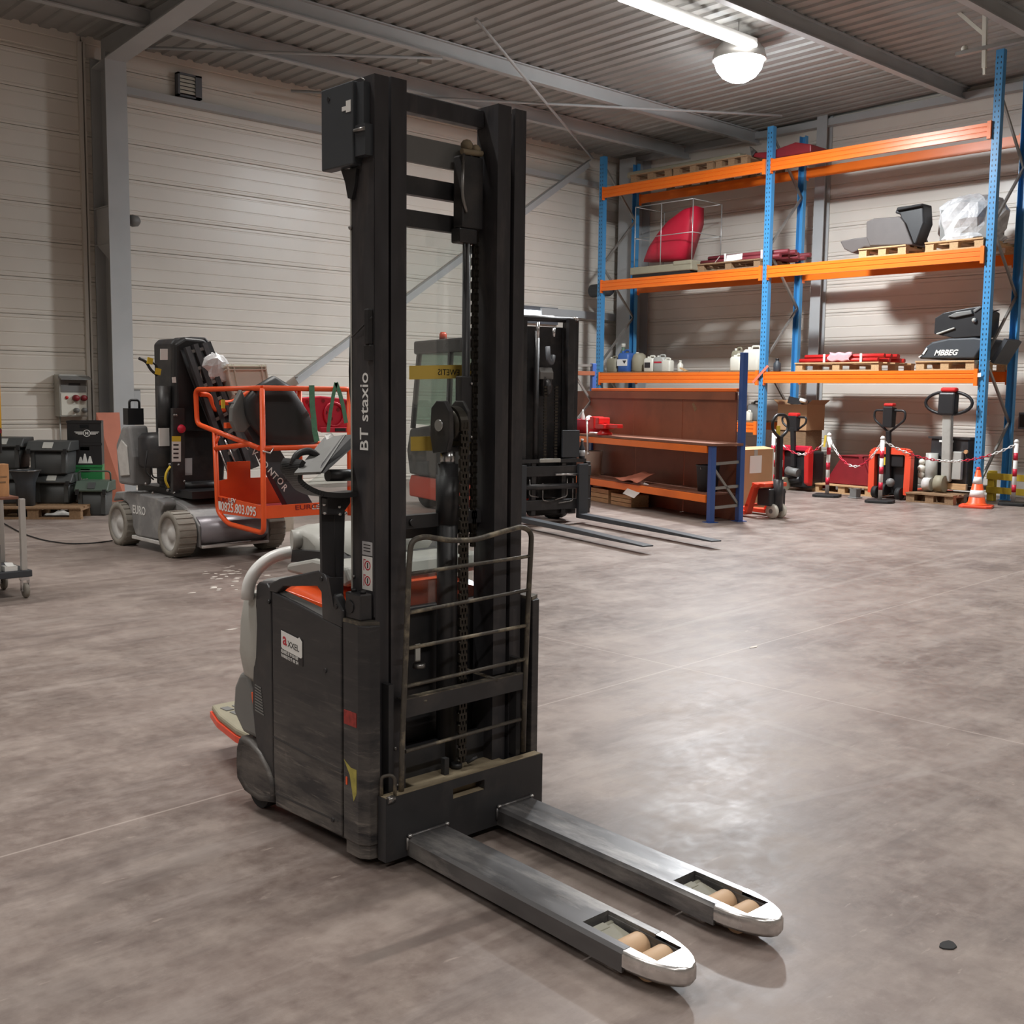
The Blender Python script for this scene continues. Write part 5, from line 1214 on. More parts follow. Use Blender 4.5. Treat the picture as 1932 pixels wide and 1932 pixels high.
def on_cart(x, y, z): return c0 + ca*x + cb_*y + Vector((0, 0, z))
g = thing('small_parts_crate', 'blue-grey plastic parts crate on the lower cart shelf', 'crate', on_cart(-0.33, 0.05, 0.206), CA)
MB().box(-0.14, 0.14, -0.05, 0.25, 0, 0.01).build('base', M['mid_grey'], g, world=False)
for a_, b_, c_, d_ in ((-0.14, 0.14, -0.05, -0.04), (-0.14, 0.14, 0.24, 0.25), (-0.14, -0.13, -0.04, 0.24), (0.13, 0.14, -0.04, 0.24)):
    MB().box(a_, b_, c_, d_, 0.01, 0.20).build('wall', M['mid_grey'], g, world=False)
for k in range(4): MB().box(0.05, 0.065, -0.056, -0.05, 0.02+k*0.035, 0.04+k*0.035).build('slot_rib', M['steel_dark'], g, world=False)
g = thing('white_carton', 'small white carton on the lower cart shelf', 'carton', on_cart(-0.12, 0.03, 0.206), CA)
MB().box(-0.045, 0.045, -0.03, 0.05, 0, 0.035).build('box', M['white'], g, world=False)
MB().obox((0, 0.01, 0.045), (0.06, 0.05, 0.003), (0.4, 0.1, 0)).build('flap', M['white'], g, world=False)
g = thing('timber_block', 'orange timber block standing on the cart', 'block', on_cart(-0.155, 0.06, 0.756), CA)
mb = MB(); rings = []
random.seed(11)
for z in (0, 0.05, 0.1, 0.15, 0.19, 0.235): rings.append([Vector((p[0]+random.uniform(-.003, .003), p[1], z)) for p in rrect(0.095, 0.10, 0.008, 2)])
mb.loft(rings, smooth=False); mb.build('block', M['timber'], g, world=False)
MB().box(-0.03, 0.02, -0.0535, -0.051, 0.10, 0.11).box(-0.02, 0.03, -0.0535, -0.051, 0.14, 0.148).build('knot', M['wood_dark'], g, world=False)
g = thing('black_monitor', 'black tablet screen with a white label on the cart', 'monitor', on_cart(-0.30, 0.12, 0.756), CA)
MB().box(-0.06, 0.06, -0.02, 0.08, 0, 0.02).box(-0.015, 0.015, 0.02, 0.04, 0.02, 0.30).build('stand', M['black_plastic'], g, world=False)
MB().obox((0.06, 0.02, 0.40), (0.26, 0.03, 0.19), (0, 0, 0)).build('screen', M['black_plastic'], g, world=False, bevel=0.008)
MB().box(0.02, 0.12, 0.0025, 0.0045, 0.33, 0.44).build('label', M['white'], g, world=False)
MB().box(0.02, 0.19, 0.0025, 0.0045, 0.455, 0.485).build('red_stripe', M['red_dark'], g, world=False)

# white flakes on the floor behind the stacker
random.seed(21)
k = 0
for cx_, cy_, n_, sp in ((425, 1082, 16, 28), (445, 1098, 12, 26), (410, 1110, 5, 22), (462, 1188, 4, 20), (1424, 1221, 1, 1)):
    for i in range(n_):
        p = GZ(cx_+random.gauss(0, sp), cy_+random.gauss(0, sp*0.28))
        w_, h_ = random.uniform(0.015, 0.05), random.uniform(0.010, 0.025); r = random.uniform(0, PI)
        poly = [(p.x+(w_ if j % 2 else w_*0.6)*math.cos(r+2*PI*j/7), p.y+h_*math.sin(r+2*PI*j/7)) for j in range(7)]
        tag(MB().prism(poly, 'z', 0.0, 0.0025).build('paint_flake', M['debris']), 'small white paint flake lying on the floor behind the stacker', 'flake', 'white flakes on the floor')
p = GZ(1789, 1785)
t = tag(MB().prism([(p.x+0.03*math.cos(a)*(1+0.2*math.sin(3*a)), p.y+0.022*math.sin(a)) for a in [2*PI*j/10 for j in range(10)]], 'z', 0.0, 0.004).build('dark_plug', M['rubber'], bevel=0.002), 'small dark plug lying on the open floor', 'plug')
# ------------------------------------------------------------------ counterbalance forklift beyond the stacker
FK = thing('forklift', 'black counterbalance forklift with long lowered forks and closed cab', 'forklift', (9.35, 9.30, 0), -0.23)
def fp(mb, name, matl, parent=FK, label=None, **k): return mb.build(name, M[matl], parent, label, world=False, **k)
for x in (-0.43, 0.43):
    fp(MB().prism([(-2.50, 0.075), (-2.50, 0.090), (-1.4, 0.115), (-0.06, 0.125), (-0.06, 0.72), (0.0, 0.72), (0.0, 0.07), (-1.4, 0.07)], 'x', x-0.065, x+0.065), 'fork', 'mast_side', bevel=0.004)
for z0, z1 in ((0.18, 0.30), (0.58, 0.70)):
    fp(MB().box(-0.58, 0.58, 0.005, 0.06, z0, z1), 'carriage_bar', 'black', bevel=0.005)
for x in (-0.58, -0.22, 0.20, 0.55): fp(MB().box(x-0.03, x+0.03, 0.02, 0.09, 0.12, 0.74), 'carriage_post', 'black', bevel=0.005)
fp(MB().box(-0.5, 0.5, 0.0, 0.05, 0.74, 0.78), 'carriage_top', 'black')
fp(MB().box(-0.16, 0.12, -0.03, 0.0, 0.745, 0.79), 'side_shift_valve', 'grey_plastic', bevel=0.006)
fp(MB().cyl((-0.45, -0.02, 0.46), (0.45, -0.02, 0.46), 0.035, n=14), 'side_shift_cylinder', 'black')
fp(MB().cyl((0.05, -0.02, 0.60), (0.40, -0.02, 0.60), 0.015, n=10), 'side_shift_rod', 'chrome')
for k, (a, b, c) in enumerate((((-0.30, 0.55), (-0.30, 0.36), (-0.18, 0.34)), ((-0.12, 0.50), (-0.12, 0.30), (0.0, 0.28)), ((0.22, 0.55), (0.22, 0.34), (0.05, 0.30)), ((0.30, 0.55), (0.30, 0.28), (0.10, 0.26)))):
    fp(MB().tube(rounded([(a[0], -0.02, a[1]), (b[0], -0.02, b[1]), (c[0], -0.02, c[1])], 0.03), 0.008, 6), 'hydraulic_pipe', 'steel')
fp(MB().cyl((-0.2, 0.14, 0.2), (0.2, 0.14, 0.2), 0.10, n=18), 'tilt_hub', 'rubber')
# mast
for s in (-1, 1):
    fp(MB().box(s*0.43-0.05, s*0.43+0.05, 0.18, 0.34, 0.10, 2.42), 'outer_mast_channel', 'black', bevel=0.004)
    fp(MB().box(s*0.33-0.045, s*0.33+0.045, 0.10, 0.24, 0.12, 2.44), 'inner_mast_channel', 'black', bevel=0.004)
fp(MB().cyl((-0.46, 0.20, 2.43), (0.47, 0.20, 2.43), 0.035, n=14), 'mast_top_tie', 'black')
fp(MB().box(-0.4, 0.4, 0.26, 0.33, 2.22, 2.34), 'mast_tie', 'black')
fp(MB().box(-0.4, 0.4, 0.26, 0.33, 1.10, 1.22), 'mast_tie', 'black')
for x in (0.40, 0.44): fp(MB().cyl((x, 0.15, 2.44), (x, 0.24, 2.46), 0.018, n=10), 'top_roller', 'chrome')
fp(MB().box(-0.40, 0.40, 0.262, 0.28, 0.3, 2.22), 'mast_guard_plate', 'black')
fp(MB().cyl((-0.12, 0.16, 0.2), (-0.12, 0.16, 2.28), 0.035, n=16), 'lift_cylinder', 'black')
fp(MB().cyl((-0.12, 0.14, 2.2), (-0.12, 0.14, 2.38), 0.022, n=12), 'piston_rod', 'chrome')
fp(MB().cyl((0.10, 0.14, 2.22), (0.10, 0.14, 2.32), 0.02, n=12), 'piston_rod', 'chrome')
fp(MB().lathe([(0.0, -0.03), (0.10, -0.03), (0.11, 0.0), (0.10, 0.03), (0.0, 0.03)], (0.0, 0.14, 1.62), 'x', 24), 'chain_pulley', 'black')
fp(MB().box(-0.06, 0.06, 0.10, 0.18, 1.52, 1.76), 'pulley_bracket', 'black', bevel=0.01)
fp(MB().prism([(0.10, 1.72), (0.19, 1.72), (0.19, 1.82), (0.14, 1.86), (0.10, 1.80)], 'x', -0.10, 0.08), 'pulley_cover', 'mid_grey', bevel=0.006)
for x in (-0.05, 0.10):
    mb = MB(); z = 0.75
    while z < 1.62: mb.box(x-0.02, x+0.02, 0.055, 0.075, z, z+0.025); z += 0.036
    fp(mb, 'lift_chain', 'chain')['kind'] = 'stuff'
fp(MB().tube(rounded([(-0.02, 0.08, 2.1), (-0.02, 0.06, 1.95), (0.03, 0.06, 1.9), (0.06, 0.08, 2.0)], 0.05), 0.03, 8), 'hose_loop', 'steel_dark')
fp(MB().box(0.16, 0.40, 0.0, 0.03, 0.80, 1.12), 'load_plate', 'mast_side', bevel=0.004)
# wheels and body
for x in (-0.44, 0.44):
    w = fp(MB().lathe([(0.20, -0.10), (0.30, -0.10), (0.33, -0.07), (0.33, 0.07), (0.30, 0.10), (0.20, 0.10), (0.20, -0.10)], (x, 0.62, 0.33), 'x', 24), 'drive_wheel', 'rubber')
    fp(MB().lathe([(0.0, -0.07), (0.20, -0.07), (0.20, 0.07), (0.0, 0.07)], (x, 0.62, 0.33), 'x', 20), 'rim', 'mid_grey', w)
    w = fp(MB().lathe([(0.14, -0.08), (0.24, -0.08), (0.26, -0.05), (0.26, 0.05), (0.24, 0.08), (0.14, 0.08), (0.14, -0.08)], (x*0.92, 2.45, 0.26), 'x', 24), 'steer_wheel', 'rubber')
    fp(MB().lathe([(0.0, -0.05), (0.14, -0.05), (0.14, 0.05), (0.0, 0.05)], (x*0.92, 2.45, 0.26), 'x', 20), 'rim', 'mid_grey', w)
fp(MB().prism([(0.55, 0.36), (0.55, 0.50), (1.0, 0.42), (2.85, 0.42), (2.92, 0.30), (2.90, 0.12), (2.2, 0.12), (1.0, 0.12), (0.98, 0.30)], 'x', -0.50, 0.50), 'chassis_skirt', 'red_orange', bevel=0.02)
fp(MB().prism([(0.55, 0.50), (0.60, 0.95), (0.85, 1.10), (1.25, 1.0), (2.2, 1.12), (2.85, 1.05), (2.95, 0.75), (2.86, 0.43), (1.0, 0.43)], 'x', -0.52, 0.52), 'body', 'black', bevel=0.03)
fp(MB().box(-0.525, -0.52, 1.1, 2.7, 0.90, 0.93), 'body_stripe', 'grey_plastic')
# cab: posts, roof, windows
for s in (-1, 1):
    for (ya, za, yb, zb) in ((0.72, 1.02, 0.95, 2.10), (1.75, 1.05, 1.72, 2.10), (2.82, 1.06, 2.66, 2.10)):
        fp(MB().bar((s*0.48, ya, za), (s*0.46, yb, zb), 0.05, 0.06, (1, 0, 0)), 'cab_post', 'black')
    fp(MB().solid([(s*0.475, 0.82, 1.06), (s*0.475, 1.73, 1.08), (s*0.462, 1.71, 2.06), (s*0.462, 0.97, 2.06)], (s*0.004, 0, 0)), 'side_window', 'window')
    fp(MB().solid([(s*0.475, 1.78, 1.10), (s*0.475, 2.76, 1.12), (s*0.462, 2.62, 2.06), (s*0.462, 1.76, 2.06)], (s*0.004, 0, 0)), 'side_window', 'window')
fp(MB().box(-0.50, 0.50, 0.90, 2.78, 2.06, 2.24), 'cab_roof', 'black', bevel=0.03)
fp(MB().solid([(-0.45, 2.80, 1.12), (0.45, 2.80, 1.12), (0.44, 2.66, 2.06), (-0.44, 2.66, 2.06)], (0, 0.004, 0)), 'rear_window', 'window')
fp(MB().prism([(1.50, 1.0), (1.95, 1.0), (1.98, 1.62), (1.86, 1.66), (1.78, 1.20), (1.50, 1.15)], 'x', -0.24, 0.24), 'seat', 'black_plastic', bevel=0.03)
fp(MB().lathe([(0.0, 0.0), (0.05, 0.0), (0.05, 0.07), (0.035, 0.10), (0.0, 0.105)], (-0.36, 2.15, 2.24), 'z', 16), 'beacon', 'amber', label='orange beacon')
fp(MB().box(-0.48, -0.30, 1.25, 1.37, 2.24, 2.31), 'work_light', 'black_plastic', bevel=0.01)
# ------------------------------------------------------------------ pallet rack along the right wall
RXF, RXB = 16.30, 17.36
UY = [14.95, 11.15, 7.33]
UZ = [6.10, 6.05, 6.50]
LV = [1.97, 3.74, 5.50]
RK = thing('pallet_rack', 'two-bay pallet rack with blue uprights and orange beams', 'rack', (16.83, 11.15, 0))
def rp(mb, name, matl, parent=RK, label=None, **k): return mb.build(name, M[matl], parent, label, **k)
for y, zt in zip(UY, UZ):
    for x, mm, nm in ((RXF, 'rack_blue', 'front_upright'), (RXB, 'rack_blue', 'rear_upright')):
        mb = MB().box(x-0.005, x+0.005, y-0.055, y+0.055, 0.01, zt)
        s = 1 if x == RXF else -1
        for sy in (-1, 1): mb.box(min(x, x+s*0.09), max(x, x+s*0.09), y+sy*0.055-0.004, y+sy*0.055+0.004, 0.01, zt)
        up = rp(mb, nm, mm)
        rp(MB().box(x-0.08, x+0.10, y-0.09, y+0.09, 0, 0.01), 'foot_plate', mm, up)
        sl = MB(); z = 0.15
        while z < zt-0.1:
            for sy in (-1, 1): sl.box(x-0.0065*1, x-0.0045, y+sy*0.026-0.006, y+sy*0.026+0.006, z, z+0.03)
            z += 0.075
        if x == RXF: rp(sl, 'slots', 'black_plastic', up)['kind'] = 'stuff'
    zz = 0.25; k = 0
    while zz+0.95 < zt:
        a, b = (RXF+0.05, RXB-0.05) if k % 2 == 0 else (RXB-0.05, RXF+0.05)
        rp(MB().bar((a, y, zz), (b, y, zz+0.95), 0.04, 0.03, (0, 1, 0)), 'brace', 'galv'); zz += 0.95; k += 1
def beam(x, ya, yb, zt, h=0.19, mm='rack_orange'):
    e0, e1 = (x-0.03, x+0.02) if x < 16.8 else (x+0.02, x-0.03)      # grooved outer face, plain inner face
    g = 0.008 if e1 > e0 else -0.008
    poly = [(e1, zt-h), (e0, zt-h)]
    for f in (0.68, 0.30):                                           # pressed grooves
        zc = zt-h*f; poly += [(e0, zc-0.010), (e0+g, zc-0.005), (e0+g, zc+0.005), (e0, zc+0.010)]
    b = rp(MB().prism(poly+[(e0, zt), (e1, zt)], 'y', ya, yb), 'beam', mm)
    for y in (ya, yb):
        rp(MB().box(x-0.012*1-0.03, x+0.03, y-0.006, y+0.05 if y == ya else y+0.006, zt-h-0.04, zt+0.02), 'beam_connector', mm, b)
    return b
for zt in LV:
    for y0, y1 in ((UY[1]+0.06, UY[0]-0.06), (UY[2]+0.06, UY[1]-0.06)):
        beam(RXF-0.005, y0, y1, zt); beam(RXB+0.02, y0, y1, zt, 0.16)
beam(RXF-0.005, UY[1]+0.06, UY[0]-0.06, 1.10, 0.17); beam(RXB+0.02, UY[1]+0.06, UY[0]-0.06, 1.10, 0.15)
rp(MB().solid([SX(1838, 705, RXF-0.04), SX(1851, 703, RXF-0.04), SX(1851, 711, RXF-0.04), SX(1838, 712, RXF-0.04)], (-0.002, 0, 0)), 'load_label', 'white')
# boards laid across the lower level of the left bay
for zt in (LV[0], 1.10):
    for k in range(12):
        y = UY[1]+0.10+k*0.305
        rp(MB().box(RXF-0.02, RXB+0.02, y, y+0.297, zt+0.0005, zt+0.022), 'deck_board', 'wood_dark')
# tape wound round the middle upright
t_ = SX(1437, 705, RXF-0.06)
tag(MB().bar(SX(1420, 722, RXF-0.05), SX(1449, 690, RXF-0.05), 0.003, 0.045, (0, 0.7, 0.7)).build('tape_strip', M['tape_red']), 'reddish tape wound over the middle upright of the rack', 'tape')

def jerrycan(px0, px1, ptop, matl, label, zb=LV[0]+0.0225, X=16.52, d=0.26, pbot=703, extra=None):
    a = SX(px0, pbot, X); b = SX(px1, pbot, X); tp = SX((px0+px1)/2, ptop, X).z
    w = abs(a.y-b.y); h = tp-zb; cy = (a.y+b.y)/2
    t = thing('jerrycan', label, 'jerrycan', (X+d/2, cy, zb), 0, 'cans on the rack shelf')
    mb = MB(); rings = []
    for z, k in ((0, 0.93), (0.02, 1.0), (h*0.74, 1.0), (h*0.82, 0.90), (h*0.86, 0.80)):
        rings.append([Vector((p[0]*k, p[1]*k, z)) for p in rrect(d, w, min(w, d)*0.22, 4)])
    mb.loft(rings); bo = mb.build('body', M[matl], t, world=False)
    MB().tube(rounded([(0, -w*0.28, h*0.84), (0, -w*0.26, h*0.985), (0, w*0.16, h*0.985), (0, w*0.20, h*0.84)], 0.03), 0.018, 8).build('handle', M[matl], t, world=False)
    MB().cyl((0, w*0.33, h*0.83), (0, w*0.33, h*0.96), 0.028, n=14).build('cap', M[extra or 'white_plastic'], t, world=False)
    return t, bo, w, h, d
t, bo, w, h, d = jerrycan(1142, 1161, 672, 'beige', 'beige square can beside the left rack upright')
t, bo, w, h, d = jerrycan(1163, 1184, 660, 'blue_plastic', 'blue drum can with a white label on the rack shelf', extra='blue_plastic')
lb = MB().box(-d/2-0.003, -d/2-0.001, -w*0.46, w*0.46, h*0.28, h*0.58).build('label', M['white'], bo, world=False)
MB().add([(-d/2-0.004, -w*0.02, h*0.52), (-d/2-0.004, -w*0.38, h*0.52), (-d/2-0.004, -w*0.20, h*0.36)], [(0, 1, 2)]).build('hazard_mark', M['dark_print'], bo, world=False)
a = SX(1185, 703, 16.55); b = SX(1207, 703, 16.55); zt = SX(1196, 664, 16.55).z
t = thing('round_can', 'cream round-shouldered can between the blue drum and the labelled white can', 'can', (16.70, (a.y+b.y)/2, LV[0]+0.0225)); rr_ = abs(a.y-b.y)/2; hh = zt-LV[0]-0.0225
MB().lathe([(0.0, 0.0), (rr_*0.85, 0.0), (rr_, 0.03), (rr_, hh*0.62), (rr_*0.8, hh*0.86), (rr_*0.45, hh*0.95), (0, hh*0.96)], (0, 0, 0), 'z', 20).build('body', M['beige'], t, world=False)
MB().cyl((0, 0.05, hh*0.9), (0, 0.05, hh), 0.03, n=12).build('cap', M['white_plastic'], t, world=False)
t, bo, w, h, d = jerrycan(1212, 1231, 671, 'white_plastic', 'white can with a dark square label on the rack shelf')
MB().box(-d/2-0.003, -d/2-0.001, -w*0.25, w*0.3, h*0.25, h*0.58).build('label', M['dark_print'], bo, world=False)
t, bo, w, h, d = jerrycan(1230, 1251, 669, 'grey_plastic', 'grey can with a red stripe on the rack shelf')
MB().box(-d/2-0.003, -d/2-0.001, -w*0.35, w*0.35, h*0.50, h*0.60).build('label', M['red_print'], bo, world=False)
jerrycan(1247, 1263, 676, 'white_plastic', 'small white bottle can beside the grey can', d=0.15)
def bottle(px0, px1, ptop, matl, label, zb, X, pbot, capm='white_plastic'):
    a = SX(px0, pbot, X); b = SX(px1, pbot, X); r = abs(a.y-b.y)/2; h = SX((px0+px1)/2, ptop, X).z-zb
    t = thing('bottle', label, 'bottle', (X+r, (a.y+b.y)/2, zb))
    MB().lathe([(0.0, 0.0), (r*0.9, 0.0), (r, 0.01), (r, h*0.62), (r*0.45, h*0.80), (r*0.4, h*0.88), (0, h*0.88)], (0, 0, 0), 'z', 16).build('body', M[matl], t, world=False)
    MB().cyl((0, 0, h*0.87), (0, 0, h), r*0.5, n=12).build('cap', M[capm], t, world=False)
    return t, r, h
bottle(1275, 1284, 680, 'white_plastic', 'slim white bottle alone on the rack shelf', LV[0]+0.0225, 16.5, 703)
bottle(1456, 1468, 676, 'mast_side', 'dark bottle right of the middle rack upright', LV[0]+0.0005, 16.30-0.02, 700, 'black_plastic')
p = SX(1290, 702, 16.45); tag(MB().obox((p.x, p.y, LV[0]+0.055), (0.10, 0.14, 0.02), (0.45, 0, 0.2)).build('wood_chip', M['wood']), 'small piece of wood lying on the rack shelf', 'wood')
t, bo, w, h, d = jerrycan(1374, 1397, 668, 'white_plastic', 'smaller white can beside the big white canister')
jerrycan(1377, 1394, 655, 'beige', 'pale can standing behind the smaller white can', X=16.92, pbot=700)
jerrycan(1397, 1430, 652, 'white_plastic', 'big white canister beside the middle rack upright', d=0.32)
bottle(1164, 1176, 648, 'grass_green', 'greenish sprayer bottle behind the blue drum', LV[0]+0.0225, 16.95, 700)

# --- pallets with loads on the beams
def load_pallet(px0, px1, pbot, lv, label, L=None, X=RXF-0.03, W=1.15, matl='wood'):
    a = SX(px0, pbot, X); b = SX(px1, pbot, X); length = abs(a.y-b.y) if L is None else L
    loc = Vector((X+W/2, (a.y+b.y)/2, LV[lv]+0.0005))
    return make_pallet('wood_pallet', label, 'pallets on the rack', loc, PI/2, length, W, matl), loc, length
def bundle(loc, L, n, matl, label, film=True, r=0.035, dx=0.0):
    t = thing('bar_bundle', label, 'bundle', loc)
    random.seed(int(loc.y*100))
    for k in range(n):
        row = k//5; x = -0.36+0.17*(k % 5)+(0.08 if row % 2 else 0); z = r+row*r*1.9+0.001
        off = random.uniform(-0.15, 0.15)
        MB().tube([(x+random.uniform(-.02, .02), -L/2+off, z), (x, 0, z+0.004), (x+random.uniform(-.02, .02), L/2+off, z)], r, 8).build('bar', M[matl], t, world=False)
    for s in (-0.28, 0.18):
        MB().box(-0.43, -0.425, s*L-0.02, s*L+0.02, 0.0, r*2*((n+4)//5)).build('strap', M['white'], t, world=False)
    if film:
        hz = r*2*((n+4)//5)
        MB().sheet(lambda u, v: (-0.435+0.35*max(0, v-0.6), -0.22+0.40*u+0.03*math.sin(9*v), 0.02+hz*min(1, v*1.5)+0.012*math.sin(14*u)), 10, 8, 0.002).build('film', M['pink_film'], t, world=False)
    return t
# lower right bay
_, lc, ln = load_pallet(1500, 1658, 700, 0, 'pallet of red steel bars on the lower right rack level')
bundle(lc+Vector((0, 0.05, 0.145)), ln*0.95, 10, 'red', 'bundle of bright red steel bars wrapped in pink film on a pallet')
_, lc2, ln2 = load_pallet(1727, 1838, 700, 0, 'pallet under the dark machine hood on the lower right rack level')
HP = lambda x, y, X=16.42: SX(x, y, X)
# dark machine hood with white lettering
hd = thing('machine_hood', 'dark grey machine hood with white italic lettering on a rack pallet', 'machine cover', (16.8, lc2.y, LV[0]+0.145))
zb = LV[0]+0.146
prof = [(1733, 677), (1745, 655), (1758, 645), (1790, 638), (1838, 636), (1862, 640), (1838, 677)]
pp = [HP(x, y) for x, y in prof]; pp = [Vector((p.x, p.y, max(p.z, zb))) for p in pp]
MB().solid(pp, (0.75, 0, 0)).build('shell', M['mast_side'], hd, bevel=0.03, seg=3)
p0 = HP(1858, 645); p1 = HP(1895, 637); p2 = HP(1868, 684)
MB().bar(HP(1895, 640)+Vector((0.3, 0, 0)), HP(1868, 684)+Vector((0.3, 0, 0)), 0.5, 0.06, (0, 1, 0)).build('tail_flap', M['mast_side'], hd)
tl = HP(1762, 673)
text_mb('MBBEG', 0.115, (16.417, tl.y, tl.z+0.02), (0, -1, 0), (0, 0, 1), 0.003, bold=0.03, sx=1.0, shear=0.35).build('lettering', M['white'], hd)
for q in (((1740, 668), (1748, 656), (1750, 658), (1743, 669)), ((1733, 673), (1738, 670), (1739, 671), (1734, 675))):
    MB().solid([HP(x, y, 16.41) for x, y in q], (-0.003, 0, 0)).build('white_mark', M['white'], hd)  # two small white slanted marks at the left end of the hood
hs = thing('machine_console', 'black angular machine console resting on the dark hood', 'machine part', (16.8, lc2.y-0.1, zb+0.36))
for nm, pts, mm, x0, dx in (('case', [(1762, 630), (1764, 600), (1780, 590), (1815, 583), (1845, 578), (1862, 588), (1858, 634), (1800, 638)], 'black_plastic', 16.42, 0.45),
                            ('ledge', [(1787, 597), (1803, 589), (1832, 585), (1834, 592), (1800, 599)], 'mid_grey', 16.38, 0.2),
                            ('rail', [(1765, 629), (1800, 617), (1801, 620), (1767, 632)], 'grey_plastic', 16.39, 0.03),
                            ('arm', [(1835, 585), (1848, 577), (1852, 580), (1838, 590)], 'mid_grey', 16.40, 0.05),
                            ('grip', [(1872, 586), (1886, 584), (1873, 590)], 'black_plastic', 16.5, 0.05)):
    MB().solid([HP(x, y, x0) for x, y in pts], (dx, 0, 0)).build(nm, M[mm], hs, bevel=0.012)
MB().ball(HP(1838, 604, 16.40), 0.035, 10).build('knob', M['grey_plastic'], hs)
# mid level, left bay: mesh cage with a red hood, pallet of dark red bars
cg = thing('wire_cage', 'galvanised wire cage on a grey plastic base on the rack', 'cage', SX(1255, 515, 16.6))
y0, y1 = SX(1196, 515, 16.4).y, SX(1312, 505, 16.4).y
zB = LV[1]+0.001
MB().box(RXF-0.02, 17.3, y1, y0, zB+0.06, zB+0.20).build('base_rim', M['beige'], cg, bevel=0.02)
MB().box(RXF, 17.28, y1+0.05, y0-0.05, zB, zB+0.06).build('base_skid', M['rubber'], cg)
MB().box(RXF-0.03, RXF+0.5, y1, y1+0.42, zB+0.16, zB+0.24).build('corner_cap', M['beige'], cg, bevel=0.02)
zT = SX(1260, 383, 16.4).z
for yy in (y0-0.05, (y0+y1)/2+0.05, y1+0.05):
    for xx in (RXF+0.05, 17.2): MB().cyl((xx, yy, zB+0.2), (xx, yy, zT), 0.010, n=8).build('cage_bar', M['ibc'], cg)
for zz in (zB+0.2+(zT-zB-0.2)*0.48, zT):
    for xx in (RXF+0.05, 17.2): MB().cyl((xx, y0-0.05, zz), (xx, y1+0.05, zz), 0.008, n=8).build('cage_bar', M['ibc'], cg)
    for yy in (y0-0.05, y1+0.05): MB().cyl((RXF+0.05, yy, zz), (17.2, yy, zz), 0.008, n=8).build('cage_bar', M['ibc'], cg)
pts = [(1213, 494), (1222, 470), (1240, 442), (1262, 415), (1290, 394), (1311, 388), (1311, 420), (1300, 455), (1290, 488), (1262, 492)]
rh = [SX(x, y, 16.62) for x, y in pts]; cc = sum(rh, Vector())/len(rh)
for p in rh: p.z = max(p.z, zB+0.202)
mb = MB().loft([[cc+(p-cc)*k+Vector((dx, 0, 0)) for p in rh] for dx, k in ((0.28, 0.98), (0.02, 1.0), (-0.05, 0.9), (-0.09, 0.6), (-0.10, 0.2))])
tag(mb.build('red_hood', M['red_plastic']), 'large red curved hood standing inside the wire cage', 'machine cover')
_, lc3, ln3 = load_pallet(1316, 1434, 506, 1, 'pallet of dark red bars on the middle rack level', matl='wood_dark')
bt = bundle(lc3+Vector((0, -0.12, 0.145)), ln3*1.25, 10, 'rust_shaft', 'bundle of dark red steel bars with a paper sheet on a pallet', film=False, r=0.04)
q = [SX(1371, 482, 16.27), SX(1401, 478, 16.27), SX(1400, 489, 16.27), SX(1370, 494, 16.27)]
MB().solid(q, (-0.002, 0, 0)).build('paper', M['white'], bt)
for s in (0,): MB().bar(SX(1358, 484, 16.26), SX(1347, 498, 16.26), 0.004, 0.02, (1, 0, 0)).build('strap', M['white'], bt)
# mid level, right bay
_, lc4, ln4 = load_pallet(1620, 1709, 480, 1, 'pallet under the dark grey machine seat on the middle rack level')
sb = thing('machine_housing', 'dark grey machine housing with black frame on a rack pallet', 'machine part', (16.7, lc4.y, LV[1]+0.145))
for nm, pts, mm, x0, dx in (('pan', [(1584, 455), (1610, 450), (1640, 446), (1720, 458), (1700, 466), (1630, 466), (1608, 478), (1592, 470)], 'grey_brown', 16.36, 0.6),
                            ('housing', [(1634, 449), (1634, 418), (1648, 412), (1697, 408), (1706, 420), (1722, 462), (1640, 464)], 'grey_brown', 16.34, 0.6),
                            ('frame', [(1688, 402), (1692, 392), (1741, 383), (1743, 420), (1728, 460), (1708, 462), (1698, 405)], 'black_plastic', 16.40, 0.3),
                            ('head_bar', [(1690, 398), (1736, 389), (1741, 384), (1692, 391)], 'rubber', 16.34, 0.3)):
    MB().solid([SX(x, y, x0) for x, y in pts], (dx, 0, 0)).build(nm, M[mm], sb, bevel=0.02)
MB().box(16.5, 16.9, lc4.y-0.3, lc4.y+0.25, LV[1]+0.146, LV[1]+0.22).build('mount', M['black_plastic'], sb)
_, lc5, ln5 = load_pallet(1745, 1855, 470, 1, 'pallet under the film wrapped load on the middle rack level')
wl_ = thing('wrapped_load', 'load wrapped in shiny clear stretch film on a rack pallet', 'wrapped load', lc5+Vector((0, 0, 0.145)))
random.seed(9)
mb = MB(); rings = []; N = 26
for i, (z, k) in enumerate(((0.0, 0.95), (0.06, 1.02), (0.12, 0.93), (0.2, 1.0), (0.32, 1.05), (0.45, 1.06), (0.56, 0.98), (0.64, 0.80), (0.70, 0.45), (0.71, 0.15))):
    rings.append([Vector((0.40*k*math.cos(2*PI*j/N)*(1+random.uniform(-.09, .09)), 0.48*k*math.sin(2*PI*j/N)*(1+random.uniform(-.09, .09)), z*1.0+random.uniform(-.015, .015)*(i not in (0,)))) for j in range(N)])
mb.loft(rings, smooth=False); mb.build('film', M['wrap'], wl_, world=False)
MB().box(-0.3, 0.3, -0.36, 0.36, 0.02, 0.5).build('carton', M['mid_grey'], wl_, world=False)
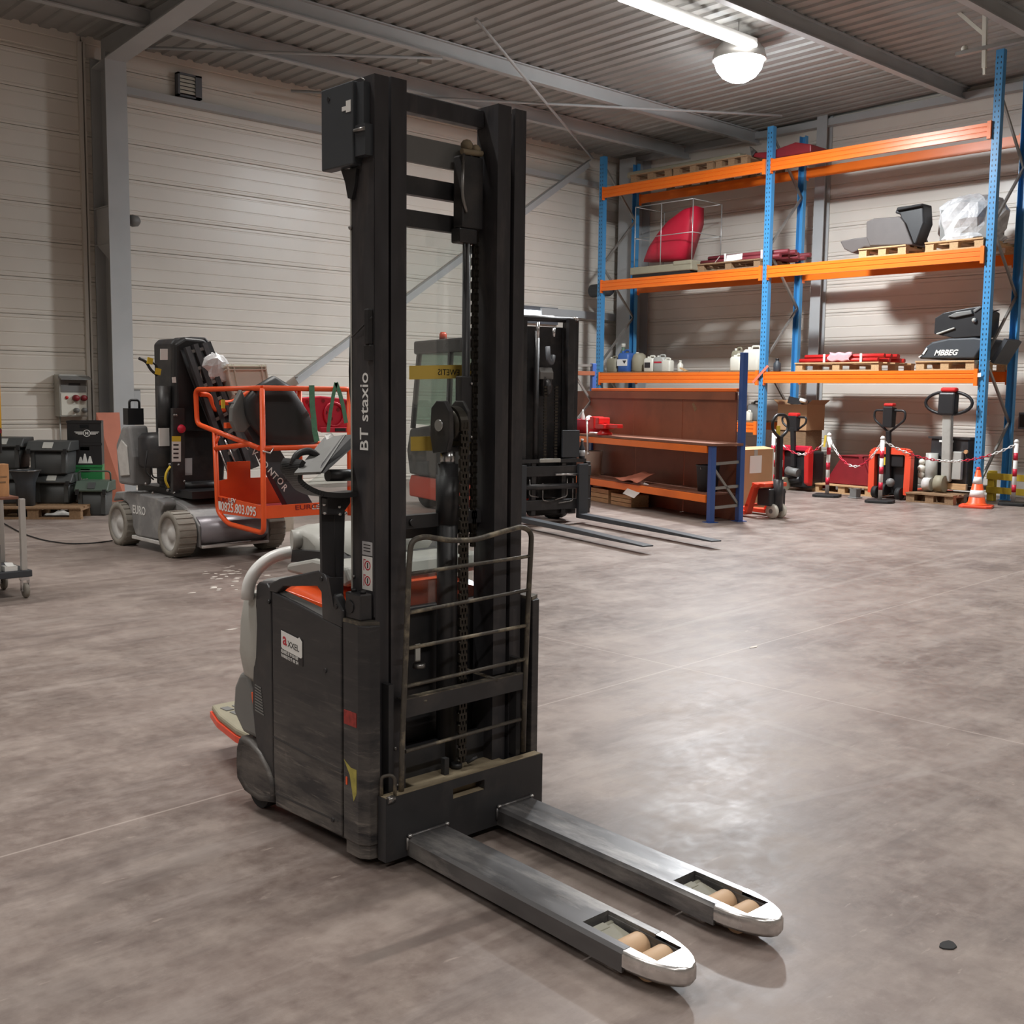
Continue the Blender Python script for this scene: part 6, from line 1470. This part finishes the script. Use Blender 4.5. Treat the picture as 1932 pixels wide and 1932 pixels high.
# top level
for k, (a_, b_) in enumerate(((1190, 1265), (1270, 1345), (1350, 1410))):
    load_pallet(a_, b_, [328, 318, 308][k], 2, ['pallet at the corner end of the top rack level', 'pallet in the middle of the top left rack bay', 'pallet under the red parts on the top rack level'][k], matl='wood_dark')
a = SX(1192, 300, 16.6); b = SX(1405, 280, 16.6)
tag(MB().box(16.45, 17.2, b.y, a.y, LV[2]+0.146, LV[2]+0.26).build('covered_stack', M['beige'], bevel=0.04, seg=3), 'long low grey-green covered stack on the top rack level', 'covered stack')
t = thing('red_machine_part', 'faded red machine parts beside the middle upright on the top rack level', 'machine part', SX(1480, 290, 16.6))
MB().solid([SX(x, y, 16.45) for x, y in ((1420, 296), (1424, 288), (1452, 286), (1500, 268), (1530, 272), (1530, 287), (1450, 300))], (0.5, 0, 0)).build('casting', M['red_dark'], t, bevel=0.02)
MB().solid([SX(x, y, 16.44) for x, y in ((1418, 296), (1414, 276), (1426, 286))], (0.06, 0, 0)).build('bracket', M['steel'], t)
p = SX(1122, 523, 16.5)
t = tag(MB().lathe([(0.0, 0.0), (0.10, 0.0), (0.13, 0.06), (0.13, 0.5), (0.0, 0.52)], (16.75, UY[0]+0.11, LV[1]-0.12), 'y', 16).build('dark_roll', M['mast_side']), 'dark roll end sticking out past the corner upright of the rack', 'roll')
# lower shelf of the left bay, beside the middle upright
jerrycan(1407, 1430, 757, 'mid_grey', 'grey oil can beside the middle upright on the low rack shelf', zb=1.1225, pbot=795)
jerrycan(1405, 1414, 775, 'white_plastic', 'tiny white can beside the grey oil can on the low shelf', zb=1.1225, X=16.36, pbot=797, d=0.1)

# carton on floor behind middle upright (low right)
p = SX(1470, 800, 17.0)
t = thing('carton_box', 'open brown carton on crate behind the middle rack upright', 'carton', (17.05, 10.80, 0.0))
MB().box(16.70, 17.22, 10.50, 11.05, 0.0, 0.98).build('crate', M['wood_dark'], t, bevel=0.01)
MB().box(16.68, 17.24, 10.48, 11.06, 0.981, 1.42).build('carton', M['card'], t)
for s, y in ((-1, 10.48), (1, 11.05)): MB().solid([(16.68, y, 1.42), (17.24, y, 1.42), (17.24, y+s*0.10, 1.50), (16.68, y+s*0.10, 1.50)], (0, 0.004, 0)).build('flap', M['card'], t)
MB().obox((17.0, 10.86, 1.46), (0.25, 0.3, 0.12), (0.2, 0.1, 0.3)).build('contents', M['black_plastic'], t)
MB().obox((16.85, 10.66, 1.48), (0.1, 0.12, 0.05), (0.3, 0.4, 0.3)).build('paper_roll', M['white'], t)

# ------------------------------------------------------------------ work bench in front of the rack
FRp = GZ(1340, 986)
BN = thing('work_bench', 'work bench of blue rack frames with brown boards and orange beams', 'bench', FRp, math.atan2(0.953, 0.302)-PI/2)
# local: x = depth (away from room), y = along the bench towards the left wall
BL, BD, BZ = 3.72, 0.43, 0.96
def bp(mb, name, matl, parent=BN, label=None, **k): return mb.build(name, M[matl], parent, label, world=False, **k)
def bup(x, y, zt):
    u_ = bp(MB().box(x-0.035, x+0.035, y-0.04, y+0.04, 0.008, zt), 'upright', 'bench_blue', bevel=0.006)
    bp(MB().box(x-0.07, x+0.07, y-0.07, y+0.07, 0, 0.008), 'foot_plate', 'bench_blue', u_)
bup(0, 0, BZ-0.02); bup(BD, 0, 2.08); bup(0, BL, 2.02); bup(BD, BL, 2.02)
for z in (0.18, 0.42, 0.72): bp(MB().bar((0.03, 0, z), (BD-0.03, 0, z+0.02), 0.03, 0.035), 'frame_tie', 'galv')
bp(MB().bar((0.03, 0, 0.66), (BD-0.03, 0, 0.22), 0.03, 0.03), 'frame_brace', 'galv')
for z in (0.3, 1.98): bp(MB().bar((0.03, BL, z), (BD-0.03, BL, z+0.01), 0.03, 0.035), 'frame_tie', 'galv')
for za, zb_ in ((1.0, 1.45), (1.95, 1.45)): bp(MB().bar((0.02, BL, za), (BD-0.03, BL, zb_), 0.03, 0.03), 'frame_brace', 'galv')
bp(MB().box(0.0, BD, BL-0.05, BL+0.3, 1.84, 1.90), 'side_shelf', 'ply')
bp(MB().box(-0.05, BD-0.01, -0.06, BL+0.35, BZ-0.02, BZ+0.012), 'worktop', 'ply_top', bevel=0.004)
bp(MB().box(-0.05, 0.0, 0.05, BL-0.05, BZ-0.11, BZ-0.022), 'beam', 'rack_orange', bevel=0.006)
bp(MB().box(-0.03, BD, 0.05, BL-0.05, 0.335, 0.352), 'low_shelf', 'ply_top')
bp(MB().box(-0.05, 0.0, 0.05, BL-0.05, 0.24, 0.334), 'beam', 'rack_orange', bevel=0.006)
bp(MB().box(BD-0.06, BD-0.01, 0.05, BL-0.05, 1.60, 1.645), 'beam', 'rack_orange', bevel=0.006)
bp(MB().box(BD-0.075, BD-0.062, 0.06, BL-0.06, 1.50, 1.60), 'batten', 'ply')
for y0_, y1_ in ((0.06, 1.22), (1.235, 2.45), (2.46, BL+0.6)):
    bp(MB().box(BD-0.045, BD-0.03, y0_, y1_, BZ+0.014, 1.598), 'back_board', 'ply')
    bp(MB().box(BD+0.0, BD+0.015, y0_, y1_, 0.002, BZ-0.03), 'lower_back_board', 'ply')
bp(MB().prism([(0.9, 1.38), (0.98, 1.46), (1.02, 1.44), (0.95, 1.34)], 'x', BD-0.047, BD-0.0455), 'stain', 'wood_dark')
def onbench(x, y, z): return MW[BN] @ Vector((x, y, z))
brz = BN.rotation_euler[2]
# vise
t = thing('bench_vise', 'red steel bench vise with a pale handle on the work bench', 'vise', onbench(0.03, 2.66, BZ+0.0125), brz)
MB().lathe([(0.0, 0.0), (0.11, 0.0), (0.11, 0.03), (0.07, 0.06), (0.06, 0.09), (0.0, 0.09)], (0, 0, 0), 'z', 16).build('base', M['red'], t, world=False)
MB().box(-0.09, 0.10, -0.12, 0.12, 0.09, 0.16).box(-0.09, 0.10, 0.02, 0.12, 0.16, 0.25).build('fixed_jaw', M['red'], t, world=False, bevel=0.012)
MB().box(-0.085, 0.09, 0.17, 0.30, 0.08, 0.26).build('moving_jaw', M['red'], t, world=False, bevel=0.015)
MB().box(-0.04, 0.05, -0.42, 0.17, 0.11, 0.16).build('slide', M['red'], t, world=False, bevel=0.006)
MB().cyl((0.0, 0.33, 0.13), (0.0, 0.29, 0.13), 0.03, n=12).build('screw', M['steel'], t, world=False)
MB().cyl((-0.10, 0.34, 0.20), (-0.13, 0.24, -0.28), 0.014, n=10).ball((-0.10, 0.34, 0.20), 0.022, 8).ball((-0.13, 0.24, -0.28), 0.022, 8).build('handle', M['alu'], t, world=False)
# red tub with white things
t = thing('red_tub', 'red plastic tub with white cans at the far end of the bench', 'tub', onbench(0.19, 3.43, BZ+0.0125), brz)
mb = MB(); o_ = rrect(0.30, 0.42, 0.03, 3)
mb.loft([[Vector((p[0]*k, p[1]*k, z)) for p in o_] for z, k in ((0, 0.86), (0.17, 0.98), (0.20, 1.06), (0.205, 1.06), (0.20, 0.96), (0.02, 0.82))]); mb.build('body', M['red_plastic'], t, world=False)
MB().lathe([(0, 0.0), (0.035, 0.0), (0.035, 0.22), (0.012, 0.28), (0.012, 0.32), (0, 0.32)], (-0.02, 0.13, 0.03), 'z', 12).build('spray_can', M['grey_plastic'], t, world=False)
MB().ball((0.02, 0.0, 0.20), 0.065, 10).build('rag', M['white'], t, world=False)
t = tag(MB().obox(onbench(0.10, 3.10, BZ+0.026), (0.07, 0.16, 0.025), (0, 0, brz)).build('white_rag', M['white'], bevel=0.01), 'small white rag on the bench beside the vise', 'rag')
# things under the bench
def hollow_bucket(name, loc, r, h, matl, label, cat='bucket'):
    t = thing(name, label, cat, loc)
    MB().lathe([(0.0, 0.0), (r*0.82, 0.0), (r*0.97, h*0.96), (r*1.04, h*0.97), (r*1.04, h), (r*0.94, h), (r*0.78, 0.01), (0.0, 0.01)], (0, 0, 0), 'z', 22).build('body', M[matl], t, world=False)
    MB().tube([(r*1.02*math.cos(a), 0.0, h*0.92-r*0.5*math.sin(a)) for a in [PI*k/10 for k in range(11)]], 0.004, 6).build('bail', M['galv'], t, world=False)
    return t
hollow_bucket('bucket', onbench(0.20, 0.36, 0.3525), 0.15, 0.33, 'mast_side', 'black bucket on the low bench shelf beside the blue leg')
hollow_bucket('bucket', onbench(0.22, 3.30, 0.3525), 0.14, 0.36, 'white_plastic', 'cream bucket on the low bench shelf behind the forklift')
mb = MB().sheet(lambda u, v: tuple(onbench(-0.10+0.30*v, 1.55+0.62*u, 0.372+0.05*math.sin(PI*u)*v+0.03*math.sin(5*u+2*v)**2 + (0.10*v*(1-u)))), 12, 6, 0.004)
tag(mb.build('card_sheet', M['terracotta']), 'crumpled orange cardboard sheet on the low bench shelf', 'cardboard')
a = [(1175, 931), (1197, 905), (1225, 914), (1199, 940)]
ps = [GZ(1175, 931, 0.30), GZ(1199, 905, 0.40), GZ(1225, 914, 0.40), GZ(1196, 940, 0.30)]
bnx = MW[BN].to_3x3() @ Vector((1, 0, 0))
def BPL(x, y, xl): d = ray(x, y); o_ = onbench(xl, 0, 0); return CAM + d*((o_-CAM).dot(bnx)/d.dot(bnx))
q0 = BPL(1175, 931, -0.09); q1 = BPL(1196, 940, -0.09); q2 = BPL(1224, 914, 0.02); q3 = BPL(1199, 905, 0.02)
tag(MB().solid([q0, q1, q2, q3], (0, 0, 0.003)).build('paper_sheet', M['white']), 'white paper sheet hanging over the low bench shelf edge', 'paper')
for k, (y, l, h_) in enumerate(((2.15, 0.55, 0.17), (2.75, 0.5, 0.20))):
    t = thing('wood_crate', ['flat wooden crate under the bench, beside the longer one', 'taller wooden crate under the far half of the bench'][k], 'crate', onbench(0.16, y, 0), brz)
    for z in (0.0, h_/3, 2*h_/3):
        for x in (-0.14, 0.13): MB().box(x, x+0.012, -l/2, l/2, z+0.002, z+h_/3-0.006).build('slat', M['wood'], t, world=False)
    for s in (-l/2, l/2-0.015): MB().box(-0.127, 0.13, s, s+0.015, 0.002, h_-0.006).build('end_board', M['wood'], t, world=False)
    MB().box(-0.127, 0.13, -l/2+0.016, l/2-0.016, 0.002, 0.012).build('base', M['wood'], t, world=False)
t, r, h = None, None, None
pb = MW[BN] @ Vector((-0.02, 3.18, BZ+0.0125))
q = WY(1085, 862, 9.4)
t = thing('spray_bottle', 'dark bottle with a white label standing on the forklift carriage', 'bottle', MW[FK] @ Vector((0.46, 0.035, 0.781)))
MB().lathe([(0, 0), (0.034, 0), (0.036, 0.12), (0.014, 0.17), (0.014, 0.21), (0, 0.21)], (0, 0, 0), 'z', 14).build('body', M['mast_side'], t, world=False)
MB().lathe([(0.0365, 0.03), (0.0372, 0.03), (0.0372, 0.10), (0.0365, 0.10)], (0, 0, 0), 'z', 14).build('label', M['grey_print'], t, world=False)
MB().cyl((0, 0, 0.21), (0, 0, 0.235), 0.017, n=10).build('cap', M['white'], t, world=False)
# ------------------------------------------------------------------ trucks, posts and odds on the floor by the rack
# cardboard box beside the bench
cb0 = GZ(1399, 968); 
t = thing('cardboard_box', 'tall brown cardboard box with a white sheet taped to it', 'box', (13.17, 9.12, 0), 0.0)
MB().box(-0.52, 0.20, -0.22, 0.40, 0.0, 0.82).build('body', M['card'], t, world=False)
for z in (0.82,):
    MB().solid([(-0.52, -0.22, 0.82), (0.20, -0.22, 0.82), (0.20, -0.05, 0.85), (-0.52, -0.05, 0.85)], (0, 0, 0.004)).build('flap', M['card'], t, world=False)
    MB().solid([(-0.52, 0.40, 0.82), (0.20, 0.40, 0.82), (0.20, 0.22, 0.85), (-0.52, 0.22, 0.85)], (0, 0, 0.004)).build('flap', M['card'], t, world=False)
MB().solid([(-0.38, -0.223, 0.50), (-0.10, -0.223, 0.50), (-0.10, -0.225, 0.74), (-0.38, -0.225, 0.74)], (0, -0.002, 0)).build('sheet', M['white'], t, world=False)
MB().box(-0.28, -0.20, -0.2245, -0.2205, 0.74, 0.82).build('tape', M['grey_plastic'], t, world=False)
MB().box(0.17, 0.2005, -0.2215, -0.2205, 0.0, 0.82).build('edge_strip', M['white_plastic'], t, world=False)

# hand pallet truck: local +x = handle side, forks run to -x
hw = GZ(1458, 979)
t = thing('hand_pallet_truck', 'red-orange hand pallet truck with black pump handle', 'pallet truck', (hw.x+0.10, hw.y+0.02, 0), -1.72)
for s in (-1, 1):
    MB().prism([(-1.05, 0.06), (-1.0, 0.075), (-0.30, 0.085), (-0.30, 0.03), (-1.0, 0.03)], 'y', s*0.19-0.075, s*0.19+0.075).build('fork', M['red_orange'], t, world=False, bevel=0.006)
    w = MB().lathe([(0.02, -0.025), (0.09, -0.025), (0.095, -0.018), (0.095, 0.018), (0.09, 0.025), (0.02, 0.025)], (0.0, s*0.075, 0.095), 'y', 22).build('steer_wheel', M['white_plastic'], t, world=False)
    MB().cyl((0.0, s*0.075-0.03, 0.095), (0.0, s*0.075+0.03, 0.095), 0.03, n=12).build('hub', M['mid_grey'], w, world=False)
    MB().prism([(-0.36, 0.05), (-0.22, 0.40), (-0.17, 0.44), (-0.10, 0.44), (-0.12, 0.40), (-0.17, 0.38), (-0.28, 0.05)], 'y', s*0.19-0.05, s*0.19+0.05).build('shoulder', M['red_orange'], t, world=False, bevel=0.006)
MB().box(-0.24, -0.02, -0.21, 0.21, 0.40, 0.45).build('cross_head', M['red_orange'], t, world=False, bevel=0.01)
MB().box(-0.32, -0.26, -0.24, 0.24, 0.14, 0.17).build('tread', M['red_orange'], t, world=False)
MB().box(-0.20, 0.02, -0.15, 0.15, 0.16, 0.38).build('pump_block', M['black'], t, world=False, bevel=0.02)
MB().cyl((0.02, 0, 0.10), (0.02, 0, 0.50), 0.065, n=16).build('pump', M['black'], t, world=False)
MB().bar((0.03, 0, 0.42), (0.02, 0, 1.05), 0.06, 0.06, (1, 0, 0)).build('handle_shaft', M['black_plastic'], t, world=False, bevel=0.006)
MB().tube(rounded([(0.02, 0, 1.02), (0.02, -0.14, 1.12), (0.02, -0.15, 1.24), (0.02, -0.08, 1.32), (0.02, 0.08, 1.32), (0.02, 0.15, 1.24), (0.02, 0.14, 1.12), (0.02, 0, 1.02)], 0.06), 0.02, 8).build('handle_loop', M['black_plastic'], t, world=False)
MB().box(-0.02, -0.008, -0.03, 0.03, 1.06, 1.18).build('yellow_label', M['yellow'], t, world=False)

# electric pallet trucks: local -x = tiller side facing the hall
def electric_truck(name, label, loc, rz, body, tiller='black_plastic', h=1.30, shaft='black_plastic', bh=0.72, deck=0.0):
    t = thing('electric_pallet_truck', label, 'pallet truck', (loc[0], loc[1], deck), rz, 'electric pallet trucks by the rack')
    def q(mb, nm, mm, par=t, **k): return mb.build(nm, M[mm], par, world=False, **k)
    return t, q
# first: red one behind the hand truck
e1 = GZ(1503, 927)
t, q = electric_truck('', 'red electric pallet truck with red tiller grips behind the hand pallet truck', (e1.x+0.10, e1.y+0.10, 0), -0.15, 'red')
q(MB().box(0.0, 0.35, -0.30, 0.30, 0.06, 0.66), 'body', 'black_plastic', bevel=0.03)
for s in (-1, 1): q(MB().prism([(0.0, 0.10), (-0.08, 0.14), (-0.10, 0.62), (-0.04, 0.74), (0.05, 0.70), (0.05, 0.10)], 'y', s*0.29-0.045, s*0.29+0.045), 'side_cover', 'red', bevel=0.02)
q(MB().box(-0.06, 0.06, -0.30, 0.26, 0.66, 0.75), 'top_cover', 'red_plastic', bevel=0.02)
q(MB().box(-0.115, -0.10, 0.19, 0.31, 0.38, 0.50), 'white_label', 'white')
q(MB().cyl((-0.10, 0.10, 0.11), (-0.10, 0.20, 0.11), 0.11, n=20), 'drive_wheel', 'beige')
q(MB().cyl((-0.06, -0.12, 0.30), (-0.06, 0.12, 0.33), 0.07, n=14), 'motor', 'mid_grey')
q(MB().cyl((-0.04, 0.05, 0.16), (-0.04, -0.15, 0.20), 0.05, n=12), 'gearbox', 'black_plastic')
q(MB().bar((-0.05, 0.0, 0.4), (-0.10, 0.0, 1.05), 0.08, 0.06, (1, 0, 0)), 'tiller_shaft', 'black_plastic', bevel=0.01)
q(MB().prism([(-0.12, 0.98), (-0.04, 1.0), (-0.02, 1.22), (-0.14, 1.24)], 'y', -0.09, 0.09), 'tiller_head', 'black_plastic', bevel=0.015)
q(MB().tube(rounded([(-0.08, -0.06, 1.0), (-0.08, -0.25, 1.12), (-0.08, -0.26, 1.22), (-0.08, 0.26, 1.22), (-0.08, 0.25, 1.12), (-0.08, 0.06, 1.0)], 0.06), 0.018, 8), 'tiller_loop', 'black_plastic')
q(MB().box(-0.13, -0.03, -0.10, 0.10, 1.22, 1.29), 'red_button', 'red', bevel=0.025, seg=3)
for s in (-1, 1): q(MB().box(0.35, 0.58, s*0.19-0.08, s*0.19+0.08, 0.04, 0.09), 'fork', 'red')
# second: orange red U-shaped cover
e2 = GZ(1672, 942)
t, q = electric_truck('', 'black electric pallet truck with an orange-red arched cover', (e2.x+0.12, e2.y, 0), -0.05, 'red_orange')
q(MB().box(0.02, 0.32, -0.28, 0.28, 0.06, 0.68), 'body', 'black_plastic', bevel=0.03)
arch = rounded([(-0.02, -0.30, 0.08), (-0.02, -0.31, 0.74), (-0.02, 0.31, 0.74), (-0.02, 0.30, 0.08)], 0.10)
mb = MB()
for a, b in zip(arch[:-1], arch[1:]): mb.bar(a, b, 0.10, 0.10, (1, 0, 0))
q(mb, 'arched_cover', 'red_orange', bevel=0.0)
q(MB().box(-0.05, 0.02, -0.22, 0.22, 0.50, 0.68), 'inner_panel', 'black_plastic', bevel=0.02)
q(MB().box(-0.055, -0.05, 0.08, 0.14, 0.52, 0.64), 'yellow_label', 'yellow')
for y, z in ((-0.2, 0.1), (0.2, 0.1), (0.05, 0.15)): q(MB().cyl((-0.08, y-0.04, z), (-0.08, y+0.04, z), 0.09, n=16), 'wheel', 'rubber')
q(MB().ball((-0.10, -0.05, 0.26), 0.07, 10), 'motor', 'mid_grey')
q(MB().bar((-0.03, 0.02, 0.3), (-0.10, 0.02, 1.05), 0.07, 0.06, (1, 0, 0)), 'tiller_shaft', 'black_plastic', bevel=0.01)
q(MB().prism([(-0.16, 1.10), (-0.04, 1.10), (-0.02, 1.40), (-0.16, 1.42)], 'y', -0.06, 0.10), 'tiller_head', 'black_plastic', bevel=0.015)
q(MB().tube(rounded([(-0.09, 0.02, 1.02), (-0.09, -0.24, 1.22), (-0.09, -0.24, 1.36), (-0.09, 0.28, 1.36), (-0.09, 0.28, 1.22), (-0.09, 0.02, 1.02)], 0.06), 0.018, 8), 'tiller_loop', 'black_plastic')
q(MB().box(-0.15, -0.04, -0.06, 0.10, 1.42, 1.47), 'red_button', 'red', bevel=0.02)
for s in (-1, 1): q(MB().box(0.32, 1.40, s*0.19-0.08, s*0.19+0.08, 0.04, 0.09), 'fork', 'red_orange')
# third: stripped grey one standing on a pallet
make_pallet('wood_pallet', 'aged wooden pallet under the stripped pallet truck', 'pallets on the floor by the rack', (16.20, 7.80, 0), PI/2, 0.74, 0.8, 'wood_dark')
t, q = electric_truck('', 'stripped grey and black electric pallet truck standing on a pallet', (16.30, 7.77, 0), 0.0, 'mid_grey', deck=0.1445)
q(MB().box(0.02, 0.30, -0.28, 0.30, 0.10, 0.80), 'body', 'black', bevel=0.01)
q(MB().box(0.0, 0.32, -0.31, 0.34, 0.80, 0.83), 'top_plate', 'black')
q(MB().box(-0.04, 0.02, -0.30, 0.34, 0.05, 0.14), 'sole_plate', 'wood')
q(MB().bar((-0.04, 0.0, 0.16), (-0.10, 0.0, 1.18), 0.14, 0.10, (1, 0, 0)), 'tiller_shaft', 'grey_plastic', bevel=0.02)
q(MB().prism([(-0.20, 1.16), (-0.03, 1.16), (-0.02, 1.48), (-0.18, 1.50)], 'y', -0.13, 0.13), 'tiller_head', 'black_plastic', bevel=0.03)
lp_ = [(-0.10, 0.36*math.cos(a), 1.34+0.17*math.sin(a)) for a in [2*PI*k/24 for k in range(24)]]
q(MB().tube(lp_, 0.024, 8, True), 'tiller_loop', 'black_plastic')
q(MB().box(-0.17, -0.05, -0.13, 0.11, 1.50, 1.57), 'red_button', 'red', bevel=0.03, seg=3)
q(MB().cyl((-0.05, 0.24, 0.12), (-0.05, 0.24, 0.58), 0.09, n=16), 'pump_motor', 'grey_plastic')
q(MB().box(-0.06, 0.02, -0.22, -0.08, 0.20, 0.62), 'side_box', 'grey_plastic', bevel=0.01)
for z, r in ((0.24, 0.06), (0.34, 0.065), (0.44, 0.05)): q(MB().ball((-0.08, 0.38, z), r, 10), 'coupling', 'white_plastic')
q(MB().cyl((-0.14, 0.30, 0.11), (-0.14, 0.18, 0.11), 0.10, n=20).cyl((-0.14, 0.31, 0.11), (-0.14, 0.305, 0.11), 0.04, n=12), 'castor', 'dusty_rim')
q(MB().cyl((-0.12, 0.12, 0.13), (-0.12, -0.02, 0.13), 0.125, n=22), 'drive_wheel', 'beige')
q(MB().box(-0.01, 0.02, -0.05, 0.16, 0.75, 0.78), 'wire_label', 'white')
q(MB().cyl((-0.02, -0.26, 0.62), (0.02, -0.26, 0.62), 0.03, n=12), 'contact', 'timber')
for s in (-1, 1): q(MB().box(0.30, 0.9, s*0.19-0.08, s*0.19+0.08, 0.02, 0.08), 'fork', 'mid_grey')

# chain posts
def chain_post(px, py, label, h=0.92, yellow=False):
    p = GZ(px, py)
    t = thing('chain_post', label, 'post', (p.x, p.y, 0), 0.35, 'red and white chain posts')
    MB().prism([(-0.20, -0.14), (-0.14, -0.20), (0.14, -0.20), (0.20, -0.14), (0.20, 0.14), (0.14, 0.20), (-0.14, 0.20), (-0.20, 0.14)], 'z', 0, 0.04).build('base', M['rubber'], t, world=False, bevel=0.008)
    MB().cyl((0, 0, 0.04), (0, 0, h), 0.030, n=16).build('tube', M['white'], t, world=False)
    for k in range(3):
        MB().cyl((0, 0, 0.19+0.235*k), (0, 0, 0.30+0.235*k), 0.0308, n=16).build('red_band', M['red_plastic'], t, world=False)
    MB().lathe([(0.0, 0.05), (0.02, 0.045), (0.035, 0.02), (0.035, 0.0), (0.0, 0.0)], (0, 0, h), 'z', 14).build('cap', M['white'], t, world=False)
    MB().tube([(0.045+0.022*math.cos(a), 0, h-0.01+0.022*math.sin(a)) for a in [2*PI*k/10 for k in range(10)]], 0.006, 6, True).build('eyelet', M['white'], t, world=False)
    if yellow: MB().obox((-0.08, 0.05, h-0.08), (0.12, 0.02, 0.18), (0.1, 0, 0.3)).build('yellow_tag', M['yellow_paint'], t, world=False)
    return Vector((p.x, p.y, h-0.02))
p1 = chain_post(1456, 930, 'red and white chain post behind the cardboard box', 0.98)
p2 = chain_post(1560, 937, 'red and white chain post with a yellow tag', 0.95, True)
p3 = chain_post(1660, 948, 'red and white chain post before the arched orange truck', 0.94)
p4 = chain_post(1911, 953, 'red and white chain post beside the yellow slats', 0.92)
def chain(a, b, sag, label):
    t = thing('plastic_chain', label, 'chain', (a+b)/2-Vector((0, 0, sag)))
    n = max(10, int((b-a).length/0.05)); 
    def P(u): p = a.lerp(b, u); p.z -= sag*4*u*(1-u); return p
    for i in range(n):
        u0, u1 = i/n, (i+1)/n; c = P((u0+u1)/2); d = (P(u1)-P(u0)); L = d.length*0.72; d.normalize()
        s = d.cross(Vector((0, 0, 1))).normalized(); up = s.cross(d)
        sd = s if i % 2 else up
        pts = [c+d*(L*math.cos(w))+sd*(0.016*math.sin(w)) for w in [2*PI*k/8 for k in range(8)]]
        blk = (i*5//n) % 2
        MB().tube(pts, 0.0065, 5, True).build('link', M['white' if not blk else 'red_plastic'], t)
    return t
chain(p1, p2, 0.30, 'red and white plastic chain between the box and the tagged post')
chain(p2, p3, 0.42, 'red and white plastic chain drooping from the tagged post to the arched truck')
chain(p3, p4, 0.28, 'red and white plastic chain running towards the yellow slats')

# pallet with a red prism-shaped machine part
make_pallet('wood_pallet', 'wooden pallet under the dark red sloped guard', 'pallets on the floor by the rack', (16.55, 9.42, 0), PI/2-0.1, 1.15, 0.8)
t = thing('sloped_guard', 'dark red sloped sheet metal guard on a floor pallet', 'machine part', (16.5, 9.40, 0.145), -0.1)
MB().prism([(-0.52, 0.002), (-0.28, 0.46), (0.14, 0.46), (0.46, 0.002)], 'x', -0.22, 0.28).build('shell', M['red_dark'], t, world=False, bevel=0.01)
MB().prism([(-0.49, 0.0), (-0.26, 0.465), (-0.20, 0.465), (-0.40, 0.0)], 'x', -0.25, -0.221).build('edge_flange', M['red_dark'], t, world=False)
MB().prism([(-0.28, 0.462), (0.14, 0.462), (0.14, 0.475), (-0.28, 0.475)], 'x', -0.24, 0.28).build('top_flange', M['red_dark'], t, world=False)
t = thing('grey_block', 'small grey steel block on the floor beside the red guard pallet', 'block', GZ(1613, 940), -0.1)
MB().box(-0.06, 0.06, -0.06, 0.06, 0, 0.15).box(-0.08, 0.08, -0.08, 0.08, 0, 0.02).build('block', M['mid_grey'], t, world=False, bevel=0.006)

# traffic cone
cp = GZ(1842, 957)
t = thing('traffic_cone', 'orange traffic cone with white bands before the rack upright', 'cone', (cp.x, cp.y, 0), 0.3)
MB().prism([(-0.22, -0.16), (-0.16, -0.22), (0.16, -0.22), (0.22, -0.16), (0.22, 0.16), (0.16, 0.22), (-0.16, 0.22), (-0.22, 0.16)], 'z', 0, 0.035).build('base', M['red_orange'], t, world=False, bevel=0.008)
cr = lambda z: 0.135-0.105*(z/0.54)
def frus(z0, z1, e): return MB().lathe([(cr(z0)+e, z0), (cr(z1)+e, z1)], (0, 0, 0), 'z', 24)
MB().lathe([(0.17, 0.035), (0.145, 0.05), (cr(0.07), 0.07), (cr(0.54), 0.54), (0.0, 0.545)], (0, 0, 0), 'z', 24).build('cone_body', M['lift_orange'], t, world=False)
for z0, z1 in ((0.15, 0.25), (0.34, 0.44)): MB().lathe([(cr(z0), z0), (cr(z0)+0.002, z0), (cr(z1)+0.002, z1), (cr(z1), z1)], (0, 0, 0), 'z', 24).build('white_band', M['white'], t, world=False)
MB().lathe([(0.0, 0.58), (0.02, 0.58), (0.028, 0.56), (0.03, 0.535), (0.0, 0.535)], (0, 0, 0), 'z', 16).build('cap', M['red'], t, world=False)
# yellow slatted guard
a = GZ(1866, 945); 
t = thing('yellow_guard', 'yellow two-rail guard behind the cone', 'guard rail', (17.0, 7.05, 0), -0.15)
for y in (0.38, -0.36): MB().box(-0.05, 0.05, y-0.05, y+0.05, 0.0, 0.46).build('post', M['yellow_paint'], t, world=False, bevel=0.006)
for z in (0.12, 0.33): MB().box(-0.065, -0.05, -0.42, 0.44, z, z+0.10).build('rail', M['yellow_paint'], t, world=False, bevel=0.004)
# green machine at the frame edge
t = thing('green_machine', 'grey-green machine cabinet by the right wall', 'machine', (17.55, 6.35, 0), 0)
MB().box(-0.35, 0.35, -0.50, 0.36, 0.02, 0.86).build('cabinet', M['grass_green'], t, world=False, bevel=0.02)
MB().box(-0.37, 0.30, -0.52, 0.38, 0.86, 0.90).build('top', M['mid_grey'], t, world=False)
MB().box(-0.362, -0.351, -0.3, 0.2, 0.15, 0.72).build('door', M['grass_green'], t, world=False, bevel=0.004)
p = SX(1930, 795, 17.9)
t = thing('dark_wall_box', 'dark box fixed on the right wall near the rack end', 'box', (17.95, p.y, p.z-0.1))
MB().box(17.86, 17.99, p.y-0.25, p.y+0.06, p.z-0.12, p.z+0.14).build('body', M['steel_dark'], t, bevel=0.01)
MB().box(17.85, 17.861, p.y-0.22, p.y+0.03, p.z-0.09, p.z+0.11).build('door', M['black_plastic'], t)
